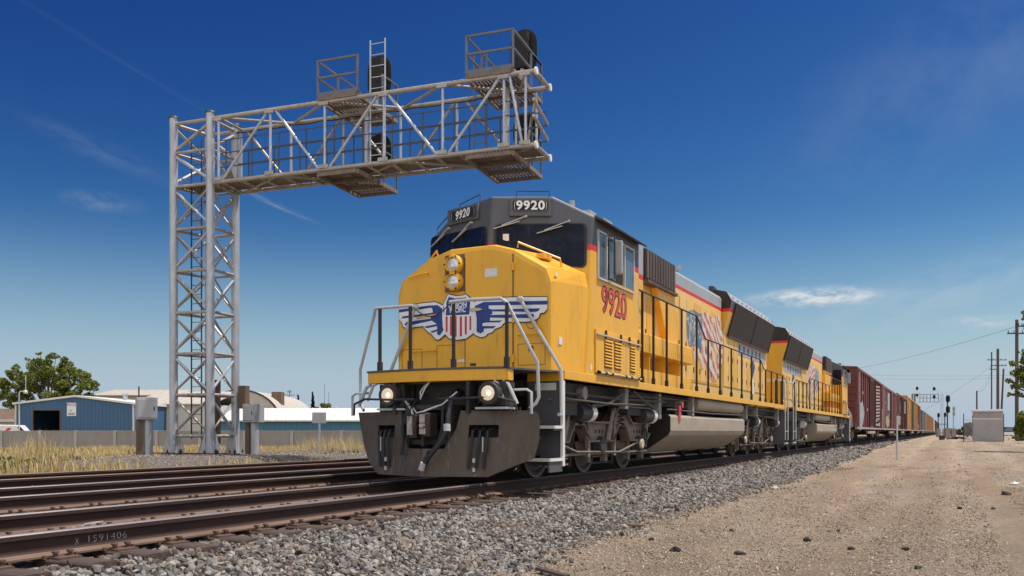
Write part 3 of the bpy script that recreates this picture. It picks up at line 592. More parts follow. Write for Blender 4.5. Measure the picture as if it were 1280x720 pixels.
for k, z in ((0, ZB), (0, ZT), (BK, ZB), (BK, ZT)):
    b = MB(); b.cyl(BPt(-0.0, k, z), BPt(AE, k, z), 0.067, n=12); b.cyl(BPt(AE, k, z), BPt(AE + 0.06, k, z), 0.105, n=12, mi=1)
    bpart(b, 'chord', ['galv_warm', 'white_paint'], smooth=True)
def ax_(u, v, k=0): return bpx(u, v, k)[0]
vu = [ax_(273.5, 180), ax_(338, 170), ax_(406, 170), ax_(480, 160), ax_(553.4, 155), ax_(630, 140), ax_(657, 130)]
for a in vu:
    bar(BPt(a, 0, ZB), BPt(a, 0, ZT), 0.042, 'post', 'galvanised'); bar(BPt(a - .1, BK, ZB), BPt(a - .1, BK, ZT), 0.042, 'post', 'galvanised')
diag = [((278, 224), (334, 143)), ((345, 141), (398, 210)), ((412, 207), (471, 124)), ((485, 120.6), (546, 191)), ((560.5, 189), (624, 98)), ((637, 97), (653, 178))]
for (p, q) in diag:
    a0, z0 = bpx(*p); a1, z1 = bpx(*q); za, zb_ = (ZB + .05, ZT - .05) if z0 < z1 else (ZT - .05, ZB + .05)
    bar(BPt(a0, 0, za), BPt(a1, 0, zb_), 0.043, m='galvanised'); bar(BPt(a0, BK, zb_), BPt(a1, BK, za), 0.043)
for i, a in enumerate(vu):                             # gusset plates where the web members meet the chords
    for z in (ZB, ZT):
        g = MB(); g.box(a - .16, a + .16, -.092, -.08, z - .11 if z == ZT else z + .02, z - .02 if z == ZT else z + .13); bframe(g.build('gusset', 'galv_warm', bridge), 0)
for k, z, sg in ((0.2, ZB + .12, 1), (BK - .2, ZT - .12, 1)):
    g = MB(); g.tube([(0.1 + .18 * i, k, z - .035 * abs(math.sin(i * .52))) for i in range(59)], .018, 6); bframe(g.build('signal_cable', 'rubber', bridge, smooth=True), 0)
nodes_ = [0.25] + vu
for i in range(len(nodes_) - 1):                       # top lateral bracing and floor cross beams
    bar(BPt(nodes_[i], 0 if i % 2 else BK, ZT), BPt(nodes_[i + 1], BK if i % 2 else 0, ZT), 0.045)
for a in [0.3 + 0.75 * i for i in range(15)]:
    bar(BPt(a, 0, ZB - .02), BPt(a, BK, ZB - .02), 0.04, 'floor_beam')
for i in range(5): bar(BPt(0.3 + 2.1 * i, 0 if i % 2 else BK, ZB - .03), BPt(2.4 + 2.1 * i, BK if i % 2 else 0, ZB - .03), 0.04)
bar(BPt(AE, 0, ZT), BPt(AE, BK, ZT), 0.055, 'strut'); bar(BPt(AE, 0, ZB), BPt(AE, BK, ZB), 0.055, 'strut'); bar(BPt(AE - .05, 0, 9.9), BPt(AE - .05, BK, 9.6), 0.05); bar(BPt(AE - .05, 0, 9.45), BPt(AE - .05, BK, 9.15), 0.05)
b = MB()                                               # walkway floor: long slats with gaps
for i in range(11):
    k = 0.12 + 0.1 * i; b.box(-1.4, AE - .1, k - .032, k + .032, 0.0, 0.035)
bframe(b.build('walkway_floor', 'grating', bridge), ZB + .05)
for k, zs in ((0.05, (9.1, 9.55, 9.95)), (BK - .05, (9.1, 9.55, 9.95))):
    b = MB()
    for z in zs: b.beam((0.1, k, z), (AE - .05, k, z), 0.026, 0.026)
    for i in range(11): b.box(.5 + i * .98, .53 + i * .98, k - .015, k + .015, ZB + .08, 9.95)
    bframe(b.build('walkway_rail', 'dark_rail_paint', bridge), 0)
def platform(a0, a1, z, up, closed):
    K0, K1 = -0.05, 2.45; P = MB()
    for i in range(int((a1 - a0) / 0.11)): P.box(a0 + 0.11 * i, a0 + 0.11 * i + 0.06, K0, K1, 0, 0.035)
    for a in (a0, a1): P.box(a - .04, a + .04, K0, K1, -0.13, -0.002)
    for k in (K0, 0.8, 1.65, K1): P.box(a0 + .04, a1 - .04, k - .035, k + .035, -0.11, -0.004)
    o = bframe(P.build('platform', ['grating'], bridge), z)
    if up:
        Q = MB(); s = 0.055; H = 1.12
        def post(a, k, h=H): Q.box(a - s / 2, a + s / 2, k - s / 2, k + s / 2, 0.03, h)
        def rl(p, q, z_): Q.beam((p[0], p[1], z_), (q[0], q[1], z_), s, s)
        A, B_, C, D_ = (a0, K0), (a1, K0), (a1, K1), (a0, K1)
        for p in (A, B_, C, D_): post(*p)
        post(a0, 1.1); post(a1, 1.5)
        for p, q in ((A, B_), (A, D_), (B_, C)) if closed else ((A, B_), (A, D_)):
            for z_ in (H - .03, 0.58): rl(p, q, z_)
        rl(C, (a1, 1.7), H - .03); rl(C, (a1, 1.7), .55)
        Q.box(a0, a1, K0 - .02, K0, 0.0, 0.13)
        bframe(Q.build('platform_rail', 'cage_grey', bridge), z)
    else:
        Q = MB(); H = 1.0
        for k in (1.6, K1): Q.box(a1 - .025, a1 + .025, k - .025, k + .025, 0.03, H)
        for z_ in (H, .55): Q.beam((a1, 1.6, z_), (a1, K1, z_), .05, .05); Q.beam((a0, K1, z_), (a1, K1, z_), .05, .05)
        Q.box(a0 - .025, a0 + .025, K1 - .025, K1 + .025, 0.03, H)
        bframe(Q.build('platform_rail', 'cage_grey', bridge), z)
a10, a11 = ax_(398.5, 122), ax_(448, 116); a20, a21 = ax_(584, 97), ax_(642, 88)
platform(a10, a11, ZT + .14, True, False); platform(a10, a11, ZB - .1, False, False)
platform(a20, a21, ZT + .14, True, True); platform(a20, a21, ZB - .1, False, False)
def signal_head(u, v, k, lower):
    a, z = bpx(u, v, k); c = Vector((a, k, z)); H, W = (0.68, 0.42) if not lower else (0.55, 0.42)
    b = MB(); n = 12; poly = []
    for i in range(n + 1): t = math.pi * i / n; poly.append((W * math.cos(t), H - W + W * math.sin(t)))
    for i in range(n + 1): t = math.pi + math.pi * i / n; poly.append((W * math.cos(t), -(H - W) + W * math.sin(t)))
    b.prism([(c.x + p[0], c.z + p[1]) for p in poly], 'y', k, k + 0.03)
    b.box(c.x - .19, c.x + .19, k - 0.24, k - .002, c.z - H + .14, c.z + H - .14)
    for i in range(5): b.box(c.x + .18, c.x + .205, k - .2, k - .1, c.z - H + .25 + i * .17, c.z - H + .31 + i * .17)
    o = bframe(b.build('signal_head', 'black_paint', bridge), 0)
    h = MB()
    for zz_ in ((0.3, 0, -0.3) if not lower else (0.18, -0.18)):
        h.lathe([(0, 0.13), (0.0, 0.145), (0.3, 0.145), (0.3, 0.13)], (c.x, k + .031, c.z + zz_), 'y', 14)
    bframe(h.build('lamp_hood', 'black_paint', o), 0)
    m = MB(); m.beam((c.x, k - .12, c.z - H - (0.3 if not lower else .15)), (c.x, k - .12, c.z - H + .13), 0.09, 0.09)
    bframe(m.build('signal_mast', 'galvanised', bridge), 0)
signal_head(474, 96, 2.0, False); signal_head(474, 189, 2.0, True); signal_head(654.5, 65, 2.0, False); signal_head(658, 164, 2.0, True)
# ladders: one up the tower, two from the walkway to the signal platforms
def ladder(a0, a1, k, z0, z1, m, step=0.3):
    b = MB()
    for a in (a0, a1): b.beam((a, k, z0), (a, k, z1), 0.036, 0.03)
    z = z0 + .2
    while z < z1: b.beam((a0, k, z), (a1, k, z), 0.02, 0.02); z += step
    bframe(b.build('ladder', m, bridge), 0)
ladder(-1.12, -0.72, 0.4, 0.5, 10.2, 'dark_rail_paint')
la0, la1 = ax_(460, 140), ax_(478.5, 140); ladder(la0, la1, 0.14, ZB + .1, 12.35, 'galvanised', 0.33)
lb0 = ax_(595, 140, BK); ladder(lb0, lb0 + .4, BK - .15, ZB + .1, 11.9, 'cage_grey', 0.33)
b = MB(); b.cyl((0.25, 0.5, ZB + .3), (0.25, 0.56, ZB + .3), 0.2, n=14); bframe(b.build('floodlight', 'grating', bridge), 0)
for (w_, t_) in ((5.0, 0.9), (9.6, 0.9)): bar(BPt(w_, 1.0, ZB + .1), BPt(w_, 1.0, ZT), 0.1 if w_ > 9 else .07, 'post', 'galvanised')
b = MB(); b.box(-0.98, -0.6, 0.95, 1.2, 0.35, 2.45); b.box(-1.0, -0.58, 0.92, 0.949, 0.4, 2.4)
o = bframe(b.build('battery_box', 'rust_box', bridge), 0)
b = MB(); b.box(0.15, 0.42, BK - .12, BK + .12, 1.5, 2.25); bframe(b.build('junction_box', 'rust_box', bridge), 0)
b = MB()
for a in (-2.4, -0.75, 0.6, 1.3): b.cyl((a, -0.55, -0.1), (a, -.55, 0.2), 0.025, n=6); b.cyl((a, -.55, .1), (a, -.55, .14), .06, n=8)
b.beam((-2.6, -0.55, 0.06), (1.5, -0.55, 0.06), 0.03, 0.03)
tag(bframe(b.build('guard_bar', 'rail_rust', None), 0), 'low rusty bar on short bolts at the foot of the signal bridge', 'bar').location = BP0

# ------------------------------------------------------------------ things that face the lens: local x = right, y = away, metres
def frame(name, u, d, z, label, cat, group=None, turn=0.0):
    p = at_d(u, VH, d); p.z = z; o = empty(name, p, label, cat, group, TH + turn); o['_s'] = d / F; return o
def relay_cabinet(u, d, z, u0, u1, vt, vb, lab, turn):
    r = frame('relay_cabinet', u, d, z, lab, 'relay cabinet', 'relay cabinets on posts', turn); s = d / F
    zt, zb = CAMZ + (VH - vt) * s - z, CAMZ + (VH - vb) * s - z; w = (u1 - u0) * s / 2 * 0.86
    b = MB(); b.box(-w, w, -0.22, 0.22, zb, zt); b.box(-w * .92, w * .92, -0.245, -0.221, zb + .05, zt - .05); b.build('cabinet', 'box_grey', r, bevel=0.015)
    b = MB(); b.box(w * .6, w * .72, -0.26, -0.246, (zb + zt) / 2 - .06, (zb + zt) / 2 + .06); b.build('handle', 'dark_steel', r)
    b = MB(); b.cyl((0.05, 0, -0.3), (0.05, 0, zb), 0.13, n=14); b.build('post', 'box_grey', r, smooth=True)
    b = MB(); b.box(-.28, -.1, -.1, .1, -.3, zb - .005); b.build('conduit', 'rust_box', r)
    return r
rc1 = relay_cabinet(183, 26.5, 0.0, 170, 198, 497, 524.5, 'grey relay cabinet on a post between the blue shed and the signal bridge', 0.5)
b = MB(); b.cyl((-.2, .1, 1.65), (-.2, .1, 2.1), .02, n=6); b.build('vent_pipe', 'dark_steel', rc1)
relay_cabinet(317, 28.5, -0.05, 304, 327.5, 505, 528, 'grey relay cabinet on a post between the signal bridge and the teal shed', -0.5)
r = frame('notice_post', 399, 26.6, -0.2, 'pale sign plate on a thin post beside the siding, against the teal shed', 'sign'); s = 26.6 / F
b = MB(); b.box(-0.21, 0.21, -0.01, 0.01, CAMZ + 11 * s + .2, CAMZ + 24.5 * s + .2); b.build('sign_plate', 'grab_grey', r)
b = MB(); b.beam((0, .03, -.3), (0, .03, CAMZ + 24 * s + .2), .05, .04); b.build('post', 'galvanised', r)
# wall of precast panels
wd_ = 62.0; r = frame('block_wall', 200, wd_, -0.47, 'long low grey concrete panel wall behind the dry grass', 'wall'); s = wd_ / F
us = [-330, -268, -208, -150, -100, -50, 2, 50, 95, 144, 196, 250, 306, 365, 427, 490, 555]
top = CAMZ + (VH - 538.3) * s + .47
for i in range(len(us) - 1):
    b = MB(); x0, x1 = (us[i] - 200) * s + .11, (us[i + 1] - 200) * s - .11; b.box(x0, x1, -.06, .06, -.4, top - .05)
    for j in range(1, 7): b.box(x0, x1, -.064, -.0605, -.2 + j * .2, -.19 + j * .2)
    b.build('panel', 'conc_wall', r)
for i, u in enumerate(us):
    b = MB(); x = (u - 200) * s; b.box(x - .105, x + .105, -.11, .11, -.4, top + .02); b.build('pilaster', 'conc_pale', r)
b = MB(); b.box((us[0] - 200) * s, (us[-1] - 200) * s, -.09, .09, top - .045, top); b.build('coping', 'conc_pale', r)

def gable(name, u0, u1, up_, v_eave, v_peak, d, depth, wall, roof, lab, ribs=0.5, turn=0):
    r = frame(name, (u0 + u1) / 2, d, -0.6, lab, 'building', None, turn); s = d / F; uc = (u0 + u1) / 2
    x0, x1, xp = (u0 - uc) * s, (u1 - uc) * s, (up_ - uc) * s; ze, zp = CAMZ + (VH - v_eave) * s + .6, CAMZ + (VH - v_peak) * s + .6
    return r, x0, x1, xp, ze, zp, s
r, x0, x1, xp, ze, zp, s = gable('steel_shed', 19.5, 167, 95, 505.5, 496.5, 84, 18, 'blue_siding', 'galvanised', 'blue metal shed with low gable, dark open doorway and white sign')
uc = (19.5 + 167) / 2; X = lambda u: (u - uc) * s; ZZ = lambda v: CAMZ + (VH - v) * s + .6
dx0, dx1, dz = X(41.5), X(75), ZZ(513)
zr = lambda x: ze + (zp - ze) * (x - x0) / (xp - x0) if x < xp else ze + (zp - ze) * (x1 - x) / (x1 - xp)
b = MB()
b.prism([(x0, -.6), (dx0, -.6), (dx0, zr(dx0)), (x0, ze)], 'y', 0, .1); b.prism([(dx0, dz), (dx1, dz), (dx1, zr(dx1)), (dx0, zr(dx0))], 'y', 0, .1); b.prism([(dx1, -.6), (x1, -.6), (x1, ze), (xp, zp), (dx1, zr(dx1))], 'y', 0, .1)
b.box(x0, x0 + .1, .1, 18, -.6, ze); b.box(x1 - .1, x1, .1, 18, -.6, ze); b.box(x0 + .1, x1 - .1, 17.9, 18, -.6, ze)
x = x0 + .2
while x < x1:
    if not dx0 - .05 < x < dx1 + .05: b.box(x, x + .05, -.018, -.001, -.5, zr(x) - .04)
    x += .35
b.build('wall', 'blue_siding', r)
b = MB(); b.prism([(x0 - .2, ze - .02), (xp, zp + .02), (x1 + .2, ze - .02), (x1 + .2, ze + .16), (xp, zp + .2), (x0 - .2, ze + .16)], 'y', -.25, 18.2); b.build('roof', 'roof_white', r)
b = MB(); b.box(x0 - .06, x0 + .1, -.06, -.0, -.5, ze - .03); b.box(x1 - .1, x1 + .06, -.06, 0, -.5, ze - .03); b.build_each('corner_trim', 'white_siding', r)
b = MB(); b.box(dx0 - .08, dx0, -.05, .08, -.5, dz + .08); b.box(dx1, dx1 + .08, -.05, .08, -.5, dz + .08); b.box(dx0, dx1, -.05, .08, dz, dz + .08); b.build('door_frame', 'rust_box', r)
b = MB(); b.box(dx0 + .3, dx0 + 1.0, 3, 4, -.5, 1.6); b.box(dx1 - 1.2, dx1 - .3, 4, 5, -.5, 1.2); b.build('shelf_unit', 'dark_void', r)
sgx0, sgx1, sz0, sz1 = X(84), X(95.5), ZZ(520), ZZ(503.5)
b = MB(); b.box(sgx0, sgx1, -.06, -.02, sz0, sz1); sg = b.build('wall_sign', 'sign_white', r)
text_mesh('sign_text', 'FOOD', 0.30, ((sgx0 + sgx1) / 2, -.062, sz1 - .2), X3, Z3, 'sign_red', sg, bold=.008)
b = MB(); b.box((sgx0 + sgx1) / 2 - .12, (sgx0 + sgx1) / 2 + .02, -.064, -.061, sz0 + .52, sz0 + .58); b.box((sgx0 + sgx1) / 2 - .18, (sgx0 + sgx1) / 2 - .06, -.064, -.061, sz0 + .42, sz0 + .46)
for z_ in (.22, .09): b.box(sgx0 + .12, sgx1 - .12, -.064, -.061, sz0 + z_, sz0 + z_ + .06)
b.build('sign_print', 'dark_steel', sg)
b = MB(); b.cyl((X(122), 6, zp - .2), (X(122), 6, zp + .45), .22, n=10); b.cyl((X(122), 6, zp + .45), (X(122), 6, zp + .6), .3, n=10); b.build('roof_vent', 'galvanised', r)

def longbuild(name, u0, u1, vr, ve, vb, d, depth, wall, roof, lab, rib=.4):
    uc = (u0 + u1) / 2; r = frame(name, uc, d, -0.6, lab, 'building'); s = d / F; X = lambda u: (u - uc) * s; Z = lambda v: CAMZ + (VH - v) * s + .6
    b = MB(); b.box(X(u0), X(u1), 0, depth, -.6, Z(ve)); x = X(u0) + .1
    while x < X(u1): b.box(x, x + rib * .4, -.04, -.001, -.5, Z(ve) - .02); x += rib
    b.build('wall', wall, r)
    zr_ = Z(vr) + (Z(vr) - CAMZ - .6) * depth * .5 / d; b = MB()
    b.prism([(-.5, Z(ve) - .1), (depth / 2, zr_), (depth + .5, Z(ve) - .1), (depth + .5, Z(ve) + .02), (depth / 2, zr_ + .14), (-.5, Z(ve) + .02)], 'x', X(u0) - .4, X(u1) + .4)
    x = X(u0)
    b.build('roof', roof, r)
    b = MB(); x = X(u0)
    while x < X(u1): b.prism([(-.5, Z(ve) + .021), (depth / 2, zr_ + .141), (depth / 2, zr_ + .19), (-.5, Z(ve) + .07)], 'x', x, x + .06); x += 0.8
    b.build('roof_seam', roof, r)
    return r
longbuild('warehouse', 168, 262, 491, 505, 540, 92, 16, 'white_siding', 'roof_tan', 'white ribbed metal warehouse with tan roof behind the signal bridge tower')
longbuild('long_shed', 270, 520, 512, 525.5, 540, 80, 14, 'teal_siding', 'roof_white', 'long low teal shed with a bright white metal roof', .5)
longbuild('far_shed', 118, 215, 488.5, 494, 540, 125, 14, 'conc_pale', 'roof_tan', 'distant tan roofed shed rising above the white warehouse')
r = frame('quonset_hut', 300, 112, -0.6, 'pale arched quonset hut roof behind the long teal shed', 'building'); s = 112 / F
b = MB(); n = 16; rad = 52 * s; zt = CAMZ + (VH - 487) * s + .6; k = .85
arc = [(rad * math.cos(math.pi * i / n), zt - rad * k + rad * k * math.sin(math.pi * i / n)) for i in range(n + 1)]
b.prism([(rad, -.6)] + arc + [(-rad, -.6)], 'y', 0, 20); b.build('shell', 'roof_tan', r, smooth=True)
b = MB(); b.prism([(p[0] * 1.01, p[1] + .06) for p in arc] + [(p[0] * .985, p[1] - .12) for p in reversed(arc)], 'y', -.15, -.005); b.build('rim', 'dark_steel', r)
b = MB(); b.box(rad * .55, rad * .8, 4, 5.5, 3, zt - .1); b.build('chimney', 'rust_box', r)
r = frame('house', 0, 98, -0.6, 'tan house with brown roof under the large leafy tree', 'house'); s = 98 / F
b = MB(); b.box(-30 * s, 19 * s, 0, 8, -.6, CAMZ + 20 * s); b.build('wall', 'roof_tan', r)
b = MB(); b.prism([(-.6, CAMZ + 20 * s), (4, CAMZ + 34 * s), (8.6, CAMZ + 20 * s), (8.6, CAMZ + 22 * s), (4, CAMZ + 37 * s), (-.6, CAMZ + 22 * s)], 'x', -32 * s, 20 * s); b.build('roof', 'rust_box', r)
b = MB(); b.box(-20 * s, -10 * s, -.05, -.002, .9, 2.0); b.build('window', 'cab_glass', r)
b = MB(); b.box(-33 * s, 21 * s, -.75, -.61, CAMZ + 19.5 * s, CAMZ + 22.5 * s); b.build('fascia', 'white_siding', r)
# van behind the wall
r = frame('van', 8, 78, -0.6, 'white van with a slanted red flash parked behind the wall by the blue shed', 'van', None, .3); s = 78 / F
b = MB(); b.prism([(-2.2, .35), (2.3, .35), (2.35, 1.0), (1.7, 1.25), (1.1, 1.95), (-2.1, 2.0), (-2.25, 1.2)], 'y', 0, 1.8); b.build('body', 'van_white', r, bevel=.08)
for x in (-1.4, 1.45):
    b = MB(); b.lathe([(0, .33), (.2, .33)], (x, -.02, .33), 'y', 16); b.build('wheel', 'rubber', r)
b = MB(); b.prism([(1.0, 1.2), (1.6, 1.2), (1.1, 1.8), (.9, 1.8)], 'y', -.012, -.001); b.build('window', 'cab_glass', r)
b = MB(); b.prism([(-.9, .5), (-.5, .5), (.4, 1.7), (.1, 1.7)], 'y', -.012, -.001); b.build('red_flash', 'sign_red', r)
# street lamp
r = frame('street_lamp', 24, 76, -0.5, 'pale street lamp with bent arm above the blue shed roof', 'street lamp'); s = 76 / F; zt = CAMZ + 51 * s + .5
b = MB(); b.tube([(0, 0, -.2), (0, 0, zt - .2), (.06, 0, zt - .03), (.2, 0, zt), (8 * s, 0, zt)], .055, 8); b.build('pole', 'white_siding', r, smooth=True)
b = MB(); b.lathe([(-.16, .16), (.02, .18), (.14, .08)], (8 * s, 0, zt - .04), 'z', 10); b.build('lamp_head', 'white_siding', r)
b = MB(); b.cyl((8 * s, .02, zt - .2), (8 * s, .02, zt + 1.4), .03, n=6); b.build('aerial', 'white_siding', r)

# ------------------------------------------------------------------ plants
def make_leaf_mat(name, stops):
    nt, N, L, B = node_mat(name); B.inputs['Roughness'].default_value = 0.6; B.inputs['Specular IOR Level'].default_value = 0.3
    a = N.new('ShaderNodeAttribute'); a.attribute_name = 'tone'; c = ramp_n(N, L, a.outputs['Fac'], stops); L.new(c, B.inputs['Base Color'])
    t = N.new('ShaderNodeBsdfTranslucent'); L.new(c, t.inputs[0]); mx = N.new('ShaderNodeMixShader'); mx.inputs[0].default_value = 0.42
    L.new(B.outputs[0], mx.inputs[1]); L.new(t.outputs[0], mx.inputs[2]); L.new(mx.outputs[0], N['Material Output'].inputs[0])
make_leaf_mat('leaf_green', [(0, (0.08, 0.11, 0.02)), (0.5, (0.19, 0.225, 0.045)), (1, (0.34, 0.35, 0.09))])
make_leaf_mat('leaf_dark', [(0, (0.012, 0.02, 0.01)), (1, (0.03, 0.045, 0.02))])
make_leaf_mat('leaf_olive', [(0, (0.09, 0.085, 0.04)), (1, (0.22, 0.19, 0.09))])
make_leaf_mat('weed_green', [(0, (0.07, 0.10, 0.035)), (1, (0.17, 0.21, 0.08))])
make_leaf_mat('dry_grass', [(0, (0.38, 0.27, 0.10)), (0.5, (0.66, 0.50, 0.23)), (0.88, (0.80, 0.67, 0.40)), (1, (0.30, 0.32, 0.13))])
def leaves(name, pts, size, m, parent=None, asp=0.5, upness=0.3):
    n = len(pts); pts = np.asarray(pts); a = RNG.normal(size=(n, 3)); a /= np.linalg.norm(a, axis=1, keepdims=True)
    c = RNG.normal(size=(n, 3)); c[:, 2] += upness; b = np.cross(a, c); b /= np.linalg.norm(b, axis=1, keepdims=True) + 1e-9
    s = size * RNG.uniform(0.6, 1.3, (n, 1)); V = np.stack([pts - a * s, pts + b * s * asp, pts + a * s, pts - b * s * asp], 1).reshape(-1, 3)
    me = bpy.data.meshes.new(name); me.vertices.add(4 * n); me.vertices.foreach_set('co', V.reshape(-1).astype(np.float32)); me.loops.add(4 * n); me.loops.foreach_set('vertex_index', np.arange(4 * n, dtype=np.int32))
    me.polygons.add(n); me.polygons.foreach_set('loop_start', np.arange(0, 4 * n, 4, dtype=np.int32)); me.update(calc_edges=True)
    at = me.attributes.new('tone', 'FLOAT', 'POINT'); at.data.foreach_set('value', np.repeat(RNG.uniform(0, 1, n), 4).astype(np.float32)); me.materials.append(MATS[m])
    o = bpy.data.objects.new(name, me); COL.objects.link(o)
    if parent: o.parent = parent
    return o
def clump_pts(blobs, per, spread=1.0):
    out = []
    for (x, y, z, r) in blobs:
        n = int(per * r * r); d = RNG.normal(size=(n, 3)); d /= np.linalg.norm(d, axis=1, keepdims=True); out.append(np.array([x, y, z]) + d * (r * RNG.uniform(0.35, 1.0, (n, 1)) ** 0.6) * np.array([1, 1, .8]))
    return np.concatenate(out)
def tree(name, u, d, z, lab, blobs, leaf, size, per, trunk_h, m='leaf_green', cat='tree', group=None):
    r = frame(name, u, d, z, lab, cat, group)
    leaves('crown', clump_pts(blobs, per), size, m, r)
    b = MB(); b.cyl((0, 0, -.3), (0.05, 0, trunk_h), .3 * trunk_h / 4, .2 * trunk_h / 4, n=9)
    for (x, y, zz_, rr) in blobs[::3]: b.cyl((0.05, 0, trunk_h * .9), (x, y, zz_), .11 * trunk_h / 4, .03, n=6)
    b.build('trunk', 'bark', r, smooth=True); return r
s = 105 / F; rr = random.Random(4); blobs = []
for (u, v, w) in [(60, 468, 20), (88, 480, 20), (38, 480, 18), (20, 488, 16), (105, 488, 15), (72, 452, 9), (52, 455, 8), (90, 466, 10), (112, 482, 8), (8, 480, 9), (40, 466, 9), (75, 490, 16), (30, 500, 12), (12, 500, 9), (100, 472, 7), (60, 446, 4), (25, 470, 7)]:
    for _ in range(7): blobs.append(((u - 60 + rr.uniform(-w, w) * .7) * s, rr.uniform(-2.5, 2.5), CAMZ + .6 + (VH - v + rr.uniform(-w, w) * .6) * s, w * s * rr.uniform(.32, .6)))
tree('broadleaf_tree', 60, 105, -0.6, 'large leafy green tree behind the blue shed', blobs, None, 0.19, 380, 4.0)
def cypress(u, d, vt, w, lab):
    s = d / F; h = CAMZ + (VH - vt) * s + .6; bl = [(random.uniform(-.1, .1), 0, 1 + (h - 1.2) * i / 39, w * s * (1.25 - 1.05 * (i / 39) ** 1.5)) for i in range(40)]
    tree('cypress_tree', u, d, -.6, lab, bl, None, .22, 2600, 2, 'leaf_dark', 'tree', 'narrow cypress trees beyond the sheds')
cypress(372.5, 190, 493, 2.2, 'shorter narrow dark cypress next to the distant power pole'); cypress(391, 190, 489, 2.4, 'taller narrow dark cypress of the pair on the horizon')
for (u, v, w, lab) in [(403, 508, 9, 'low olive tree on the horizon between cypress and locomotive'), (330, 511, 12, 'low dark tree on the horizon beside the quonset hut roof')]:
    d = 210; s = d / F; bl = [((random.uniform(-w, w)) * s, 0, CAMZ + .6 + (VH - v - random.uniform(-3, 4)) * s, random.uniform(2.5, 4) * s) for _ in range(8)]
    tree('horizon_tree', u, d, -.6, lab, bl, None, .35, 260, 3, 'leaf_green', 'tree', 'low trees on the horizon')
def power_pole(u, d, vt, vb, wpx, lab, arms=(), m='pole_wood', lean=0, grp='wooden utility poles', cat='utility pole', name='utility_pole'):
    s = d / F; zb = CAMZ + (VH - vb) * s; r = frame(name, u, d, zb, lab, cat, grp); h = (vb - vt) * s
    b = MB(); b.cyl((0, 0, -.4), (lean * s, 0, h), wpx * s / 2, wpx * s / 2 * .8, n=9); b.build('pole', m, r, smooth=True)
    for (v, a0, a1) in arms:
        z_ = (vb - v) * s; b = MB(); b.beam((a0 * s, -.18, z_), (a1 * s, -.18, z_), .11, .13); ca = b.build('crossarm', m, r)
        b = MB()
        for t in (0.04, 0.3, 0.7, 0.96): x = (a0 + (a1 - a0) * t) * s; b.cyl((x, -.18, z_ + .06), (x, -.18, z_ + .3), .05, .03, n=6)
        b.build('insulator', 'dark_steel', ca)
    return r
power_pole(362, 230, 487, 524, 1.1, 'distant power pole with two crossarms behind the long teal shed', ((494, -6.5, 6.5), (490, -3, 3)))
for u, vt, lab in ((405.5, 480, 'taller of two thin radio masts on the horizon'), (411, 490, 'shorter thin radio mast on the horizon')):
    power_pole(u, 300, vt, 524, .55, lab, (), 'dark_rail_paint', 0, 'radio masts on the horizon', 'mast', 'radio_mast')
# dry grass and weeds
def grass(name, n, region, h0, h1, m, lab, width=0.012, keep=None, zf=gz, droop=.35):
    x = RNG.uniform(region[0], region[1], n); y = RNG.uniform(region[2], region[3], n)
    if keep is not None: k = keep(x, y); x, y = x[k], y[k]
    n = len(x); z = np.array([zf(a, b) for a, b in zip(x, y)]) - .03; h = RNG.uniform(h0, h1, n) * np.array([0.65 + .6 * abs(mnoise.noise(Vector((a * .5, b * .5, 8)))) for a, b in zip(x, y)])
    t = RNG.uniform(0, 2 * math.pi, n); dx, dy = np.cos(t), np.sin(t); w = width * RNG.uniform(.7, 1.5, n) * (0.6 + np.hypot(x, y) / 30)
    P = np.stack([x, y, z], 1); S = np.stack([-dy * w, dx * w, 0 * w], 1); U = np.array([0, 0, 1.0])[None] * h[:, None]; Dv = np.stack([dx, dy, 0 * dx], 1) * (h * droop * RNG.uniform(.2, 1.2, n))[:, None]
    V = np.stack([P - S, P + S, P + S * .8 + U * .6 + Dv * .35, P - S * .8 + U * .6 + Dv * .35, P + U + Dv], 1).reshape(-1, 3)
    i = 5 * np.arange(n)[:, None]; loops = np.concatenate([i, i + 1, i + 2, i + 3, i + 3, i + 2, i + 4], 1).reshape(-1)
    starts = (7 * np.arange(n)[:, None] + np.array([0, 4])).reshape(-1)
    me = bpy.data.meshes.new(name); me.vertices.add(5 * n); me.vertices.foreach_set('co', V.reshape(-1).astype(np.float32)); me.loops.add(7 * n); me.loops.foreach_set('vertex_index', loops.astype(np.int32))
    me.polygons.add(2 * n); me.polygons.foreach_set('loop_start', starts.astype(np.int32)); me.update(calc_edges=True)
    at = me.attributes.new('tone', 'FLOAT', 'POINT'); at.data.foreach_set('value', np.repeat(RNG.uniform(0, 1, n), 5).astype(np.float32)); me.materials.append(MATS[m])
    o = bpy.data.objects.new(name, me); COL.objects.link(o); return tag(o, lab, 'grass', kind='stuff')
def off_pad(x, y):
    r = np.hypot((x + 20.0) / 4.3, (y - 22.3) / 9.4) + np.array([.18 * mnoise.noise(Vector((a * .6, b * .6, 4))) for a, b in zip(x, y)])
    g = np.array([mnoise.noise(Vector((a * .35, b * .35, 21))) for a, b in zip(x, y)])      # bare and trampled patches
    return (r > RNG.uniform(.78, 1.0, len(x))) & (RNG.uniform(-.55, .25, len(x)) < g)
grass('dry_grass', 110000, (-52, -15.6, 8, 52), .18, .50, 'dry_grass', 'dry straw coloured grass between the tracks and the panel wall', keep=off_pad)
def patch(u0, u1, d0, d1):
    def k(x, y):
        fw = -ST * x + CT * y; rt = CT * x + ST * y; u = 640 + F * rt / fw; c = (u0 + u1) / 2; w = (u1 - u0) / 2
        return (fw > d0) & (fw < d1) & (np.abs(u - c) < w * RNG.uniform(.2, 1.0, len(x)))
    return k
grass('tall_weeds', 60000, (-45, -16.5, 8, 45), .6, 1.25, 'dry_grass', 'tall pale dry weed stalks in front of the wall on the left', .004, patch(12, 80, 24, 33), droop=.5)
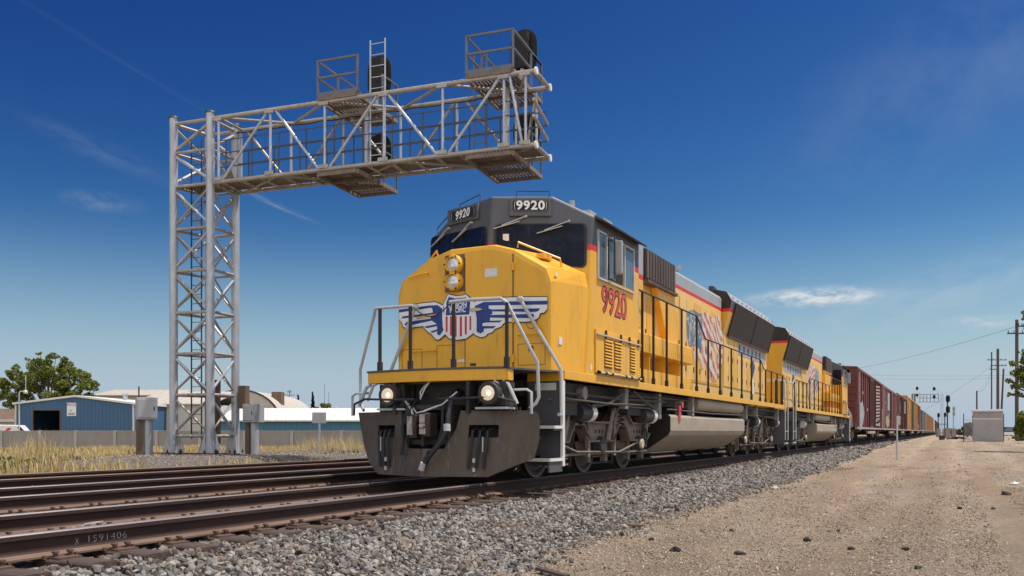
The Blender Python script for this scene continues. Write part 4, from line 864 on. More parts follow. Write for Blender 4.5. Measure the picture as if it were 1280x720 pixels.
grass('tall_stalks', 60000, (-45, -16.5, 8, 45), .5, 1.25, 'dry_grass', 'tall pale dry weed stalks left of the locomotive plow', .004, patch(365, 470, 32, 42), droop=.5)
grass('green_weeds', 50000, (-45, -15.5, 8, 45), .2, .5, 'weed_green', 'low green weeds beside the siding left of the plow', .02, patch(390, 470, 28, 36))
def weed(u, d, lab, w, h, n, name='weed_bush', z=-.25, m='weed_green'):
    r = frame(name, u, d, z, lab, 'weed', 'green weed bushes by the tracks'); s = d / F
    bl = [(random.uniform(-w, w) * s, random.uniform(-.3, .3), random.uniform(.1, h * .8) * s * 1.0, random.uniform(.16, .3) * w * s) for _ in range(n)]
    leaves('foliage', clump_pts(bl, 1500), .045, m, r, .45); b = MB()
    for (x, y, z_, q) in bl: b.cyl((x * .3, 0, -.1), (x, y, z_ + q * .4), .008, .004, n=5)
    b.build('stem', 'leaf_olive', r)
weed(22, 20, 'grey green weed bush, the largest, in dry grass beside the siding', 20, 26, 26)
weed(377, 29, 'small green weed clump at the edge of the signal bridge gravel pad', 4, 9, 5, z=-.15)
weed(388, 27.5, 'tiny orange-brown weed clump next to the thin sign post', 2.5, 5, 4, z=-.18, m='leaf_olive')

# ------------------------------------------------------------------ locomotives
S0 = 10.2
def fq(x, z): return 2.25 + 0.5 * abs(x) + 0.1176 * (z - 2.4)        # raked V front of the cab
def loc_y(u, v, y):                                                     # pixel on the plane y (locomotive frame of the leading unit)
    p = at_y(u, v, S0 + y); return Vector((p.x - L0, y, p.z))
def loc_x(u, v, x): p = at_x(u, v, L0 + x); return Vector((x, p.y - S0, p.z))
FN = {1: Vector((0.5, -1, 0.1176)).normalized(), -1: Vector((-0.5, -1, 0.1176)).normalized()}
def cab_px(u, v, sd):                                                   # pixel on the cab's right or left front pane plane
    n = FN[sd]; p = at_pl(u, v, Vector((L0, S0 + 2.25, 2.4)), n); return Vector((p.x - L0, p.y - S0, p.z))
def offset_poly(P, d):
    n = len(P); A = sum(P[i][0] * P[(i + 1) % n][1] - P[(i + 1) % n][0] * P[i][1] for i in range(n)); sg = 1 if A > 0 else -1; out = []
    for i in range(n):
        p0, p1, p2 = Vector(P[i - 1]), Vector(P[i]), Vector(P[(i + 1) % n]); a = (p1 - p0).normalized(); b = (p2 - p1).normalized()
        na, nb = Vector((a.y, -a.x)) * sg, Vector((b.y, -b.x)) * sg; m = na + nb; m = m.normalized() if m.length > .2 else na; out.append(tuple(p1 + m * d / max(.6, m.dot(na))))
    return out
def round_poly(P, r=0.08, k=4):
    out = []; n = len(P)
    for i in range(n):
        p0, p1, p2 = Vector(P[i - 1]), Vector(P[i]), Vector(P[(i + 1) % n]); a = p1 + (p0 - p1).normalized() * r; b = p1 + (p2 - p1).normalized() * r
        for j in range(k + 1): t = j / k; out.append(a * (1 - t) ** 2 + p1 * 2 * t * (1 - t) + b * t * t)
    return out
def make_flag_mat():
    nt, N, L, B = node_mat('flag_mural'); B.inputs['Roughness'].default_value = 0.55
    tc = N.new('ShaderNodeTexCoord'); sp = N.new('ShaderNodeSeparateXYZ'); L.new(tc.outputs['Object'], sp.inputs[0])
    wv = noise_n(N, L, tc.outputs['Object'], 0.8, 3, 0.5)
    def mth(op, a, b):
        m = N.new('ShaderNodeMath'); m.operation = op
        for i, s in enumerate((a, b)):
            if isinstance(s, (int, float)): m.inputs[i].default_value = s
            else: L.new(s, m.inputs[i])
        return m.outputs[0]
    zz_ = mth('ADD', mth('MULTIPLY', sp.outputs[1], 0.55), mth('ADD', sp.outputs[2], mth('MULTIPLY', wv, 1.5)))
    st = mth('GREATER_THAN', mth('SINE', mth('MULTIPLY', zz_, 19.0), 0), 0.0)
    c = mix_n(N, L, st, (0.62, 0.58, 0.54), (0.46, 0.13, 0.11))
    v = N.new('ShaderNodeTexVoronoi'); v.inputs['Scale'].default_value = 6; L.new(tc.outputs['Object'], v.inputs['Vector'])
    blue = mix_n(N, L, mr_n(N, L, v.outputs['Distance'], 0.3, 0.22), (0.10, 0.17, 0.26), (0.55, 0.57, 0.58))
    can = mth('MULTIPLY', mth('LESS_THAN', mth('ADD', sp.outputs[1], mth('MULTIPLY', wv, .5)), 12.45), mth('GREATER_THAN', mth('ADD', sp.outputs[2], mth('MULTIPLY', wv, .4)), 3.05))
    c = mix_n(N, L, can, c, blue)
    c = mix_n(N, L, mr_n(N, L, noise_n(N, L, tc.outputs['Object'], 2.5, 8, 0.7), .46, .62, 0, .8), c, (0.70, 0.50, 0.22))
    L.new(c, B.inputs['Base Color'])
make_flag_mat()

def wheelset(parent, y, name='wheel'):
    for sx in (-1, 1):
        b = MB(); b.lathe([(sx * 0.685, .2), (sx * .685, .5), (sx * .69, .535), (sx * .715, .535), (sx * .725, .515), (sx * .80, .51), (sx * .805, .49), (sx * .805, .43), (sx * .775, .40), (sx * .765, .16), (sx * .81, .13), (sx * .81, .02)], (0, y, .51), 'x', 28)
        w = b.build(name, 'wheel_steel', parent, smooth=True)
        b = MB(); b.lathe([(sx * .8055, .425), (sx * .81, .44), (sx * .81, .485), (sx * .8055, .50)], (0, y, .51), 'x', 28); bb = MB()
        for i in range(28):
            t0, t1 = 2 * math.pi * i / 28, 2 * math.pi * (i + 1) / 28
            P = [(sx * .808, y + r_ * math.cos(t), .51 + r_ * math.sin(t)) for r_, t in ((.478, t0), (.496, t0), (.496, t1), (.478, t1))]; bb.add(P, [(0, 1, 2, 3)])
        bb.build('rim', 'wheel_rim', w)
    b = MB(); b.cyl((-.7, y, .51), (.7, y, .51), .09, n=10); b.build('axle', 'dark_steel', parent)

def make_truck(root, yc, ax):
    b = MB()
    prof = [(-2.75, .86), (-2.5, .90), (-1.66, .90), (-1.22, 1.2), (-.88, 1.2), (-.45, .90), (.45, .90), (.88, 1.2), (1.22, 1.2), (1.66, .90), (2.5, .90), (2.75, .86),
            (2.75, .70), (2.55, .57), (1.52, .57), (1.28, .86), (.86, .86), (.58, .57), (-.58, .57), (-.86, .86), (-1.28, .86), (-1.52, .57), (-2.5, .57), (-2.75, .70)]
    for sx in (-1, 1):
        b.prism([(yc + p[0], p[1]) for p in prof], 'x', sx * 1.0, sx * 1.09)
        for p0, p1 in zip(prof[:11], prof[1:12]): b.beam((sx * 1.06, yc + p0[0], p0[1]), (sx * 1.06, yc + p1[0], p1[1]), .2, .035)
        for p0, p1 in zip(prof[12:23], prof[13:24]): b.beam((sx * 1.06, yc + p0[0], p0[1]), (sx * 1.06, yc + p1[0], p1[1]), .2, .035)
    b.box(-.99, .99, yc - 1.2, yc - .85, .75, 1.1); b.box(-.99, .99, yc + .85, yc + 1.2, .75, 1.1)
    t = b.build('truck', 'truck_grime', root)
    for a in ax: wheelset(t, a)
    for sx in (-1, 1):
        for i, a in enumerate(ax):
            for d in (-1, 1):
                b = MB(); b.prism([(a + d * .54, .35), (a + d * .62, .35), (a + d * .62, .75), (a + d * .52, .75)], 'x', sx * .76 - .05, sx * .76 + .05); b.build('brake_shoe', 'truck_grime', t)
            b = MB(); b.tube([(sx * .98, a - .95, 1.1), (sx * .96, a - .85, .7), (sx * .85, a - .72, .35), (sx * .78, a - .62, .12)], .018, 6); b.build('sand_pipe', 'pipe_grime', t, smooth=True)
            b = MB(); b.cyl((sx * 1.14, a + .3, .62), (sx * 1.16, a + .52, 1.12), .035, n=8); b.cyl((sx * 1.14, a + .3, .58), (sx * 1.15, a + .4, .85), .05, n=8); b.build('shock_absorber', 'bracket_grime', t)
        b = MB(); b.tube([(sx * 1.1, yc - 1.9, 1.1), (sx * 1.2, yc - 1.2, 1.3), (sx * 1.15, yc - .4, 1.14), (sx * 1.2, yc + .5, 1.28), (sx * 1.1, yc + 1.6, 1.1)], .016, 6); b.build('air_line', 'rubber', t, smooth=True)
    for sx in (-1, 1):
        b = MB()
        for a in ax:
            for d in (-.17, 0, .17): b.cyl((sx * 1.091, a + d, .74), (sx * 1.096, a + d, .74), .035, n=8)
        b.build_each('hole_shade_disc', 'dark_void', t)  # flat dark discs painted as the shade inside the frame holes
        for i, a in enumerate(ax):
            b = MB(); b.box(sx * 1.0 - .08, sx * 1.0 + .08, a - .22, a + .22, .33, .555); b.cyl((sx * 1.08, a, .5), (sx * 1.18, a, .5), .16, .14, n=14); b.build('journal_box', 'dark_steel', t)
            if i == 0 or i == 2:
                b = MB(); b.cyl((sx * 1.181, a, .5), (sx * 1.22, a, .5), .105, .09, n=14); b.build('hub_cap', 'hub_cream', t, smooth=True)
            for d in (-.42, .42):
                b = MB(); b.box(sx * 1.02 - .05, sx * 1.02 + .05, a + d - .06, a + d + .06, .2, .8); b.beam((sx * 1.0, a + d, .5), (sx * .85, a + d * 1.25, .45), .09, .22); b.build('brake_hanger', 'truck_grime', t)
        for d in (-1.05, 1.05):                       # coil springs and upright links
            b = MB(); pts = [(sx * 1.12 + .075 * math.cos(k * .9), yc + d + .075 * math.sin(k * .9), .78 + k * .0125) for k in range(34)]; b.tube(pts, .016, 5); b.build('spring', 'dark_steel', t)
            b = MB(); b.box(sx * 1.13 - .03, sx * 1.13 + .03, yc + d * .62 - .05, yc + d * .62 + .05, .3, 1.18); b.build('link', 'truck_grime', t)
        for d0, d1 in ((-1.4, -.85), (1.9, 2.55)):
            b = MB(); b.cyl((sx * 1.22, yc + d0, 1.05), (sx * 1.22, yc + d1 - .12, 1.05), .145, n=14); o = b.build('brake_cylinder', 'dark_steel', t, smooth=True)
            b = MB(); b.cyl((sx * 1.22, yc + d1 - .12, 1.05), (sx * 1.22, yc + d1 + .06, 1.05), .155, n=14); b.build('cylinder_band', 'white_paint', o, smooth=True)
        b = MB(); b.tube([(sx * 1.32, yc - 2.7, 1.22), (sx * 1.32, yc - .9, 1.24), (sx * 1.32, yc + 1.2, 1.2), (sx * 1.32, yc + 2.6, 1.2)], .016, 6)
        b.tube([(sx * 1.15, yc - 2.3, .62), (sx * 1.15, yc - 1.2, .4), (sx * 1.15, yc + .9, .36), (sx * 1.15, yc + 2.3, .58)], .02, 6)
        b.build_each('brake_pipe', 'truck_grime', t)
        b = MB(); b.box(sx * 1.1 - .03, sx * 1.1 + .03, yc - 2.6, yc + 2.6, .335, .375); b.build('tie_bar', 'truck_grime', t)
        b = MB()
        ch = [(sx * 1.2, yc + 2.32 + .07 * math.cos(t_), .62 + .2 * math.sin(t_)) for t_ in [i * .5 for i in range(14)]]; b.tube(ch, .014, 5); b.build('chain', 'dark_steel', t)
    return t

def make_loco(origin, rz, number, label, group, lead):
    yp, yd = 'yellow_paint', 'yellow_dusty'
    L = empty('diesel_locomotive', origin, label, 'locomotive', group, rz)
    # underframe and deck
    b = MB(); b.box(-1.15, 1.15, 2.0, 21.3, 1.28, 1.53); b.box(-.5, .5, 1.0, 22.0, .95, 1.279); b.build('underframe', 'dark_steel', L)
    for sx in (-1, 1):
        b = MB(); b.box(sx * 1.5 - .02, sx * 1.5 + .02, 1.98, 21.4, 1.525, 1.66); b.build('side_sill', yp, L, bevel=.008)
        b = MB(); b.box(min(sx * .96, sx * 1.478), max(sx * .96, sx * 1.478), 1.98, 21.4, 1.60, 1.655); b.build('walkway', 'grey_paint', L)
    # ---- front platform
    n = 12; fr = [(-1.17 + 2.34 * i / n, .55 + .16 * ((-1.17 + 2.34 * i / n) / 1.17) ** 2) for i in range(n + 1)]
    b = MB(); b.prism([(-1.17, .95)] + [(p[0], p[1]) for p in fr] + [(1.17, .95)], 'z', 1.455, 1.618); b.build('front_beam', 'yellow_nose', L, bevel=.008)
    b = MB(); b.prism([(-1.5, 1.93), (-1.19, .98)] + [(p[0] * 1.01, p[1] - .012) for p in fr] + [(1.19, .98), (1.5, 1.93)], 'z', 1.6185, 1.645); b.build('front_deck', 'step_grey', L)
    b = MB()
    for sx in (-1, 1):
        b.box(min(sx * .92, sx * 1.5), max(sx * .92, sx * 1.5), 1.93, 1.97, .22, 1.50)
    sws = b.build_each('step_wall', 'step_grey', L)
    for sx, sw in zip((-1, 1), sws):
        b = MB(); b.box(min(sx * .92, sx * 1.5), max(sx * .92, sx * 1.5), 1.925, 1.975, 1.501, 1.617); b.build('step_band', 'yellow_nose', sw)
    for sx, sw in zip((-1, 1), sws):
        b = MB(); b.box(sx * 1.5 - .02, sx * 1.5 + .02, 1.9, 1.98, .22, 1.5); b.build('edge_strip', 'white_paint', sw)
        for z_, y0, y1 in ((.30, 1.45, 1.92), (.78, 1.62, 1.92)):
            b = MB(); b.box(min(sx * 1.0, sx * 1.5), max(sx * 1.0, sx * 1.5), y0, y1, z_, z_ + .035); b.box(sx * 1.49 - .012, sx * 1.49 + .012, y0, y1, z_ - .16 if z_ < .5 else z_ - .03, z_ - .001); st = b.build('step', 'step_grey', sw)
            b = MB(); b.box(min(sx * 1.0, sx * 1.51), max(sx * 1.0, sx * 1.51), y0 - .02, y0 - .001, z_ - .0, z_ + .045); b.box(sx * 1.51 - .012, sx * 1.51 + .012, y0, y1, z_, z_ + .045); b.build('tread_edge', 'white_paint', st)
    b = MB(); b.box(1.05, 1.4, 1.918, 1.9245, 1.36, 1.47); b.build('notice_plate', 'white_paint', sw)
    # pilot and plow
    b = MB(); b.box(-1.12, 1.12, .95, 1.0, .45, 1.45); b.box(-.32, .32, .6, .949, .55, .62); b.box(-.32, .32, .6, .949, 1.05, 1.12); b.box(-.38, -.32, .55, .949, .55, 1.12); b.box(.32, .38, .55, .949, .55, 1.12)
    for sx in (-1, 1):
        b.prism([(sx * .45, 1.44), (sx * 1.0, 1.44), (sx * .45, .95)], 'y', .86, .90); b.box(sx * .9 - .18, sx * .9 + .18, .55, .949, 1.12, 1.40) if False else None
        b.box(sx * .62 - .025, sx * .62 + .025, .6, .949, 1.0, 1.45)
    b.build('pilot_plate', 'dark_steel', L)
    for sx in (-1, 1):
        f = lambda x: .36 + .36 * abs(x)
        polys = [[(0, .1), (.3, .1), (.3, .49), (0, .49)], [(.3, .1), (.62, .1), (.62, .65), (.62, .83), (.62, 1.03), (.5, 1.03), (.45, .78), (.3, .49)], [(.62, .1), (.92, .1), (1.02, .15), (1.02, .65), (.62, .65)],
                 [(.62, .83), (1.02, .83), (1.02, 1.03), (.62, 1.03)], [(1.02, .15), (1.5, .36), (1.56, .6), (1.56, .88), (1.53, .99), (1.47, 1.03), (1.02, 1.03), (1.02, .83), (1.02, .65)] if sx > 0 else [(1.02, .15), (1.22, .3), (1.36, .55), (1.46, .8), (1.54, 1.03), (1.02, 1.03), (1.02, .83), (1.02, .65)]]
        b = MB()
        for P in polys: b.add([(sx * x, f(x) + .09 * (z - .1) - .16 * max(0, .35 - z), z) for x, z in P], [tuple(range(len(P)))])
        o = b.build('plow', 'plow_steel', L); md = o.modifiers.new('thickness', 'SOLIDIFY'); md.thickness = .03; md.offset = 0
        # hoses hung through the plow opening
        b = MB()
        for i in range(3):
            x = sx * (.70 + .1 * i); y = f(x) - .03
            b.tube([(x, y + .25, .8), (x, y + .02, .74), (x + sx * .01, y - .03, .6), (x - sx * .02, y - .04, .35), (x - sx * .03, y - .05, .22)], .022, 7)
        h = b.build_each('air_hose', 'rubber', L, smooth=True)[1]
        b = MB(); x = sx * .74; b.cyl((x, f(x) - .05, .3), (x, f(x) - .05, .36), .03, n=8); b.cyl((x, f(x) - .06, .17), (x, f(x) - .06, .23), .025, n=8); b.beam((sx * .86, f(.86) - .06, .45), (sx * .86, f(.86) - .06, .66), .018, .018); b.build_each('hose_coupling', 'grab_grey', h)
        # ditch light
        c = Vector((.98 if sx > 0 else loc_y(485, 493, .55).x, .60, 1.27)); b = MB(); b.box(c.x - .16, c.x + .2, .68, .96, 1.1, 1.44); b.lathe([(0, .13), (-.02, .165), (-.12, .165), (-.15, .155), (-.15, .135)], (c.x, c.y + .08, c.z), 'y', 20); b.build('ditch_light', 'dark_steel', L, smooth=True)
        b = MB(); b.lathe([(-.16, .02), (-.155, .09), (-.14, .133)], (c.x, c.y + .08, c.z), 'y', 20); b.build('ditch_lens', 'lamp_glass', L, smooth=True)
        b = MB(); b.lathe([(-.171, .012), (-.168, .03)], (c.x + .02, c.y + .08, c.z), 'y', 12); b.build('ditch_bulb', 'lamp_white', L)
        b = MB(); b.box(c.x - .25, c.x + .25, .62, .95, 1.05, 1.08); b.build('pilot_step', 'grab_grey', L)
        # cut lever and lift bars
        b = MB(); b.tube([(sx * .2, .5, 1.2), (sx * .6, .52, 1.2), (sx * 1.1, .55, 1.22), (sx * 1.35, .62, 1.15), (sx * 1.38, .65, .98)], .018, 6); b.build('cut_lever', 'dark_steel', L)
        b = MB(); b.tube([(sx * 1.12, .72, 1.44), (sx * 1.2, .72, 1.4), (sx * 1.34, .72, 1.12)], .025, 6); b.tube([(sx * 1.0, .68, 1.44), (sx * 1.05, .68, 1.42), (sx * 1.15, .68, 1.2)], .022, 6)
        b.tube([(sx * 1.2, .8, 1.32), (sx * 1.45, .8, 1.32), (sx * 1.52, .8, 1.28), (sx * 1.52, .8, .98)], .02, 6); b.build_each('pilot_grab', 'grab_grey', L, smooth=True)
    # coupler
    b = MB(); b.box(-.09, .09, .5, 1.0, .76, .95); sh = b.build('coupler_shank', 'black_paint', L)
    b = MB(); b.prism([(-.15, .58), (-.17, .32), (-.1, .25), (-.05, .32), (-.05, .56)], 'z', .64, .98); b.prism([(.01, .56), (.02, .34), (.08, .28), (.15, .36), (.14, .58)], 'z', .66, 1.0); b.box(-.049, .009, .42, .52, .52, .9)
    cp = b.build('coupler', 'coupler_rust', L, bevel=.015)
    b = MB(); b.box(-.155, -.075, .235, .25, .69, .95); b.box(.04, .125, .25, .275, .70, .78); b.box(.04, .12, .25, .275, .86, .98); b.cyl((.08, .23, .82), (.08, .28, .82), .035, n=8); b.build_each('knuckle_face', 'worn_white', cp)
    b = MB()
    b.tube([(-.45, .85, 1.25), (-.42, .6, 1.0), (-.40, .5, .8), (-.34, .42, .6), (-.36, .4, .4)], .028, 7); b.tube([(-.3, .9, 1.3), (-.28, .62, 1.15), (-.26, .5, 1.05), (-.33, .45, .85)], .022, 7); b.tube([(.3, .9, 1.35), (.3, .6, 1.22), (.27, .5, 1.05), (.3, .45, .8), (.26, .42, .6)], .024, 7); b.tube([(.38, .85, 1.3), (.40, .55, 1.2), (.42, .4, .95), (.44, .36, .78), (.33, .28, .55), (.2, .2, .35), (.12, .22, .22)], .04, 8); b.tube([(.1, .8, .5), (.12, .35, .45), (.1, .25, .3), (.08, .22, .2)], .015, 6)
    hs = b.build_each('brake_hose', 'rubber', L, smooth=True)[3]
    b = MB(); b.cyl((.43, .35, .84), (.44, .34, .74), .05, n=10); b.cyl((.15, .19, .3), (.11, .19, .2), .045, n=10); b.build_each('hose_clamp', 'grab_grey', hs)
    b = MB(); b.tube([(-.12, .7, 1.45), (-.1, .5, 1.3), (-.05, .42, 1.2), (-.02, .5, 1.36), (.0, .6, 1.46)], .012, 5); b.tube([(-.3, .6, 1.1), (-.1, .4, 1.0), (.05, .35, 1.02), (.3, .45, 1.12), (.45, .6, 1.3)], .013, 5); b.tube([(-.5, .7, 1.2), (-.25, .5, 1.05), (-.22, .5, .95)], .02, 5); b.build_each('lift_cable', 'grab_grey', L)
    # front railing
    def st(p, q, nm='stanchion', m='stanchion_brown', r=.021):
        bb = MB(); bb.beam(p, q, r * 2, r * 1.6); o = bb.build(nm, m, L); b2 = MB(); b2.box(p[0] - .032, p[0] + .032, p[1] - .03, p[1] + .03, p[2] - .02, p[2] + .13); b2.build('foot', m, o); return o
    for u, v in ((475, 386), (513, 383), (567, 380), (633.5, 378)):
        t = loc_y(u, v, .70); st((t.x, .70, 1.645), (t.x, .70, t.z))
    zr1 = loc_y(475, 385, .7).z
    xl = loc_y(469, 385, .7).x; xc0 = loc_y(516, 381.5, .7).x; xc1 = loc_y(562, 379, .7).x
    b = MB(); b.tube([(xl, .70, zr1), (xc0, .70, zr1)], .022, 8); b.build('front_handrail', 'grab_grey', L, smooth=True)
    b = MB(); b.tube([(xc1, .70, zr1 + .01), (.62, .70, zr1 + .02), (1.08, .72, zr1 + .01), (1.17, .74, zr1 - .05), (1.52, 1.0, 1.70), (1.53, 1.02, 1.22), (1.5, 1.0, 1.14), (1.42, .95, 1.06)], .026, 8); b.build('front_handrail', 'grab_grey', L, smooth=True)
    b = MB(); b.tube([(xl, .70, zr1), (xl - .02, .72, zr1 - .06), (-1.52, 1.0, 1.70), (-1.53, 1.02, 1.22), (-1.5, 1.0, 1.14), (-1.42, .95, 1.06)], .024, 8); b.build('front_handrail', 'grab_grey', L, smooth=True)
    for sx in (-1, 1):
        k = Vector((sx * .93, 1.66, 2.72)); b = MB(); b.lathe([(-.05, .02), (-.03, .05), (.02, .05), (.04, .02)], k, 'y', 12); b.tube([k, (sx * 1.53, 1.80, 1.66), (sx * 1.53, 1.82, 1.02), (sx * 1.53, 1.80, .98), (sx * 1.53, 1.72, .99)], .027, 8); b.build('step_grab', 'grab_grey', L, smooth=True)
    b = MB(); b.tube([Vector((xc0, .70, zr1 - .02)).lerp(Vector((xc1, .70, zr1 - .02)), t / 10) + Vector((0, 0, -.16 * math.sin(math.pi * t / 10))) for t in range(11)], .009, 5); b.build('safety_chain', 'dark_steel', L)
    # ---- nose
    hf = [(1.37, 1.648), (1.37, 3.0), (1.29, 3.21), (.76, 3.53), (.40, 3.635)]; hb = [(1.47, 1.648), (1.47, 3.06), (1.42, 3.29), (.85, 3.62), (.45, 3.70)]
    def full(h): return [(x, z) for x, z in h] + [(-x, z) for x, z in reversed(h)]
    ins = [(x - .045, z if z < 1.7 else z - .085) for x, z in hf]
    r0, r1, r2 = full(ins), full(hf), full(hb); m = len(r0); b = MB()
    mid = [((a[0] + c[0]) / 2 + (.012 if a[0] > 0 else -.012), (a[1] + c[1]) / 2 + (.015 if a[1] > 1.7 else 0)) for a, c in zip(r0, r1)]
    vs = [(x, 1.80, z) for x, z in r0] + [(x, 1.82, z) for x, z in mid] + [(x, 1.895, z) for x, z in r1] + [(x, 3.05, z) for x, z in r2]
    fs = [tuple(range(m - 1, -1, -1))] + [(k * m + i, k * m + (i + 1) % m, (k + 1) * m + (i + 1) % m, (k + 1) * m + i) for k in range(3) for i in range(m)]
    b.add(vs, fs); nose = b.build('nose', 'yellow_nose', L)
    b = MB(); d0, d1 = loc_y(583, 363, 1.8), loc_y(640, 318, 1.8)
    b.box(-.09, .73, 1.788, 1.7995, 1.72, 3.43); door = b.build('nose_door', 'yellow_nose', nose, bevel=.004)
    b = MB(); b.box(-.105, -.091, 1.79, 1.7995, 1.7, 3.45); b.box(.731, .75, 1.79, 1.7995, 1.7, 3.45); b.box(-.09, .73, 1.79, 1.7995, 1.7, 1.719); b.build('door_seam', 'rust_box', nose)
    b = MB()
    for z in (1.85, 2.45, 3.25): b.cyl((.745, 1.78, z - .06), (.745, 1.78, z + .06), .02, n=8)
    b.build_each('hinge', 'yellow_nose', door)
    b = MB(); b.box(.26, .47, 1.783, 1.7875, 3.12, 3.25); b.box(-.33, -.1, 1.795, 1.7985, 1.83, 1.87) ; b.build_each('nose_plate', 'white_paint', nose)
    b = MB()
    def grab(x0, x1, z, y=1.8, dz=0):
        b.tube([(x0, y, z), (x0, y - .07, z), (x1, y - .07, z + dz), (x1, y, z + dz)], .012, 6)
    grab(-.78, -1.1, 3.27, dz=-.05); grab(.85, 1.22, 2.2, dz=0); grab(-1.05, -.62, 2.02); grab(-.95, -.6, 2.56, dz=.03)
    b.build_each('grab_iron', 'yellow_nose', nose, smooth=True)
    b = MB(); b.box(1.0, 1.08, 1.79, 1.7995, 1.95, 2.03); b.box(-.0, .1, 1.78, 1.7875, 1.76, 1.80); b.build_each('latch', 'dark_steel', nose)
    b = MB()
    for (x0, x1, z0, z1) in ((.82, 1.27, 1.74, 2.06), (-1.28, -.9, 1.74, 2.06), (-.62, -.3, 1.74, 2.1)):
        for q in ((x0, x1, z0, z0 + .008), (x0, x1, z1, z1 + .008), (x0, x0 + .008, z0, z1), (x1, x1 + .008, z0, z1)): b.box(q[0], q[1], 1.796, 1.7995, q[2], q[3])
    for i in range(24):
        t0, t1 = 2 * math.pi * i / 24, 2 * math.pi * (i + 1) / 24; b.add([(1.05 + r_ * math.cos(t), 1.7985, 2.38 + r_ * math.sin(t)) for r_, t in ((.085, t0), (.095, t0), (.095, t1), (.085, t1))], [(0, 1, 2, 3)])
    b.build('panel_seam', 'rust_box', nose)
    # headlights
    b = MB(); b.box(-.46, -.11, 1.79, 1.7995, 2.94, 3.52); hr = b.build('recess_shade_plate', 'rust_box', nose)  # flat brown plate, the shade of a recess put into its colour
    for z in (3.09, 3.36):
        b = MB(); b.lathe([(0, .155), (-.05, .155), (-.09, .14), (-.1, .115), (-.06, .105)], (-.28, 1.79, z), 'y', 24); o = b.build('headlight', 'yellow_nose', nose, smooth=True)
        b = MB(); b.lathe([(-.085, .02), (-.08, .06), (-.065, .106)], (-.28, 1.79, z), 'y', 24); b.build('lens', 'head_lens', o, smooth=True)
        b = MB()
        for k in range(6): t = k * math.pi / 3; b.cyl((-.28 + .135 * math.cos(t), 1.70, z + .135 * math.sin(t)), (-.28 + .135 * math.cos(t), 1.685, z + .135 * math.sin(t)), .014, n=6)
        b.build('bezel_bolt', 'dark_steel', o)
    # emblem, traced on the flat nose front
    def T(P): return [(max(-1.32, min(1.32, q.x)), q.z) for q in (loc_y(470 + x / 5.12, 340 + y / 5.12, 1.78) for x, y in P)]
    def em(P, y, mi, bld): bld.prism(T(P) if not isinstance(P[0][0], np.floating) else P, 'y', y - .003, y, mi)
    wr = [(600, 200), (690, 175), (860, 162), (1120, 158), (1133, 168), (1133, 200), (1115, 235), (1075, 260), (1050, 264), (1040, 292), (1010, 313), (960, 318), (850, 318), (820, 326), (800, 350), (760, 365), (745, 385), (715, 395), (700, 412), (670, 418), (640, 405), (615, 385)]
    wl = [(430, 215), (380, 193), (300, 200), (146, 222), (146, 305), (163, 320), (175, 350), (195, 360), (300, 345), (315, 365), (335, 385), (355, 395), (365, 410), (385, 432), (405, 432), (440, 400)]
    shd = [(462, 142), (515, 155), (560, 150), (575, 143), (600, 165), (635, 200), (632, 250), (640, 300), (638, 350), (620, 395), (580, 425), (520, 435), (470, 425), (440, 395), (428, 350), (428, 290), (440, 250), (432, 210)]
    b = MB(); YB = 1.7815
    for P in (wr, wl, shd):
        tp = T(P); b.prism([(max(-1.325, min(1.325, p[0])), p[1]) for p in offset_poly(tp, .014)], 'y', YB - .002, YB, 3)
    for P in (wr, wl): b.prism(T(P), 'y', YB - .0045, YB - .0025, 0)
    blue = [[(625, 222), (690, 192), (860, 188), (1118, 182), (1122, 192), (1100, 208), (860, 212), (722, 214), (722, 234), (745, 240), (1052, 232), (1040, 250), (1020, 256), (745, 252), (745, 268), (730, 275), (1008, 268), (1012, 286), (985, 295), (820, 294), (730, 292), (730, 312), (808, 310), (790, 322), (700, 324), (682, 328), (682, 346), (768, 346), (752, 361), (692, 362), (690, 380), (670, 394), (644, 382), (645, 300), (638, 250)],
            [(425, 235), (395, 212), (345, 214), (362, 240), (365, 262), (352, 282), (352, 308), (392, 335), (392, 400), (410, 406), (432, 372), (424, 300)], [(146, 240), (345, 214), (355, 228), (146, 260)], [(162, 298), (172, 284), (365, 260), (365, 276)], [(182, 338), (196, 320), (354, 298), (354, 312), (205, 345)], [(308, 350), (393, 333), (393, 346), (326, 360)], [(346, 382), (393, 366), (393, 378), (362, 390)]]
    for P in blue: b.prism(T(P), 'y', YB - .0065, YB - .005, 1)
    b.prism(T(shd), 'y', YB - .0095, YB - .007, 0)
    b.prism(T([(468, 160), (510, 170), (560, 165), (575, 162), (605, 195), (602, 235), (598, 272), (520, 276), (448, 278), (452, 235), (452, 195)]), 'y', YB - .0115, YB - .01, 1)
    for x0, x1, y1 in ((448, 460, 385), (476, 488, 408), (505, 518, 414), (538, 552, 412), (570, 583, 400), (600, 611, 372)): b.prism(T([(x0, 284), (x1, 284), (x1, y1), (x0, y1)]), 'y', YB - .0115, YB - .01, 2)
    emb = b.build('emblem', ['logo_white', 'logo_blue', 'logo_red', 'logo_black'], nose)
    b = MB(); b.prism(T([(605, 232), (660, 230), (688, 240), (660, 250), (605, 250)]), 'y', YB - .03, YB - .012); b.build('latch', 'hub_cream', nose)
    for tx, vv in (('UNION', 214), ('PACIFIC', 246)):
        c = loc_y(470 + 525 / 5.12, 340 + vv / 5.12, 1.78); text_mesh('emblem_text', tx, .105, (c.x, YB - .0135, c.z), X3, Z3, 'logo_white', emb, bold=.003, depth=.002, sx=.95 if tx == 'UNION' else .78)
    # nose top rail on the right brow
    b = MB()
    for sx in (-1, 1): b.tube([(sx * .72, 2.0, 3.58), (sx * .73, 1.98, 3.66), (sx * 1.28, 2.35, 3.42), (sx * 1.28, 2.4, 3.3)], .016, 6)
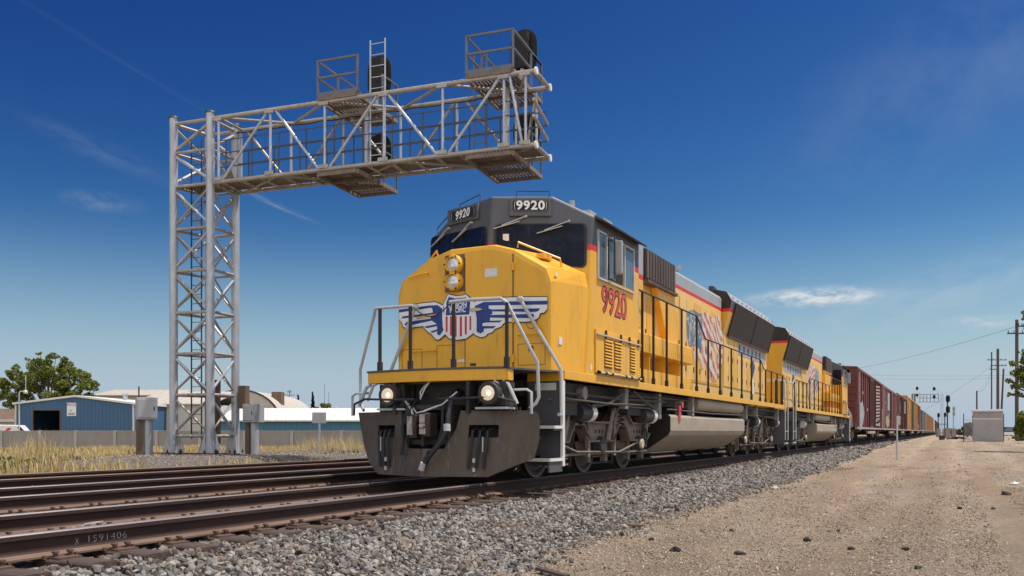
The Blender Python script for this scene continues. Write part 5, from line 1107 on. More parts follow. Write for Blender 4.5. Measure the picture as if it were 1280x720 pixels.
    b.build_each('brow_rail', 'yellow_nose', nose, smooth=True)
    b = MB(); b.box(.98, 1.12, 2.1, 2.4, 3.40, 3.48); b.build('brow_box', 'yellow_nose', nose, bevel=.01)
    b = MB()
    for sx in (-1, 1): b.box(sx * 1.374 - .003, sx * 1.374 + .006, 1.95, 2.03, 3.08, 3.14)
    b.build_each('marker', 'white_paint', nose)
    # ---- cab
    b = MB(); zs = [(1.66, 3.68, 0), (3.68, 3.78, 1), (3.78, 4.1, 2)]
    for z0, z1, mi in zs:
        P = lambda x, z: (x, fq(x, z), z)
        b.add([P(0, z0), P(1.5, z0), P(1.5, z1), P(0, z1)], [(0, 1, 2, 3)], mi); b.add([P(0, z0), P(-1.5, z0), P(-1.5, z1), P(0, z1)], [(3, 2, 1, 0)], mi)
        for sx in (-1, 1): b.add([P(sx * 1.5, z0), (sx * 1.5, 5.55, z0), (sx * 1.5, 5.55, z1), P(sx * 1.5, z1)], [(0, 1, 2, 3)], mi)
        b.add([(-1.5, 5.55, z0), (1.5, 5.55, z0), (1.5, 5.55, z1), (-1.5, 5.55, z1)], [(0, 1, 2, 3)], mi)
    P = lambda x, z: (x, fq(x, z), z)
    for sx in (-1, 1):
        b.add([P(0, 4.1), P(sx * 1.5, 4.1), P(sx * 1.5, 4.25), P(sx * .88, 4.58), P(0, 4.58)], [(0, 1, 2, 3, 4)], 2)
        b.add([P(sx * 1.5, 4.1), (sx * 1.5, 5.55, 4.1), (sx * 1.5, 5.55, 4.25), P(sx * 1.5, 4.25)], [(0, 1, 2, 3)], 2)
        b.add([P(sx * 1.5, 4.25), (sx * 1.5, 5.55, 4.25), (sx * .88, 5.55, 4.58), P(sx * .88, 4.58)], [(0, 1, 2, 3)], 3)
        b.add([P(sx * .88, 4.58), (sx * .88, 5.55, 4.58), (0, 5.55, 4.58), P(0, 4.58)], [(0, 1, 2, 3)], 3)
    b.add([(-1.5, 5.55, 4.1), (1.5, 5.55, 4.1), (1.5, 5.55, 4.25), (.88, 5.55, 4.58), (-.88, 5.55, 4.58), (-1.5, 5.55, 4.25)], [tuple(range(6))], 2)
    cab = b.build('cab', [yp, 'red_stripe', 'grey_paint', 'grey_roof'], L, bevel=.035, weld=True)
    b = MB()
    for sx in (-1, 1): b.prism([(sx * 1.49, 4.235), (sx * 1.64, 4.17), (sx * 1.65, 4.19), (sx * 1.49, 4.285)], 'y', 3.28, 5.56)
    b.build_each('eave', 'filter_brown', cab)
    # windscreens: right one traced, left mirrored from its own trace
    wsr = [cab_px(u, v, 1) for u, v in ((620, 322), (730, 334), (731, 280.5), (621, 281.5))]
    wsl = [cab_px(u, v, -1) for u, v in ((540, 330), (607, 316), (607, 283.5), (541, 297.5))]
    for P_, sd in ((wsr, 1), (wsl, -1)):
        n_ = FN[sd]; Q = round_poly(P_, .09); b = MB(); b.plate([p + n_ * .004 for p in round_poly([q + (q - sum(P_, Vector()) / 4).normalized() * .045 for q in P_], .11)], n_, .014); g = b.build('window_gasket', 'rubber', cab)
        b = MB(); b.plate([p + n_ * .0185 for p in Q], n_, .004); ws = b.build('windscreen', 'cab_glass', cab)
        ctr = sum(P_, Vector()) / 4; right = (P_[1] - P_[0]).normalized(); up = n_.cross(right) * (1 if n_.cross(right).z > 0 else -1)
        b = MB(); top_ = (P_[2] + P_[3]) / 2
        for o_ in (-.25, .45): b.mark(); a_ = top_ + right * o_ + n_ * .06 + up * .1; b.beam(a_, a_ - right * .38 - up * .2 + n_ * -.01, .018, .014); b.beam(a_ - n_ * .05, a_, .03, .03); b.beam(a_ - right * .5 - up * .27, a_ - right * .1 - up * .1, .03, .012)
        b.build_each('wiper', 'grab_grey', cab)
    b = MB(); n_ = FN[1]; c = cab_px(632, 297, 1); b.plate([c + n_ * .0235 + Vector(q) for q in ((-.04, -.02, -.06), (.05, .02, -.06), (.05, .02, .05), (-.04, -.02, .05))], n_, .003); b.build('window_sticker', 'white_paint', cab)
    # number boards
    for sd, box_, brd, ctr in ((1, [(637, 249), (689, 249), (689, 271), (637, 271)], [(641, 251.3), (685, 251.3), (685, 266), (641, 266)], (663, 258.6)), (-1, [(562, 264), (600, 254.5), (600, 273.5), (562, 283)], [(566.5, 265.5), (597.5, 257.8), (597.5, 272), (566.5, 279.5)], (582, 268))):
        n_ = FN[sd]; b = MB(); Q = [cab_px(u, v, sd) for u, v in box_]; b.plate([p + n_ * .003 for p in Q], n_, .045); nb = b.build('number_box', 'grey_paint', cab, bevel=.006)
        Q = [cab_px(u, v, sd) for u, v in brd]; b = MB(); b.plate([p + n_ * .0485 for p in round_poly(Q, .06)], n_, .006); b.build('number_board', 'black_paint', nb)
        b = MB(); cc = sum(Q, Vector()) / 4
        ring = round_poly([cc + (q - cc) * .92 for q in Q], .055); inn = round_poly([cc + (q - cc) * .92 - (q - cc).normalized() * .01 for q in Q], .045)
        for i in range(len(ring)): j = (i + 1) % len(ring); b.add([ring[i] + n_ * .056, ring[j] + n_ * .056, inn[j] + n_ * .056, inn[i] + n_ * .056], [(0, 1, 2, 3)])
        b.build('board_border', 'grab_grey', nb)
        right = Vector((1, .5 * sd, 0)).normalized(); up = n_.cross(right); up = up if up.z > 0 else -up
        if lead: text_mesh('board_number', number, .205, cc + n_ * .058, right, up, 'logo_white', nb, bold=.006, depth=.003, sx=1.08 if sd == 1 else 1.0, spacing=1.08)
    # roof rails and clutter
    b = MB()
    b.tube([P_ + Vector((0, 0, 0)) for P_ in (Vector(P(.36, 4.58)), Vector(P(.36, 4.58)) + Z3 * .08, Vector(P(.84, 4.58)) + Z3 * .08, Vector(P(.84, 4.58)))], .010, 6)
    b.tube([Vector(P(-.85, 4.57)), Vector(P(-.85, 4.57)) + Z3 * .07, Vector(P(-.3, 4.58)) + Z3 * .1, Vector(P(-.3, 4.58))], .010, 6)
    b.tube([Vector(P(-1.45, 4.27)), Vector(P(-1.47, 4.3)) + Z3 * .05, Vector(P(-.98, 4.55)) + Z3 * .05, Vector(P(-.98, 4.53))], .010, 6)
    b.build_each('roof_grab', 'dark_steel', cab)
    b = MB(); b.cyl((1.0, 3.5, 4.52), (1.0, 3.5, 4.62), .05, n=8); b.box(1.05, 1.2, 3.8, 4.1, 4.42, 4.52); b.cyl((1.2, 4.5, 4.4), (1.2, 4.5, 4.52), .03, n=6); b.box(.9, 1.1, 4.9, 5.2, 4.5, 4.6); b.build_each('roof_fitting', 'grey_roof', cab)
    # side windows, mirrors, numbers, louvred doors (both sides)
    for sx in (-1, 1):
        X_ = sx * 1.5
        def sbox(x0, x1, y0, y1, z0, z1, bb): bb.box(min(sx * x0, sx * x1), max(sx * x0, sx * x1), y0, y1, z0, z1)
        b = MB(); sbox(1.501, 1.512, 3.40, 3.74, 3.30, 4.03, b); b.build('side_window', 'cab_glass_side', cab)
        b = MB(); sbox(1.501, 1.506, 3.86, 4.62, 3.32, 4.0, b); b.build('open_window', 'dark_void', cab)
        b = MB(); sbox(1.5065, 1.513, 3.92, 4.22, 3.34, 3.98, b); sbox(1.5065, 1.513, 4.72, 5.14, 3.34, 3.98, b); b.build_each('side_window', 'cab_glass_side', cab)
        b = MB()
        for y in (3.36, 3.76, 4.66, 5.16): sbox(1.501, 1.53, y, y + .035, 3.28, 4.06, b)
        sbox(1.501, 1.54, 3.36, 5.2, 3.25, 3.279, b); sbox(1.501, 1.53, 3.4, 5.16, 4.03, 4.06, b); b.build('window_frame', 'grab_grey', cab)
        b = MB(); sbox(1.57, 1.74, 3.90, 3.98, 3.40, 3.97, b); mr_ = b.build('mirror', 'grey_roof', cab, bevel=.02)
        b = MB(); b.tube([(sx * 1.5, 3.8, 3.3), (sx * 1.62, 3.88, 3.32), (sx * 1.62, 3.88, 4.02), (sx * 1.5, 3.8, 4.05)], .012, 6); b.build('mirror_arm', 'dark_steel', mr_)
        ay = Y3 if sx > 0 else -Y3
        if lead: text_mesh('number_outline', number, .62, (sx * 1.5025, 4.2, 2.93), ay, Z3, 'black_paint', cab, bold=.022, depth=.002, sx=1.03)
        if lead: text_mesh('side_number', number, .62, (sx * 1.505, 4.2, 2.93), ay, Z3, 'red_number', cab, bold=.004, depth=.002, sx=1.03)
        b = MB(); sbox(1.501, 1.53, 3.25, 5.5, 1.70, 2.42, b); lp = b.build('locker_door', yp, cab, bevel=.008)
        b = MB()
        for y0, y1 in ((3.62, 4.0), (4.1, 4.46), (4.92, 5.22)):
            sbox(1.5305, 1.533, y0, y1, 1.80, 2.3, b)
        b.build_each('louver_opening', 'rust_box', lp)
        b = MB()
        for y0, y1 in ((3.62, 4.0), (4.1, 4.46), (4.92, 5.22)):
            b.mark()
            for i in range(9): z = 1.84 + i * .052; b.prism([(sx * 1.531, z), (sx * 1.556, z - .012), (sx * 1.556, z), (sx * 1.531, z + .028)], 'y', y0 + .01, y1 - .01)
        b.build_each('louver', yp, lp)
        b = MB(); sbox(1.531, 1.56, 3.25, 5.5, 2.325, 2.35, b); b.cyl((sx * 1.55, 3.3, 1.71), (sx * 1.55, 5.5, 1.71), .022, n=7); sbox(1.531, 1.536, 4.72, 4.735, 1.74, 2.32, b); b.build_each('door_rail', 'hub_cream', lp)
        b = MB()
        for y in (3.65, 4.4, 4.85, 5.35): sbox(1.531, 1.556, y, y + .05, 2.30, 2.43, b)
        for y in (3.3, 3.6, 3.9, 4.6, 4.9, 5.3): b.cyl((sx * 1.55, y, 1.71), (sx * 1.55, y + .07, 1.71), .032, n=7)
        b.build_each('latch', 'dark_steel', lp)
        b = MB(); sbox(1.501, 1.504, 2.55 + .45, 2.66 + .45, 2.03, 2.13, b) if False else None
        b.add([(sx * 1.503, 3.05, 1.78), (sx * 1.503, 3.1, 1.86), (sx * 1.503, 3.15, 1.78), (sx * 1.503, 3.1, 1.70)], [(0, 1, 2, 3)]); sbox(1.38, 1.4, 2.04, 2.16, 2.06, 2.17, b); b.build_each('side_plate', 'white_paint', cab)
        # cab side skirt between nose and cab
    # ---- long hood
    HP = [(5.56, 7.1, 4.38), (7.1, 14.45, 4.56)]
    b = MB()
    for y0, y1, zt in HP:
        for sx in (-1, 1):
            for z0, z1, mi in ((1.66, 4.10 if zt > 4.4 else 3.68, 0), (4.10 if zt > 4.4 else 3.68, 4.19 if zt > 4.4 else 3.78, 1), (4.19 if zt > 4.4 else 3.78, zt - .12, 2)):
                b.add([(sx * .95, y0, z0), (sx * .95, y1, z0), (sx * .95, y1, z1), (sx * .95, y0, z1)], [(0, 1, 2, 3)], mi)
            b.add([(sx * .95, y0, zt - .12), (sx * .95, y1, zt - .12), (sx * .9, y1, zt - .04), (sx * .9, y0, zt - .04)], [(0, 1, 2, 3)], 3); b.add([(sx * .9, y0, zt - .04), (sx * .9, y1, zt - .04), (sx * .78, y1, zt), (sx * .78, y0, zt)], [(0, 1, 2, 3)], 3)
            b.add([(sx * .78, y0, zt), (sx * .78, y1, zt), (0, y1, zt), (0, y0, zt)], [(0, 1, 2, 3)], 3)
        prof = [(.95, 1.66), (.95, zt - .12), (.9, zt - .04), (.78, zt), (-.78, zt), (-.9, zt - .04), (-.95, zt - .12), (-.95, 1.66)]
        for y in (y0, y1): b.add([(p[0], y, p[1]) for p in prof], [tuple(range(8))], 2)
    hood = b.build('long_hood', [yd, 'red_stripe', 'grey_roof', 'grey_roof'], L)
    # radiator section with flared sides
    RY0, RY1 = 14.5, 21.0
    half = [(.97, 1.66), (.97, 3.45), (1.155, 4.10), (1.18, 4.19), (1.22, 4.42), (1.08, 4.66), (.8, 4.73)]; RM = [0, 0, 1, 2, 3, 3]
    b = MB()
    for sx in (-1, 1):
        for i in range(6):
            (x0, z0), (x1, z1) = half[i], half[i + 1]; b.add([(sx * x0, RY0, z0), (sx * x0, RY1, z0), (sx * x1, RY1, z1), (sx * x1, RY0, z1)], [(0, 1, 2, 3)], RM[i])
    b.add([(-.8, RY0, 4.73), (.8, RY0, 4.73), (.8, RY1, 4.73), (-.8, RY1, 4.73)], [(0, 1, 2, 3)], 3)
    for y in (RY0, RY1):
        b.add([(p[0], y, p[1]) for p in half[:3]] + [(-p[0], y, p[1]) for p in reversed(half[:3])], [tuple(range(6))], 4)
        b.add([(p[0], y, p[1]) for p in half[2:4]] + [(-p[0], y, p[1]) for p in reversed(half[2:4])], [tuple(range(4))], 1)
        b.add([(p[0], y, p[1]) for p in half[3:]] + [(-p[0], y, p[1]) for p in reversed(half[3:])], [tuple(range(8))], 5)
    rad = b.build('radiator_hood', [yd, 'red_stripe', 'grey_paint', 'grey_roof', yp, 'screen_brown'], L)
    for sx in (-1, 1):
        nn = Vector((sx * .967, 0, -.255)).normalized()
        b = MB(); b.plate([Vector((sx * .985, RY0 + .45, 3.48)) + nn * .004, Vector((sx * .985, RY1 - .05, 3.48)) + nn * .004, Vector((sx * 1.222, RY1 - .05, 4.38)) + nn * .004, Vector((sx * 1.222, RY0 + .45, 4.38)) + nn * .004], nn, .05); sc = b.build('radiator_screen', 'screen_brown', rad)
        b = MB()
        for y in (RY0 + .45, (RY0 + RY1) / 2 + .2, RY1 - .08): b.beam(Vector((sx * .985, y, 3.48)) + nn * .06, Vector((sx * 1.222, y, 4.38)) + nn * .06, .03, .02)
        b.beam(Vector((sx * .985, RY0 + .45, 3.47)) + nn * .06, Vector((sx * .985, RY1 - .05, 3.47)) + nn * .06, .04, .03); b.build('screen_frame', 'filter_brown', sc)
        b = MB()
        y = RY0 + .3
        while y < RY1: b.box(sx * 1.18 - .03, sx * 1.18 + .03, y, y + .05, 4.48, 4.53); y += .6
        b.build_each('roof_lug', 'grey_roof', rad)
        b = MB()
        for i in range(5): b.beam((sx * (.985 + .035 * i), RY0 + .12, 3.55 + .14 * i), (sx * (.985 + .035 * i), RY0 + .36, 3.55 + .14 * i), .025, .02)
        b.build('rad_ladder', 'grab_grey', rad)
        # strip of grey panel under the screen
        b = MB(); b.box(min(sx * .971, sx * .976), max(sx * .971, sx * .976), RY0 + 1.2, RY1 - .3, 3.05, 3.42); b.build('vent_panel', 'grey_roof', rad)
        b = MB()
        for i in range(7): b.box(min(sx * .9765, sx * .985), max(sx * .9765, sx * .985), RY0 + 1.5 + i * .62, RY0 + 1.6 + i * .62, 3.12, 3.36)
        b.build_each('vent_slot', 'dark_steel', rad)
        # doors
        y = 5.72; k = 0
        while y < 20.8:
            w = .60 if k % 4 else .72; x0 = .952 if y + w < 14.4 else .972
            if y + w > 14.4 and y < 14.55: y = 14.57; continue
            b = MB(); top_ = 3.42 if y > 14.45 else (3.95 if y > 9.9 else 3.55)
            b.box(min(sx * x0, sx * (x0 + .016)), max(sx * x0, sx * (x0 + .016)), y + .015, min(y + w - .015, 20.95), 2.02, min(top_, 2.95 if y > 16 else top_)); dr = b.build('hood_door', yd if k % 3 else yp, hood if y < 14.4 else rad, bevel=.005)
            b = MB()
            for z in (2.2, 2.75): b.box(min(sx * (x0 + .017), sx * (x0 + .03)), max(sx * (x0 + .017), sx * (x0 + .03)), y + w - .1, y + w - .07, z, z + .14)
            b.build_each('handle', 'dark_steel', dr)
            gb = MB(); gb.box(min(sx * (x0 - .001), sx * (x0 + .004)), max(sx * (x0 - .001), sx * (x0 + .004)), y + w - .013, y + w + .013, 2.02, min(top_, 2.95 if y > 16 else top_)); gb.build('door_gap', 'seam_dark', hood if y < 14.4 else rad)
            y += w; k += 1
        b = MB(); b.box(min(sx * .951, sx * .965), max(sx * .951, sx * .965), 9.85, 14.4, 1.985, 2.01); b.build('hood_trim', yp, hood)
        # blower duct along the walkway behind the cab
        b = MB(); b.prism([(sx * .96, 2.72), (sx * 1.37, 2.66), (sx * 1.39, 2.63), (sx * 1.39, 2.28), (sx * .96, 2.24)], 'y', 5.58, 9.8); b.build('blower_duct', yp, hood, bevel=.01)
        b = MB(); b.box(min(sx * .96, sx * 1.37), max(sx * .96, sx * 1.37), 5.58, 9.8, 1.662, 1.95); b.build('walkway_box', yp, hood, bevel=.01)
        b = MB()
        for y in (6.6, 7.7, 8.8): b.box(min(sx * .96, sx * 1.36), max(sx * .96, sx * 1.36), y, y + .04, 1.951, 2.25)
        b.build_each('duct_bracket', yp, hood)
        if not lead:
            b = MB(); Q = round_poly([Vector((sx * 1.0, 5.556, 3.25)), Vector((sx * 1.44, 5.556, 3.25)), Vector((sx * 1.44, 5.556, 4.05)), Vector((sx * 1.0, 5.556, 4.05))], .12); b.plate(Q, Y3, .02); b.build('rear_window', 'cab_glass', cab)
        if lead:
            b = MB(); b.box(min(sx * .955, sx * 1.33), max(sx * .955, sx * 1.33), 5.57, 6.3, 2.75, 3.68); b.box(min(sx * .955, sx * 1.33), max(sx * .955, sx * 1.33), 5.57, 6.3, 3.681, 3.78, 1); b.box(min(sx * .955, sx * 1.33), max(sx * .955, sx * 1.33), 5.57, 6.3, 3.781, 4.36, 2); cb_ = b.build('electrical_cabinet', [yp, 'red_stripe', 'grey_roof'], hood)
            b = MB(); b.box(min(sx * 1.331, sx * 1.336), max(sx * 1.331, sx * 1.336), 5.68, 6.0, 3.0, 3.62); b.build('cabinet_window', 'dark_void', cb_)
            b = MB()
            for q in ((5.63, 6.05, 2.95, 2.999), (5.63, 6.05, 3.621, 3.67), (5.63, 5.679, 3.0, 3.62), (6.001, 6.05, 3.0, 3.62)): b.box(min(sx * 1.331, sx * 1.345), max(sx * 1.331, sx * 1.345), *q)
            b.build('window_frame', 'grab_grey', cb_)
        b = MB()
        for i in range(26): b.box(min(sx * 1.3905, sx * 1.397), max(sx * 1.3905, sx * 1.397), 5.8 + i * .15, 5.82 + i * .15, 2.32, 2.46)
        b.build_each('duct_vent', 'yellow_nose', hood)
        b = MB(); b.prism([(8.75, 2.70), (9.55, 2.70), (9.3, 3.83), (7.9, 3.83)], 'x', min(sx * .96, sx * 1.10), max(sx * .96, sx * 1.10)); b.build('filter_duct', yp, hood, bevel=.01)
        # inertial filter box
        b = MB(); b.box(min(sx * .96, sx * 1.11), max(sx * .96, sx * 1.11), 7.15, 9.3, 3.86, 4.50); fb = b.build('filter_box', 'screen_brown', hood, bevel=.01)
        b = MB()
        for i in range(11): b.box(min(sx * 1.1105, sx * 1.13), max(sx * 1.1105, sx * 1.13), 7.18 + i * .192, 7.32 + i * .192, 3.90, 4.47)
        b.build('filter_slat', 'filter_brown', fb)
        b = MB(); b.box(min(sx * 1.0, sx * 1.17), max(sx * 1.0, sx * 1.17), 7.12, 9.33, 3.80, 3.859); b.build('filter_sill', 'red_stripe' if False else 'filter_brown', fb)
        # flag painted on the hood
        out = [(10.75, 3.62), (11.3, 3.78), (12.0, 3.74), (12.6, 3.86), (13.3, 3.78), (14.0, 3.95), (14.45, 3.7), (14.5, 3.1), (14.4, 2.6), (14.1, 2.25), (13.6, 2.05), (13.0, 2.15), (12.6, 2.5), (12.2, 2.3), (11.8, 2.6), (11.4, 2.45), (11.0, 2.75), (10.8, 3.1)]
        b = MB(); b.prism(out, 'x', min(sx * .969, sx * .9715), max(sx * .969, sx * .9715)); b.build('flag_mural', 'flag_mural', hood)
        b = MB(); b.prism([(18.3, 3.02), (18.75, 3.02), (18.8, 2.7), (18.52, 2.45), (18.25, 2.7)], 'x', min(sx * .9895, sx * .992), max(sx * .9895, sx * .992)); b.box(min(sx * .9895, sx * .991), max(sx * .9895, sx * .991), 18.25, 18.8, 1.95, 2.4, 1); b.build('hood_emblem', ['logo_blue', 'white_paint'], rad)
        # walkway railing
        ys = [5.85, 6.55, 7.45, 8.57, 9.83, 10.9, 12.12, 13.39, 14.69, 16.02, 17.33, 18.2, 19.2, 20.25, 21.3]
        def zrail(y): return 3.40 if y <= 9.83 else 2.95 if 10.65 <= y <= 17.35 else (3.40 - .45 * (y - 9.83) / .82 if y < 10.65 else 2.95 - .26 * min(1, (y - 17.35) / .6))
        for y in ys: st((sx * 1.46, y, 1.655), (sx * 1.46, y, zrail(y)))
        b = MB(); b.tube([(sx * 1.46, y, zrail(y)) for y in (5.6, 9.83, 10.65, 17.35, 17.95, 21.35)], .019, 8); b.build('handrail', 'dark_rail_paint', L, smooth=True)
        # tank, reservoirs, pipes
        b = MB(); b.cyl((sx * 1.28, 10.4, 1.40), (sx * 1.28, 15.0, 1.40), .165, n=18); b.cyl((sx * 1.28, 10.3, 1.40), (sx * 1.28, 10.4, 1.40), .1, .165, n=18); b.cyl((sx * 1.28, 15.0, 1.40), (sx * 1.28, 15.1, 1.40), .165, .1, n=18); b.build('air_reservoir', 'tank_dust', L, smooth=True)
        b = MB(); rr = random.Random(3 + sx)
        for y0, y1, z, x in ((2.1, 7.7, 1.36, 1.36), (2.1, 6.2, 1.25, 1.4), (5.0, 10.2, 1.44, 1.34), (15.2, 21.2, 1.4, 1.38), (16, 21, 1.25, 1.3), (7.6, 15, 1.2, 1.42)):
            b.tube([(sx * x, y0, z), (sx * x, y0 + .5, z + rr.uniform(-.05, .05)), (sx * (x + .02), (y0 + y1) / 2, z + rr.uniform(-.05, .05)), (sx * x, y1, z)], .02, 6)
        b.tube([(sx * 1.38, 3.4, 1.16), (sx * 1.4, 4.2, 1.22), (sx * 1.4, 4.8, 1.4), (sx * 1.38, 5.3, 1.5)], .03, 7); b.tube([(sx * 1.36, 5.6, 1.5), (sx * 1.38, 6.3, 1.3), (sx * 1.36, 7.0, 1.2)], .03, 7)
        b.build_each('brake_pipe', 'pipe_grime', L, smooth=True)
        b = MB()
        for y, w, z0, z1, x in ((5.0, .16, 1.15, 1.52, 1.42), (9.55, .14, 1.1, 1.52, 1.44), (7.25, .16, 1.0, 1.52, 1.36), (8.6, .1, 1.1, 1.4, 1.42), (15.6, .15, 1.1, 1.52, 1.4), (17.0, .15, 1.2, 1.52, 1.42), (20.6, .2, 1.1, 1.52, 1.42)): b.box(min(sx * (x - .12), sx * x), max(sx * (x - .12), sx * x), y, y + w, z0, z1)
        b.cyl((sx * 1.25, 3.05, 1.36), (sx * 1.42, 3.05, 1.36), .11, n=14); b.build_each('bracket', 'bracket_grime', L)
        b = MB(); b.box(min(sx * .6, sx * 1.3), max(sx * .6, sx * 1.3), 2.2, 3.0, 1.0, 1.5); b.box(min(sx * .7, sx * 1.25), max(sx * .7, sx * 1.25), 5.6, 7.4, 1.05, 1.5); b.box(min(sx * .7, sx * 1.2), max(sx * .7, sx * 1.2), 15.4, 16.6, 1.05, 1.5); b.build_each('equipment_box', 'dark_steel', L)
        b = MB(); b.box(min(sx * 1.45, sx * 1.47), max(sx * 1.45, sx * 1.47), 8.35, 8.47, .95, 1.3); b.cyl((sx * 1.45, 8.6, 1.32), (sx * 1.48, 8.6, 1.32), .07, n=10); b.build_each('fuel_sight', 'red_number', L)
    b = MB(); prof = [(1.40, 1.10), (1.45, 1.05), (1.45, .76), (1.40, .66), (.86, .31), (.78, .28), (-.78, .28), (-.86, .31), (-1.40, .66), (-1.45, .76), (-1.45, 1.05), (-1.40, 1.10)]
    b.prism(prof, 'y', 7.75, 15.1); tk = b.build('fuel_tank', 'tank_dust', L, bevel=.012)
    b = MB(); b.prism([(p[0] * 1.003, p[1] * 1.001) for p in prof], 'y', 7.70, 7.749); b.build('tank_end', 'dark_void', tk)
    # trucks
    make_truck(L, 4.53, (2.49, 4.53, 6.63)); make_truck(L, 18.62, (16.5, 18.62, 20.7))
    # rear platform, steps, end railing
    b = MB(); b.box(-1.2, 1.2, 21.41, 22.1, 1.455, 1.645); b.box(-1.1, 1.1, 21.9, 21.95, .5, 1.45); b.box(-.15, .15, 21.9, 22.5, .72, .98); b.build('rear_beam', yp, L, bevel=.008)
    for sx in (-1, 1):
        b = MB(); b.box(min(sx * .92, sx * 1.5), max(sx * .92, sx * 1.5), 21.41, 21.45, .3, 1.5)
        for z_ in (.3, .72, 1.12): b.box(min(sx * 1.0, sx * 1.5), max(sx * 1.0, sx * 1.5), 21.451, 22.0, z_, z_ + .03)
        b.box(sx * 1.49 - .015, sx * 1.49 + .015, 21.98, 22.03, .25, 1.5); b.build('rear_step', 'step_grey', L)
        b = MB()
        for y in (21.43, 22.0): b.tube([(sx * 1.5, y, 2.5), (sx * 1.53, y, 1.65), (sx * 1.53, y, .45)], .022, 7)
        b.tube([(sx * 1.46, 21.35, 2.69), (sx * 1.48, 21.45, 2.66), (sx * 1.5, 22.0, 2.5), (sx * 1.15, 22.05, 2.6), (sx * .1, 22.05, 2.6)], .022, 7)
        b.tube([(sx * 1.515, 21.43, .75), (sx * 1.515, 22.0, .75)], .016, 6); b.tube([(sx * 1.515, 21.43, .33), (sx * 1.515, 22.0, .33)], .03, 6); b.build_each('step_grab', 'grab_grey', L, smooth=True)
        st((sx * 1.1, 22.05, 1.645), (sx * 1.1, 22.05, 2.6)); st((sx * .45, 22.05, 1.645), (sx * .45, 22.05, 2.6))
    b = MB(); b.box(-.3, .3, 21.001, 21.06, 1.7, 3.3); b.box(-.18, .18, 21.001, 21.09, 4.0, 4.35); b.build_each('end_door', yp, rad)
    # roof equipment
    b = MB()
    for y in (16.2, 17.8, 19.4): b.cyl((0, y, 4.73), (0, y, 4.85), .62, n=20)
    for y in (8.2, 9.4): b.cyl((0, y, 4.56), (0, y, 4.68), .5, n=20)
    b.build_each('cooling_fan', 'grey_roof', L)
    b = MB(); b.box(-.3, .3, 11.4, 12.2, 4.56, 4.68); b.box(.3, .75, 9.9, 10.8, 4.56, 4.64); b.cyl((.7, 9.3, 4.56), (.7, 9.3, 4.7), .06, n=8); b.box(.6, .72, 14.4, 14.8, 4.58, 4.83); b.build_each('roof_fitting', 'dark_steel', L)
    b = MB()
    for i in range(3): b.cyl((.55 + .1 * i, 11.0, 4.68 + .03 * i), (.6 + .1 * i, 10.7, 4.68 + .03 * i), .02, .05, n=8)
    b.cyl((.65, 11.0, 4.56), (.65, 11.0, 4.7), .02, n=6); b.build('horn', 'grab_grey', L)
    return L
make_loco((L0, S0, 0), 0, '9920', 'leading yellow diesel locomotive with grey cab roof, snow plow and winged shield on its nose', 'yellow freight locomotives', True)
make_loco((L0, S0 + 45.2, 0), math.pi, '9920', 'second yellow diesel locomotive, coupled tail first behind the leading one', 'yellow freight locomotives', False)

# ------------------------------------------------------------------ freight cars
def carmat(n, c, d=(0.3, 0.22, 0.18), a=.35): mat(n, c, .6, var=.12, scale=1.2, dirt=d, dirt_amt=a, dirt_scale=1.1, stretch=(1, 1, .3))
carmat('car_red', (0.15, 0.032, 0.026), (0.28, 0.17, 0.145), .45); carmat('car_mauve', (0.27, 0.13, 0.13), (0.4, 0.3, 0.26), .5); carmat('car_brown', (0.14, 0.04, 0.034)); carmat('car_yellow', (0.55, 0.30, 0.05)); carmat('car_orange', (0.50, 0.22, 0.05)); carmat('car_blue', (0.06, 0.15, 0.27)); carmat('car_grey', (0.3, 0.3, 0.31)); carmat('car_white', (0.6, 0.58, 0.55)); carmat('car_tan', (0.42, 0.30, 0.17)); carmat('car_sill', (0.40, 0.31, 0.25), (0.6, .55, .48), .5); mat('graffiti', (0.33, 0.36, 0.37), .6, var=.35, scale=3, dirt=(0.16, 0.17, 0.2), dirt_amt=.4, dirt_scale=2)
def car_truck(root, yc):
    b = MB()
    for sx in (-1, 1): b.prism([(yc + p[0], p[1]) for p in ((-1.1, .62), (-.9, .68), (-.45, .85), (.45, .85), (.9, .68), (1.1, .62), (1.1, .42), (.8, .42), (.35, .3), (-.35, .3), (-.8, .42), (-1.1, .42))], 'x', sx * 1.0 - .06, sx * 1.0 + .06)
    b.box(-1.0, 1.0, yc - .25, yc + .25, .5, .8); t = b.build('truck', 'truck_grime', root)
    for d in (-.87, .87):
        for sx in (-1, 1):
            w = MB(); w.lathe([(sx * .685, .12), (sx * .685, .47), (sx * .715, .47), (sx * .73, .43), (sx * .81, .42), (sx * .81, .34), (sx * .77, .3), (sx * .77, .1)], (0, yc + d, .44), 'x', 20); w.build('wheel', 'wheel_steel', t, smooth=True)
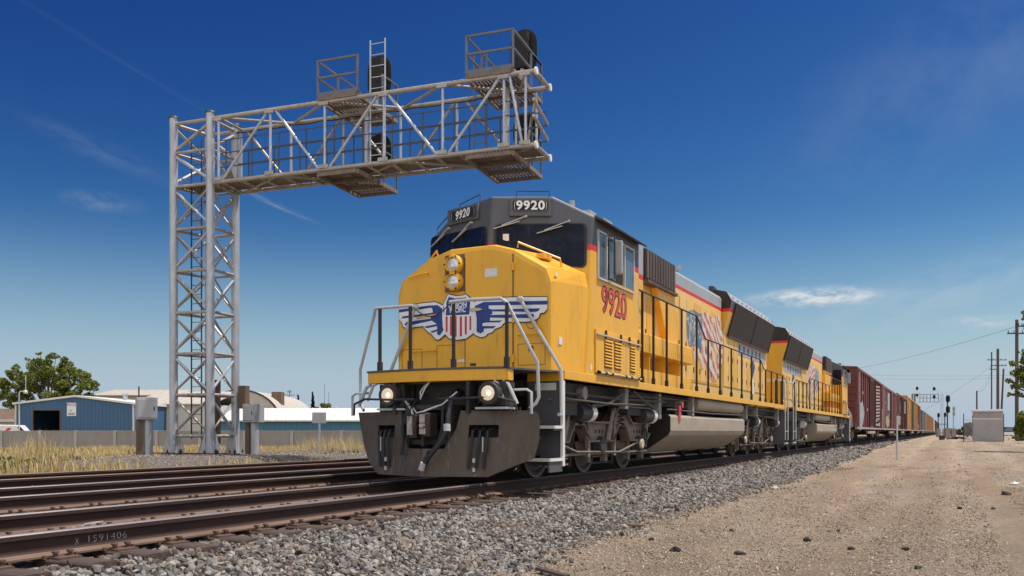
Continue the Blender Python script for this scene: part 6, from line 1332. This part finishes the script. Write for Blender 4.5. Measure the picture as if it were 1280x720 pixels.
def boxcar(y0, ln, H, m, lab, door=(.44, .62), detail=True, ribs=14, door_m=None, marks=None):
    r = empty('boxcar', (L0, S0 + y0, 0), lab, 'boxcar', 'freight cars behind the locomotives'); W = 1.5
    b = MB(); b.box(-W, W, .0, ln, 1.05, H - .18)
    da, db = ln * door[0], ln * door[1]
    for sx in (-1, 1):
        for i in range(ribs + 1):
            y = .05 + (ln - .1) * i / ribs
            if da - .05 < y < db + .05: continue
            b.box(min(sx * (W + .001), sx * (W + .07)), max(sx * (W + .001), sx * (W + .07)), y - .045, y + .045, 1.05, H - .19)
        b.box(min(sx * (W + .001), sx * (W + .09)), max(sx * (W + .001), sx * (W + .09)), 0, ln, H - .30, H - .191)
    for z in [1.4 + .42 * i for i in range(int((H - 1.8) / .42))]: b.box(-W + .05, W - .05, -.055, -.001, z, z + .2)
    body = b.build('body', m, r)
    b = MB(); b.prism([(-W - .04, H - .18), (W + .04, H - .18), (W + .02, H - .1), (0, H), (-W - .02, H - .1)], 'y', -.05, ln + .05); b.build('roof', m if detail else 'car_grey', r)
    b = MB()
    for sx in (-1, 1): b.box(min(sx * 1.4, sx * 1.56), max(sx * 1.4, sx * 1.56), .1, ln - .1, .92, 1.049); b.box(min(sx * 1.42, sx * 1.57), max(sx * 1.42, sx * 1.57), da - 1.2, db + 1.2, .62, .799)
    b.build('sill', 'car_sill', r)
    b = MB(); b.box(-.35, .35, -.35, ln + .35, .75, 1.04); b.box(-1.3, 1.3, 1, ln - 1, .9, 1.04); b.box(-.12, .12, -.75, ln + .7, .72, .95); b.build('underframe', 'dark_steel', r)
    for sx in (-1, 1):
        b = MB(); b.box(min(sx * (W + .002), sx * (W + .06)), max(sx * (W + .002), sx * (W + .06)), da, db, 1.1, H - .32)
        for i in range(7): y = da + (db - da) * (i + .5) / 7; b.box(min(sx * (W + .061), sx * (W + .10)), max(sx * (W + .061), sx * (W + .10)), y - .05, y + .05, 1.2, H - .45)
        d_ = b.build('door', door_m or m, r)
        if detail:
            b = MB()
            for y in (da - .1, db + .06): b.box(min(sx * (W + .02), sx * (W + .12)), max(sx * (W + .02), sx * (W + .12)), y, y + .05, 1.05, H - .3)
            b.build_each('door_post', 'dark_steel', r)
            for yl in (.35, ln - .35):
                b = MB()
                for dy in (-.2, .2): b.beam((sx * (W + .14), yl + dy, 1.0), (sx * (W + .14), yl + dy, H - .4 if yl < 1 else 2.6), .025, .03)
                z = 1.1
                while z < (H - .4 if yl < 1 else 2.6): b.beam((sx * (W + .14), yl - .2, z), (sx * (W + .14), yl + .2, z), .02, .02); z += .36
                b.build('ladder', 'grab_grey', r)
    if detail:
        b = MB(); rr = random.Random(int(y0))
        for q in ((.12, .58, 5), (.3, .3, 4)):
            z = 1.05 + (H - 1.2) * q[1]
            for k in range(q[2]): y = ln * q[0] + .3 + k * .22; b.box(W + .0715, W + .0735, y, y + .13, z, z + .2)
        b.build_each('reporting_mark', 'marking_faded', body)
        for k in range(3):
            b = MB(); cy, cz = rr.uniform(.08, .9) * ln, rr.uniform(1.5, H - 1.2); w_, h_ = rr.uniform(.6, 1.6), rr.uniform(.3, .9)
            if da - 1.5 < cy < db + 1.5: continue
            b.prism([(cy - w_, cz - h_), (cy + w_, cz - h_ * .9), (cy + w_ * .95, cz + h_), (cy - w_ * .9, cz + h_ * .95)], 'x', W + .0705, W + .0713); b.build('paint_patch', rr.choice(['car_tan', 'car_grey', 'car_brown', 'graffiti']), body)
    if marks == 'bars':
        b = MB()
        for i in range(12):
            z = H - .75 - i * .25; y = ln * .70
            b.add([(W + .075, y, z), (W + .075, y + 3.9, z + .12), (W + .075, y + 3.9, z + .26), (W + .075, y, z + .14)], [(0, 1, 2, 3)])
        b.add([(W + .075, y - .2, 1.2), (W + .075, y + 4.2, 1.2), (W + .075, y + 4.2, 1.6), (W + .075, y - .2, 1.6)], [(0, 1, 2, 3)])
        b.build('side_lettering', 'marking_faded', body)
        b = MB(); rr = random.Random(9); out = [(2.9 + .9 * math.cos(t) * rr.uniform(.7, 1.3) * 1.6, 1.95 + .75 * math.sin(t) * rr.uniform(.7, 1.35)) for t in [i * .39 for i in range(16)]]
        b.prism(out, 'x', W + .071, W + .074); b.build('graffiti', 'graffiti', body)
    if marks == 'pale':
        b = MB(); rr = random.Random(12); out = [(ln * .27 + 3.2 * math.cos(t) * rr.uniform(.7, 1.2), 1.65 + .5 * math.sin(t) * rr.uniform(.7, 1.3)) for t in [i * .39 for i in range(16)]]
        b.prism(out, 'x', W + .071, W + .074); b.build('graffiti', 'car_tan', body)
    car_truck(r, 2.0); car_truck(r, ln - 2.0); return r
y = 47.4
cars = [(20.4, 4.85, 'car_red', 'red-brown boxcar with white side bars and grey graffiti, coupled behind the second locomotive', 'car_brown', 'bars', (.43, .62)), (22.2, 4.85, 'car_mauve', 'faded mauve boxcar with tan graffiti, second car behind the locomotives', None, 'pale', (.5, .64)), (20.8, 5.0, 'car_brown', 'dark maroon boxcar between the mauve car and the yellow car', None, None, (.45, .6)),
        (26, 5.55, 'car_yellow', 'tall yellow boxcar with dark door, directly behind the maroon car', 'car_blue', None, (.55, .75)), (26, 5.55, 'car_orange', 'tall orange boxcar with dark door, behind the yellow car', 'car_blue', None, (.6, .75)), (25, 5.1, 'car_blue', 'blue boxcar with grey door in the middle of the train', 'car_grey', None, (.5, .8)), (22, 5.2, 'car_tan', 'tan boxcar following the blue boxcar', None, None, (.4, .6)), (22, 5.2, 'car_orange', 'orange boxcar far back in the train, between the tan and the slate car', None, None, (.45, .6)), (24, 5.2, 'car_grey', 'slate grey boxcar far back in the train', None, None, (.45, .6)), (24, 5.2, 'car_orange', 'rust orange boxcar just ahead of the white car', None, None, (.45, .6)),
        (26, 5.0, 'car_white', 'white freight car near the far end of the train', None, None, (.45, .6)), (26, 5.0, 'car_red', 'red freight car behind the white car near the far end', None, None, (.45, .6)), (28, 4.9, 'car_mauve', 'faded mauve freight car at the far end, ahead of the last car', None, None, (.45, .6)), (60, 4.9, 'car_brown', 'last visible brown freight car at the vanishing end of the train', None, None, (.45, .6))]
for i, (ln, H, m, lab, dm, mk, dr) in enumerate(cars):
    boxcar(y, ln, H, m, lab, dr, i < 5, 14 if i < 3 else 10, dm, mk); y += ln + 1.2

# ------------------------------------------------------------------ right side of the scene
d = 72; s = d / F
r = frame('relay_shelter', 1235, d, CAMZ - 11 * s, 'grey concrete signal shelter with flat white roof behind a chain link fence', 'signal shelter', None, -.47); Z = lambda v: (551 - v) * s
b = MB(); b.box(-16.5 * s, 16.5 * s, 0, 2.4, -.4, Z(514.5)); b.build('wall', 'shelter_conc', r, bevel=.02)
b = MB(); b.box(-18 * s, 17.2 * s, -.12, 2.5, Z(514.4), Z(511.6)); b.build('roof', 'sign_white', r, bevel=.015)
b = MB(); b.box(-16.0 * s, -16.5 * s - .05, .8, 1.7, .1, 2.1); b.build('door', 'shelter_conc', r)
b = MB(); b.box(-.01, .01, -.012, -.001, 0, Z(515)); b.build('wall_seam', 'conc_wall', r)
d = 70; s = d / F; zf = CAMZ - 11.5 * s
r = frame('chain_link_fence', 1230, d, zf, 'chain link fence with a pale top rail in front of the shelter', 'fence')
for u, vt in ((1204.5, 517), (1254.6, 517.5)):
    b = MB(); x = (u - 1230) * s; b.cyl((x, 0, -.3), (x, 0, (551.5 - vt) * s), .035, n=8); b.build('post', 'dark_rail_paint', r)
b = MB(); b.tube([(-25.5 * s, 0, 27.8 * s), (24.6 * s, 0, 27.8 * s)], .03, 6); b.build('top_rail', 'grab_grey', r)
b = MB(); x0, x1, z0, z1 = -25.5 * s, 24.6 * s, .05, 27.8 * s; k = x0 - (z1 - z0)
while k < x1:
    for sg in (1, -1):
        a0 = Vector((k, .02, z0 if sg > 0 else z1)); a1 = Vector((k + (z1 - z0), .02, z1 if sg > 0 else z0)); t0 = max(0, (x0 - a0.x) / (a1.x - a0.x)); t1 = min(1, (x1 - a0.x) / (a1.x - a0.x))
        if t1 > t0: b.beam(a0.lerp(a1, t0), a0.lerp(a1, t1), .006, .006)
    k += .11
b.build('mesh', 'galvanised', r)
power_pole(1271, 84, 399.5, 551, 4.6, 'tallest brown utility pole, with a crossarm, beside the leafy branches', ((417, -13, 14), (408, -2, 8)))
power_pole(1247.3, 98, 436, 548, 3.8, 'stout bare dark pole behind the shelter roof', ())
power_pole(1250, 100, 461, 548, 2.6, 'leaning dark pole against the stout bare pole behind the shelter', (), lean=4.5)
power_pole(1239.5, 150, 440, 546, 1.9, 'slim utility pole with three short crossarms behind the stout bare pole', ((450, -6, 18), (457, -2, 18), (462, -3, 6)))
power_pole(1221, 110, 488.5, 547, 2.2, 'short bare pole stub rising behind the shelter roof', ())
b = MB()
def wire(p, q, sag, nm='power_line', lab=''):
    b = MB(); p, q = at_d(*p), at_d(*q); b.tube([p.lerp(q, t / 10) - Z3 * sag * 4 * (t / 10) * (1 - t / 10) for t in range(11)], .016, 5); tag(b.build(nm, 'dark_rail_paint'), lab, 'wire', 'overhead wires')
wire((1000, 466, 230), (1271, 408, 84), 1.4, lab='sagging overhead wire rising to the top of the tallest utility pole')
wire((1040, 467, 220), (1330, 467.5, 170), .5, lab='upper of the two level overhead wires above the train')
wire((1040, 471.5, 220), (1330, 470, 170), .6, lab='lower of the two level overhead wires above the train')
wire((1100, 535, 240), (1239.5, 457, 150), 1.5, lab='slanting overhead wire running down from the slim pole towards the train')
wire((1221, 489, 110), (1239.5, 462, 150), 1.2, lab='short wire between the pole stub and the slim pole')
# signals beside the track
def mast_signal(u, d, vb, heads, lab, m='dark_rail_paint', hm='black_paint', w=2.6):
    s = d / F; r = frame('mast_signal', u, d, CAMZ + (VH - vb) * s, lab, 'railway signal', 'mast signals beside the track'); h = (vb - min(v for v in heads) + 3) * s
    b = MB(); b.cyl((0, 0.12, -.3), (0, 0.12, h), .07, n=8); b.build('mast', m, r)
    for v in heads:
        z = (vb - v) * s; b = MB(); n = 10; W, Hh = w * s, w * 1.75 * s
        poly = [(W * math.cos(math.pi * i / n), z + Hh - W + W * math.sin(math.pi * i / n)) for i in range(n + 1)] + [(-W * math.cos(math.pi * i / n), z - Hh + W - W * math.sin(math.pi * i / n)) for i in range(n + 1)]
        b.prism(poly, 'y', 0, .03)
        for k in (-.5, 0, .5): b.cyl((0, -.2, z + k * Hh), (0, -.001, z + k * Hh), W * .4, n=8)
        b.build('signal_head', hm, r)
    b = MB(); b.box(-.25, .25, .0, .3, .0, 1.1); b.build('base_box', 'bracket_grime', r); return r
mast_signal(1185, 92, 548, (498.5, 512), 'black two-headed mast signal beside the thin lattice mast')
mast_signal(1192.5, 105, 547, (511, 517), 'grey back of a smaller mast signal behind the black one', 'galvanised', 'grab_grey', 1.8)
mast_signal(1173.3, 120, 546, (519,), 'small dark mast signal between the train end and the lattice mast', w=1.6)
mast_signal(1181.5, 120, 546, (518.5,), 'small dark mast signal between the lattice mast and the two-headed signal', w=1.6)
d = 90; s = d / F; r = frame('lattice_mast', 1177.5, d, CAMZ - 8.5 * s, 'thin lattice mast with a dark foot beside the far end of the train', 'mast'); h = 56 * s
b = MB()
for x in (-.1, .1): b.beam((x, 0, -.3), (x, 0, h), .035, .035)
z = 0
while z < h: b.beam((-.1, 0, z), (.1, 0, z + .3), .02, .02); b.beam((.1, 0, z + .3), (-.1, 0, z + .6), .02, .02); z += .6
b.build('lattice', 'galvanised', r); b = MB(); b.box(-.2, .2, -.15, .2, -.2, .35); b.build('foot', 'dark_steel', r); b = MB(); b.box(-.5, .5, -.03, .03, .32 * h, .32 * h + .06); b.build('arm', 'dark_rail_paint', r)
# far signal bridge over the tracks
d = 260; s = d / F; r = frame('far_signal_bridge', 1162, d, -.3, 'distant signal bridge with two pairs of black heads above the train', 'signal bridge'); Z = lambda v: CAMZ + (VH - v) * s + .3; X = lambda u: (u - 1162) * s
b = MB()
for v in (493, 497.5, 502.5): b.beam((X(1146), 0, Z(v)), (X(1173.5), 0, Z(v)), .14, .14)
for u in (1150, 1154, 1158.5, 1163, 1168, 1173.5): b.beam((X(u), 0, Z(502.5)), (X(u), 0, Z(493)), .12, .12)
b.build('truss', 'cage_grey', r)
b = MB()
for u in (1140.5, 1143.5): b.cyl((X(u), 0, -.3), (X(u), 0, Z(492)), .25, n=8)
b.build('leg', 'cage_grey', r)
for u, v, w in ((1146, 486, 1.7), (1146, 494.5, 1.5), (1167.3, 486.5, 1.8), (1167.3, 496.5, 1.8)):
    b = MB(); b.lathe([(-.1, w * s), (.1, w * s)], (X(u), -.2, Z(v)), 'y', 14); b.lathe([(-.1, w * s * .95), (.1, w * s * .95)], (X(u), -.18, Z(v) + .25), 'y', 14); b.build('signal_head', 'black_paint', r)
b = MB()
for u0, u1, v in ((1142.5, 1149.5, 490), (1163.5, 1172, 489)): b.beam((X(u0), 0, Z(v)), (X(u1), 0, Z(v)), .08, .08); b.beam((X(u0), 0, Z(v)), (X(u0), 0, Z(v + 4)), .08, .08); b.beam((X(u1), 0, Z(v)), (X(u1), 0, Z(v + 4)), .08, .08)
b.build('platform_rail', 'galvanised', r)
# marker post by the ballast
d = 36; s = d / F; p = at_d(1121.3, VH, d); r = frame('marker_post', 1121.3, d, CAMZ - 31 * s, 'thin grey post with a small pale plate at the ballast edge', 'marker post')
b = MB(); b.beam((0, 0, -.3), (0, 0, 51 * s), .055, .05); b.build('post', 'galvanised', r)
b = MB(); b.box(-.03, .12, -.045, -.026, 40 * s, 51 * s); b.build('plate', 'grab_grey', r)
# barrier, parked car, junk, trees
d = 88; s = d / F; r = frame('guard_rail', 1268, d, CAMZ - 9 * s, 'white two-rail barrier beside the tallest utility pole', 'barrier')
b = MB(); b.box(-20 * s, 40 * s, 0, .05, 5.2 * s, 9.0 * s); b.box(-20 * s, 40 * s, 0, .05, 1.5 * s, 4.2 * s); b.build('rail', 'sign_white', r)
b = MB()
for x in (-18, -6, 6, 18, 30): b.box(x * s - .06, x * s + .06, .051, .15, -.3, 8.5 * s)
b.build('post', 'galvanised', r)
d = 112; s = d / F; r = frame('parked_car', 1266, d, CAMZ - 4 * s, 'dark parked car behind the white two-rail barrier', 'car', None, .1)
b = MB(); b.prism([(-2.1, -.3), (2.1, -.3), (2.15, .35), (1.3, .5), (.75, 1.0), (-.9, 1.05), (-1.5, .5), (-2.1, .4)], 'y', 0, 1.7); b.build('body', 'car_paint', r, bevel=.06)
b = MB(); b.prism([(.65, .92), (-.82, .95), (-1.3, .52), (1.1, .52)], 'y', -.012, -.001); b.build('window', 'cab_glass_side', r)
for x in (-1.3, 1.3): b = MB(); b.lathe([(0, .32), (.2, .32)], (x, -.02, -.3), 'y', 16); b.build('wheel', 'rubber', r)
b = MB(); d = 88; r = frame('scrap_heap', 1197, d, CAMZ - 9 * d / F, 'low dark heap of rusty track parts between the fence and the signals', 'scrap heap'); rr = random.Random(2)
for i in range(26): a = rr.uniform(0, 3.1); c = Vector((rr.uniform(-.7, .7), rr.uniform(-.4, .4), rr.uniform(.02, .22))); q = Vector((math.cos(a), math.sin(a), rr.uniform(-.1, .1))) * rr.uniform(.2, .5); b.beam(c - q, c + q, .08, .06)
b.build_each('rusty_bar', 'rail_rust', r)
s = 44 / F; rr = random.Random(8); bl = []
for (u, v, w) in [(1275, 472, 6), (1273, 482, 6), (1280, 462, 8), (1268, 492, 3), (1290, 470, 16), (1300, 440, 20), (1310, 490, 20), (1276, 493, 5), (1279, 440, 3), (1283, 455, 9)]:
    for _ in range(4): bl.append(((u - 1320 + rr.uniform(-w, w) * .6) * s, rr.uniform(-1, 1), CAMZ + .5 + (VH - v + rr.uniform(-w, w) * .6) * s, w * s * rr.uniform(.4, .7)))
for (u, v, w) in [(1277, 391, 3.5), (1283, 397, 6), (1290, 410, 12), (1278, 438, 2)]:
    for _ in range(3): bl.append(((u - 1320 + rr.uniform(-w, w) * .5) * s, rr.uniform(-.5, .5), CAMZ + .5 + (VH - v + rr.uniform(-w, w) * .4) * s, w * s * .5))
tree('broadleaf_tree', 1320, 44, -.5, 'leafy branches of a tree reaching in beside the tallest utility pole', bl, None, .085, 1500, 3.0)
def bush(u, d, v, w, h, lab, m, n=14, zb=-.2):
    s = d / F; bl = [(random.uniform(-w, w) * s * .8, random.uniform(-.5, .5), CAMZ - zb + (VH - v + random.uniform(-h, h) * .8) * s, random.uniform(.3, .5) * h * s * 1.2) for _ in range(n)]
    r = frame('bush', u, d, zb, lab, 'bush', 'bushes beyond the dirt lot'); leaves('foliage', clump_pts(bl, 900), .0015 * d + .03, m, r); b = MB()
    for q in bl[::3]: b.cyl((q[0] * .4, 0, -.2), (q[0], q[1], q[2]), .04, .015, n=5)
    b.build('stem', 'bark', r)
bush(1284, 80, 533, 9, 16, 'green bush below the leafy branches, behind the low shrub', 'leaf_green', 22)
bush(1211, 120, 537, 7, 8, 'olive bush seen through the fence, between scrap heap and shelter', 'leaf_olive', 16)
bush(1253, 115, 536, 4, 7, 'olive bush between the shelter and the dark parked car', 'leaf_olive', 9)
bush(1202, 200, 541, 16, 5, 'distant olive scrub past the vanishing end of the train', 'leaf_olive', 14)
bush(1276, 78, 548, 8, 4, 'low green shrub in front of the white barrier', 'weed_green', 14, -.05)
def right_tufts(x, y):
    fw = -ST * x + CT * y; rt = CT * x + ST * y; u = 640 + F * rt / fw; return (u > 1225) & (fw > 45) & (fw < 70)
grass('lot_grass', 2600, (4, 36, 35, 75), .05, .16, 'weed_green', 'sparse green grass tufts on the right of the dirt lot', .012, lambda x, y: right_tufts(x, y) & (np.array([mnoise.noise(Vector((a * .8, b * .8, 6))) for a, b in zip(x, y)]) > .1))
# far belt of scrub and trees along the horizon
pts = []
for i in range(170):
    t = R(-75 + 150 * i / 169) + TH; d = 330 + 60 * mnoise.noise(Vector((i * .21, 0, 3))); hh = 1.6 + 2.6 * abs(mnoise.noise(Vector((i * .37, 2, 0))))
    c = np.array([-math.sin(t) * d, math.cos(t) * d, -.3]); n = 55
    if abs(c[0] - L0) < 16: continue
    pts.append(c + RNG.normal(size=(n, 3)) * np.array([2.2, 2.2, 0]) + np.array([0, 0, 1]) * (RNG.uniform(0, 1, (n, 1)) ** 1.3 * hh))
tag(leaves('treeline', np.concatenate(pts), .75, 'leaf_olive'), 'far low belt of olive scrub and trees along the horizon', 'treeline', kind='stuff')
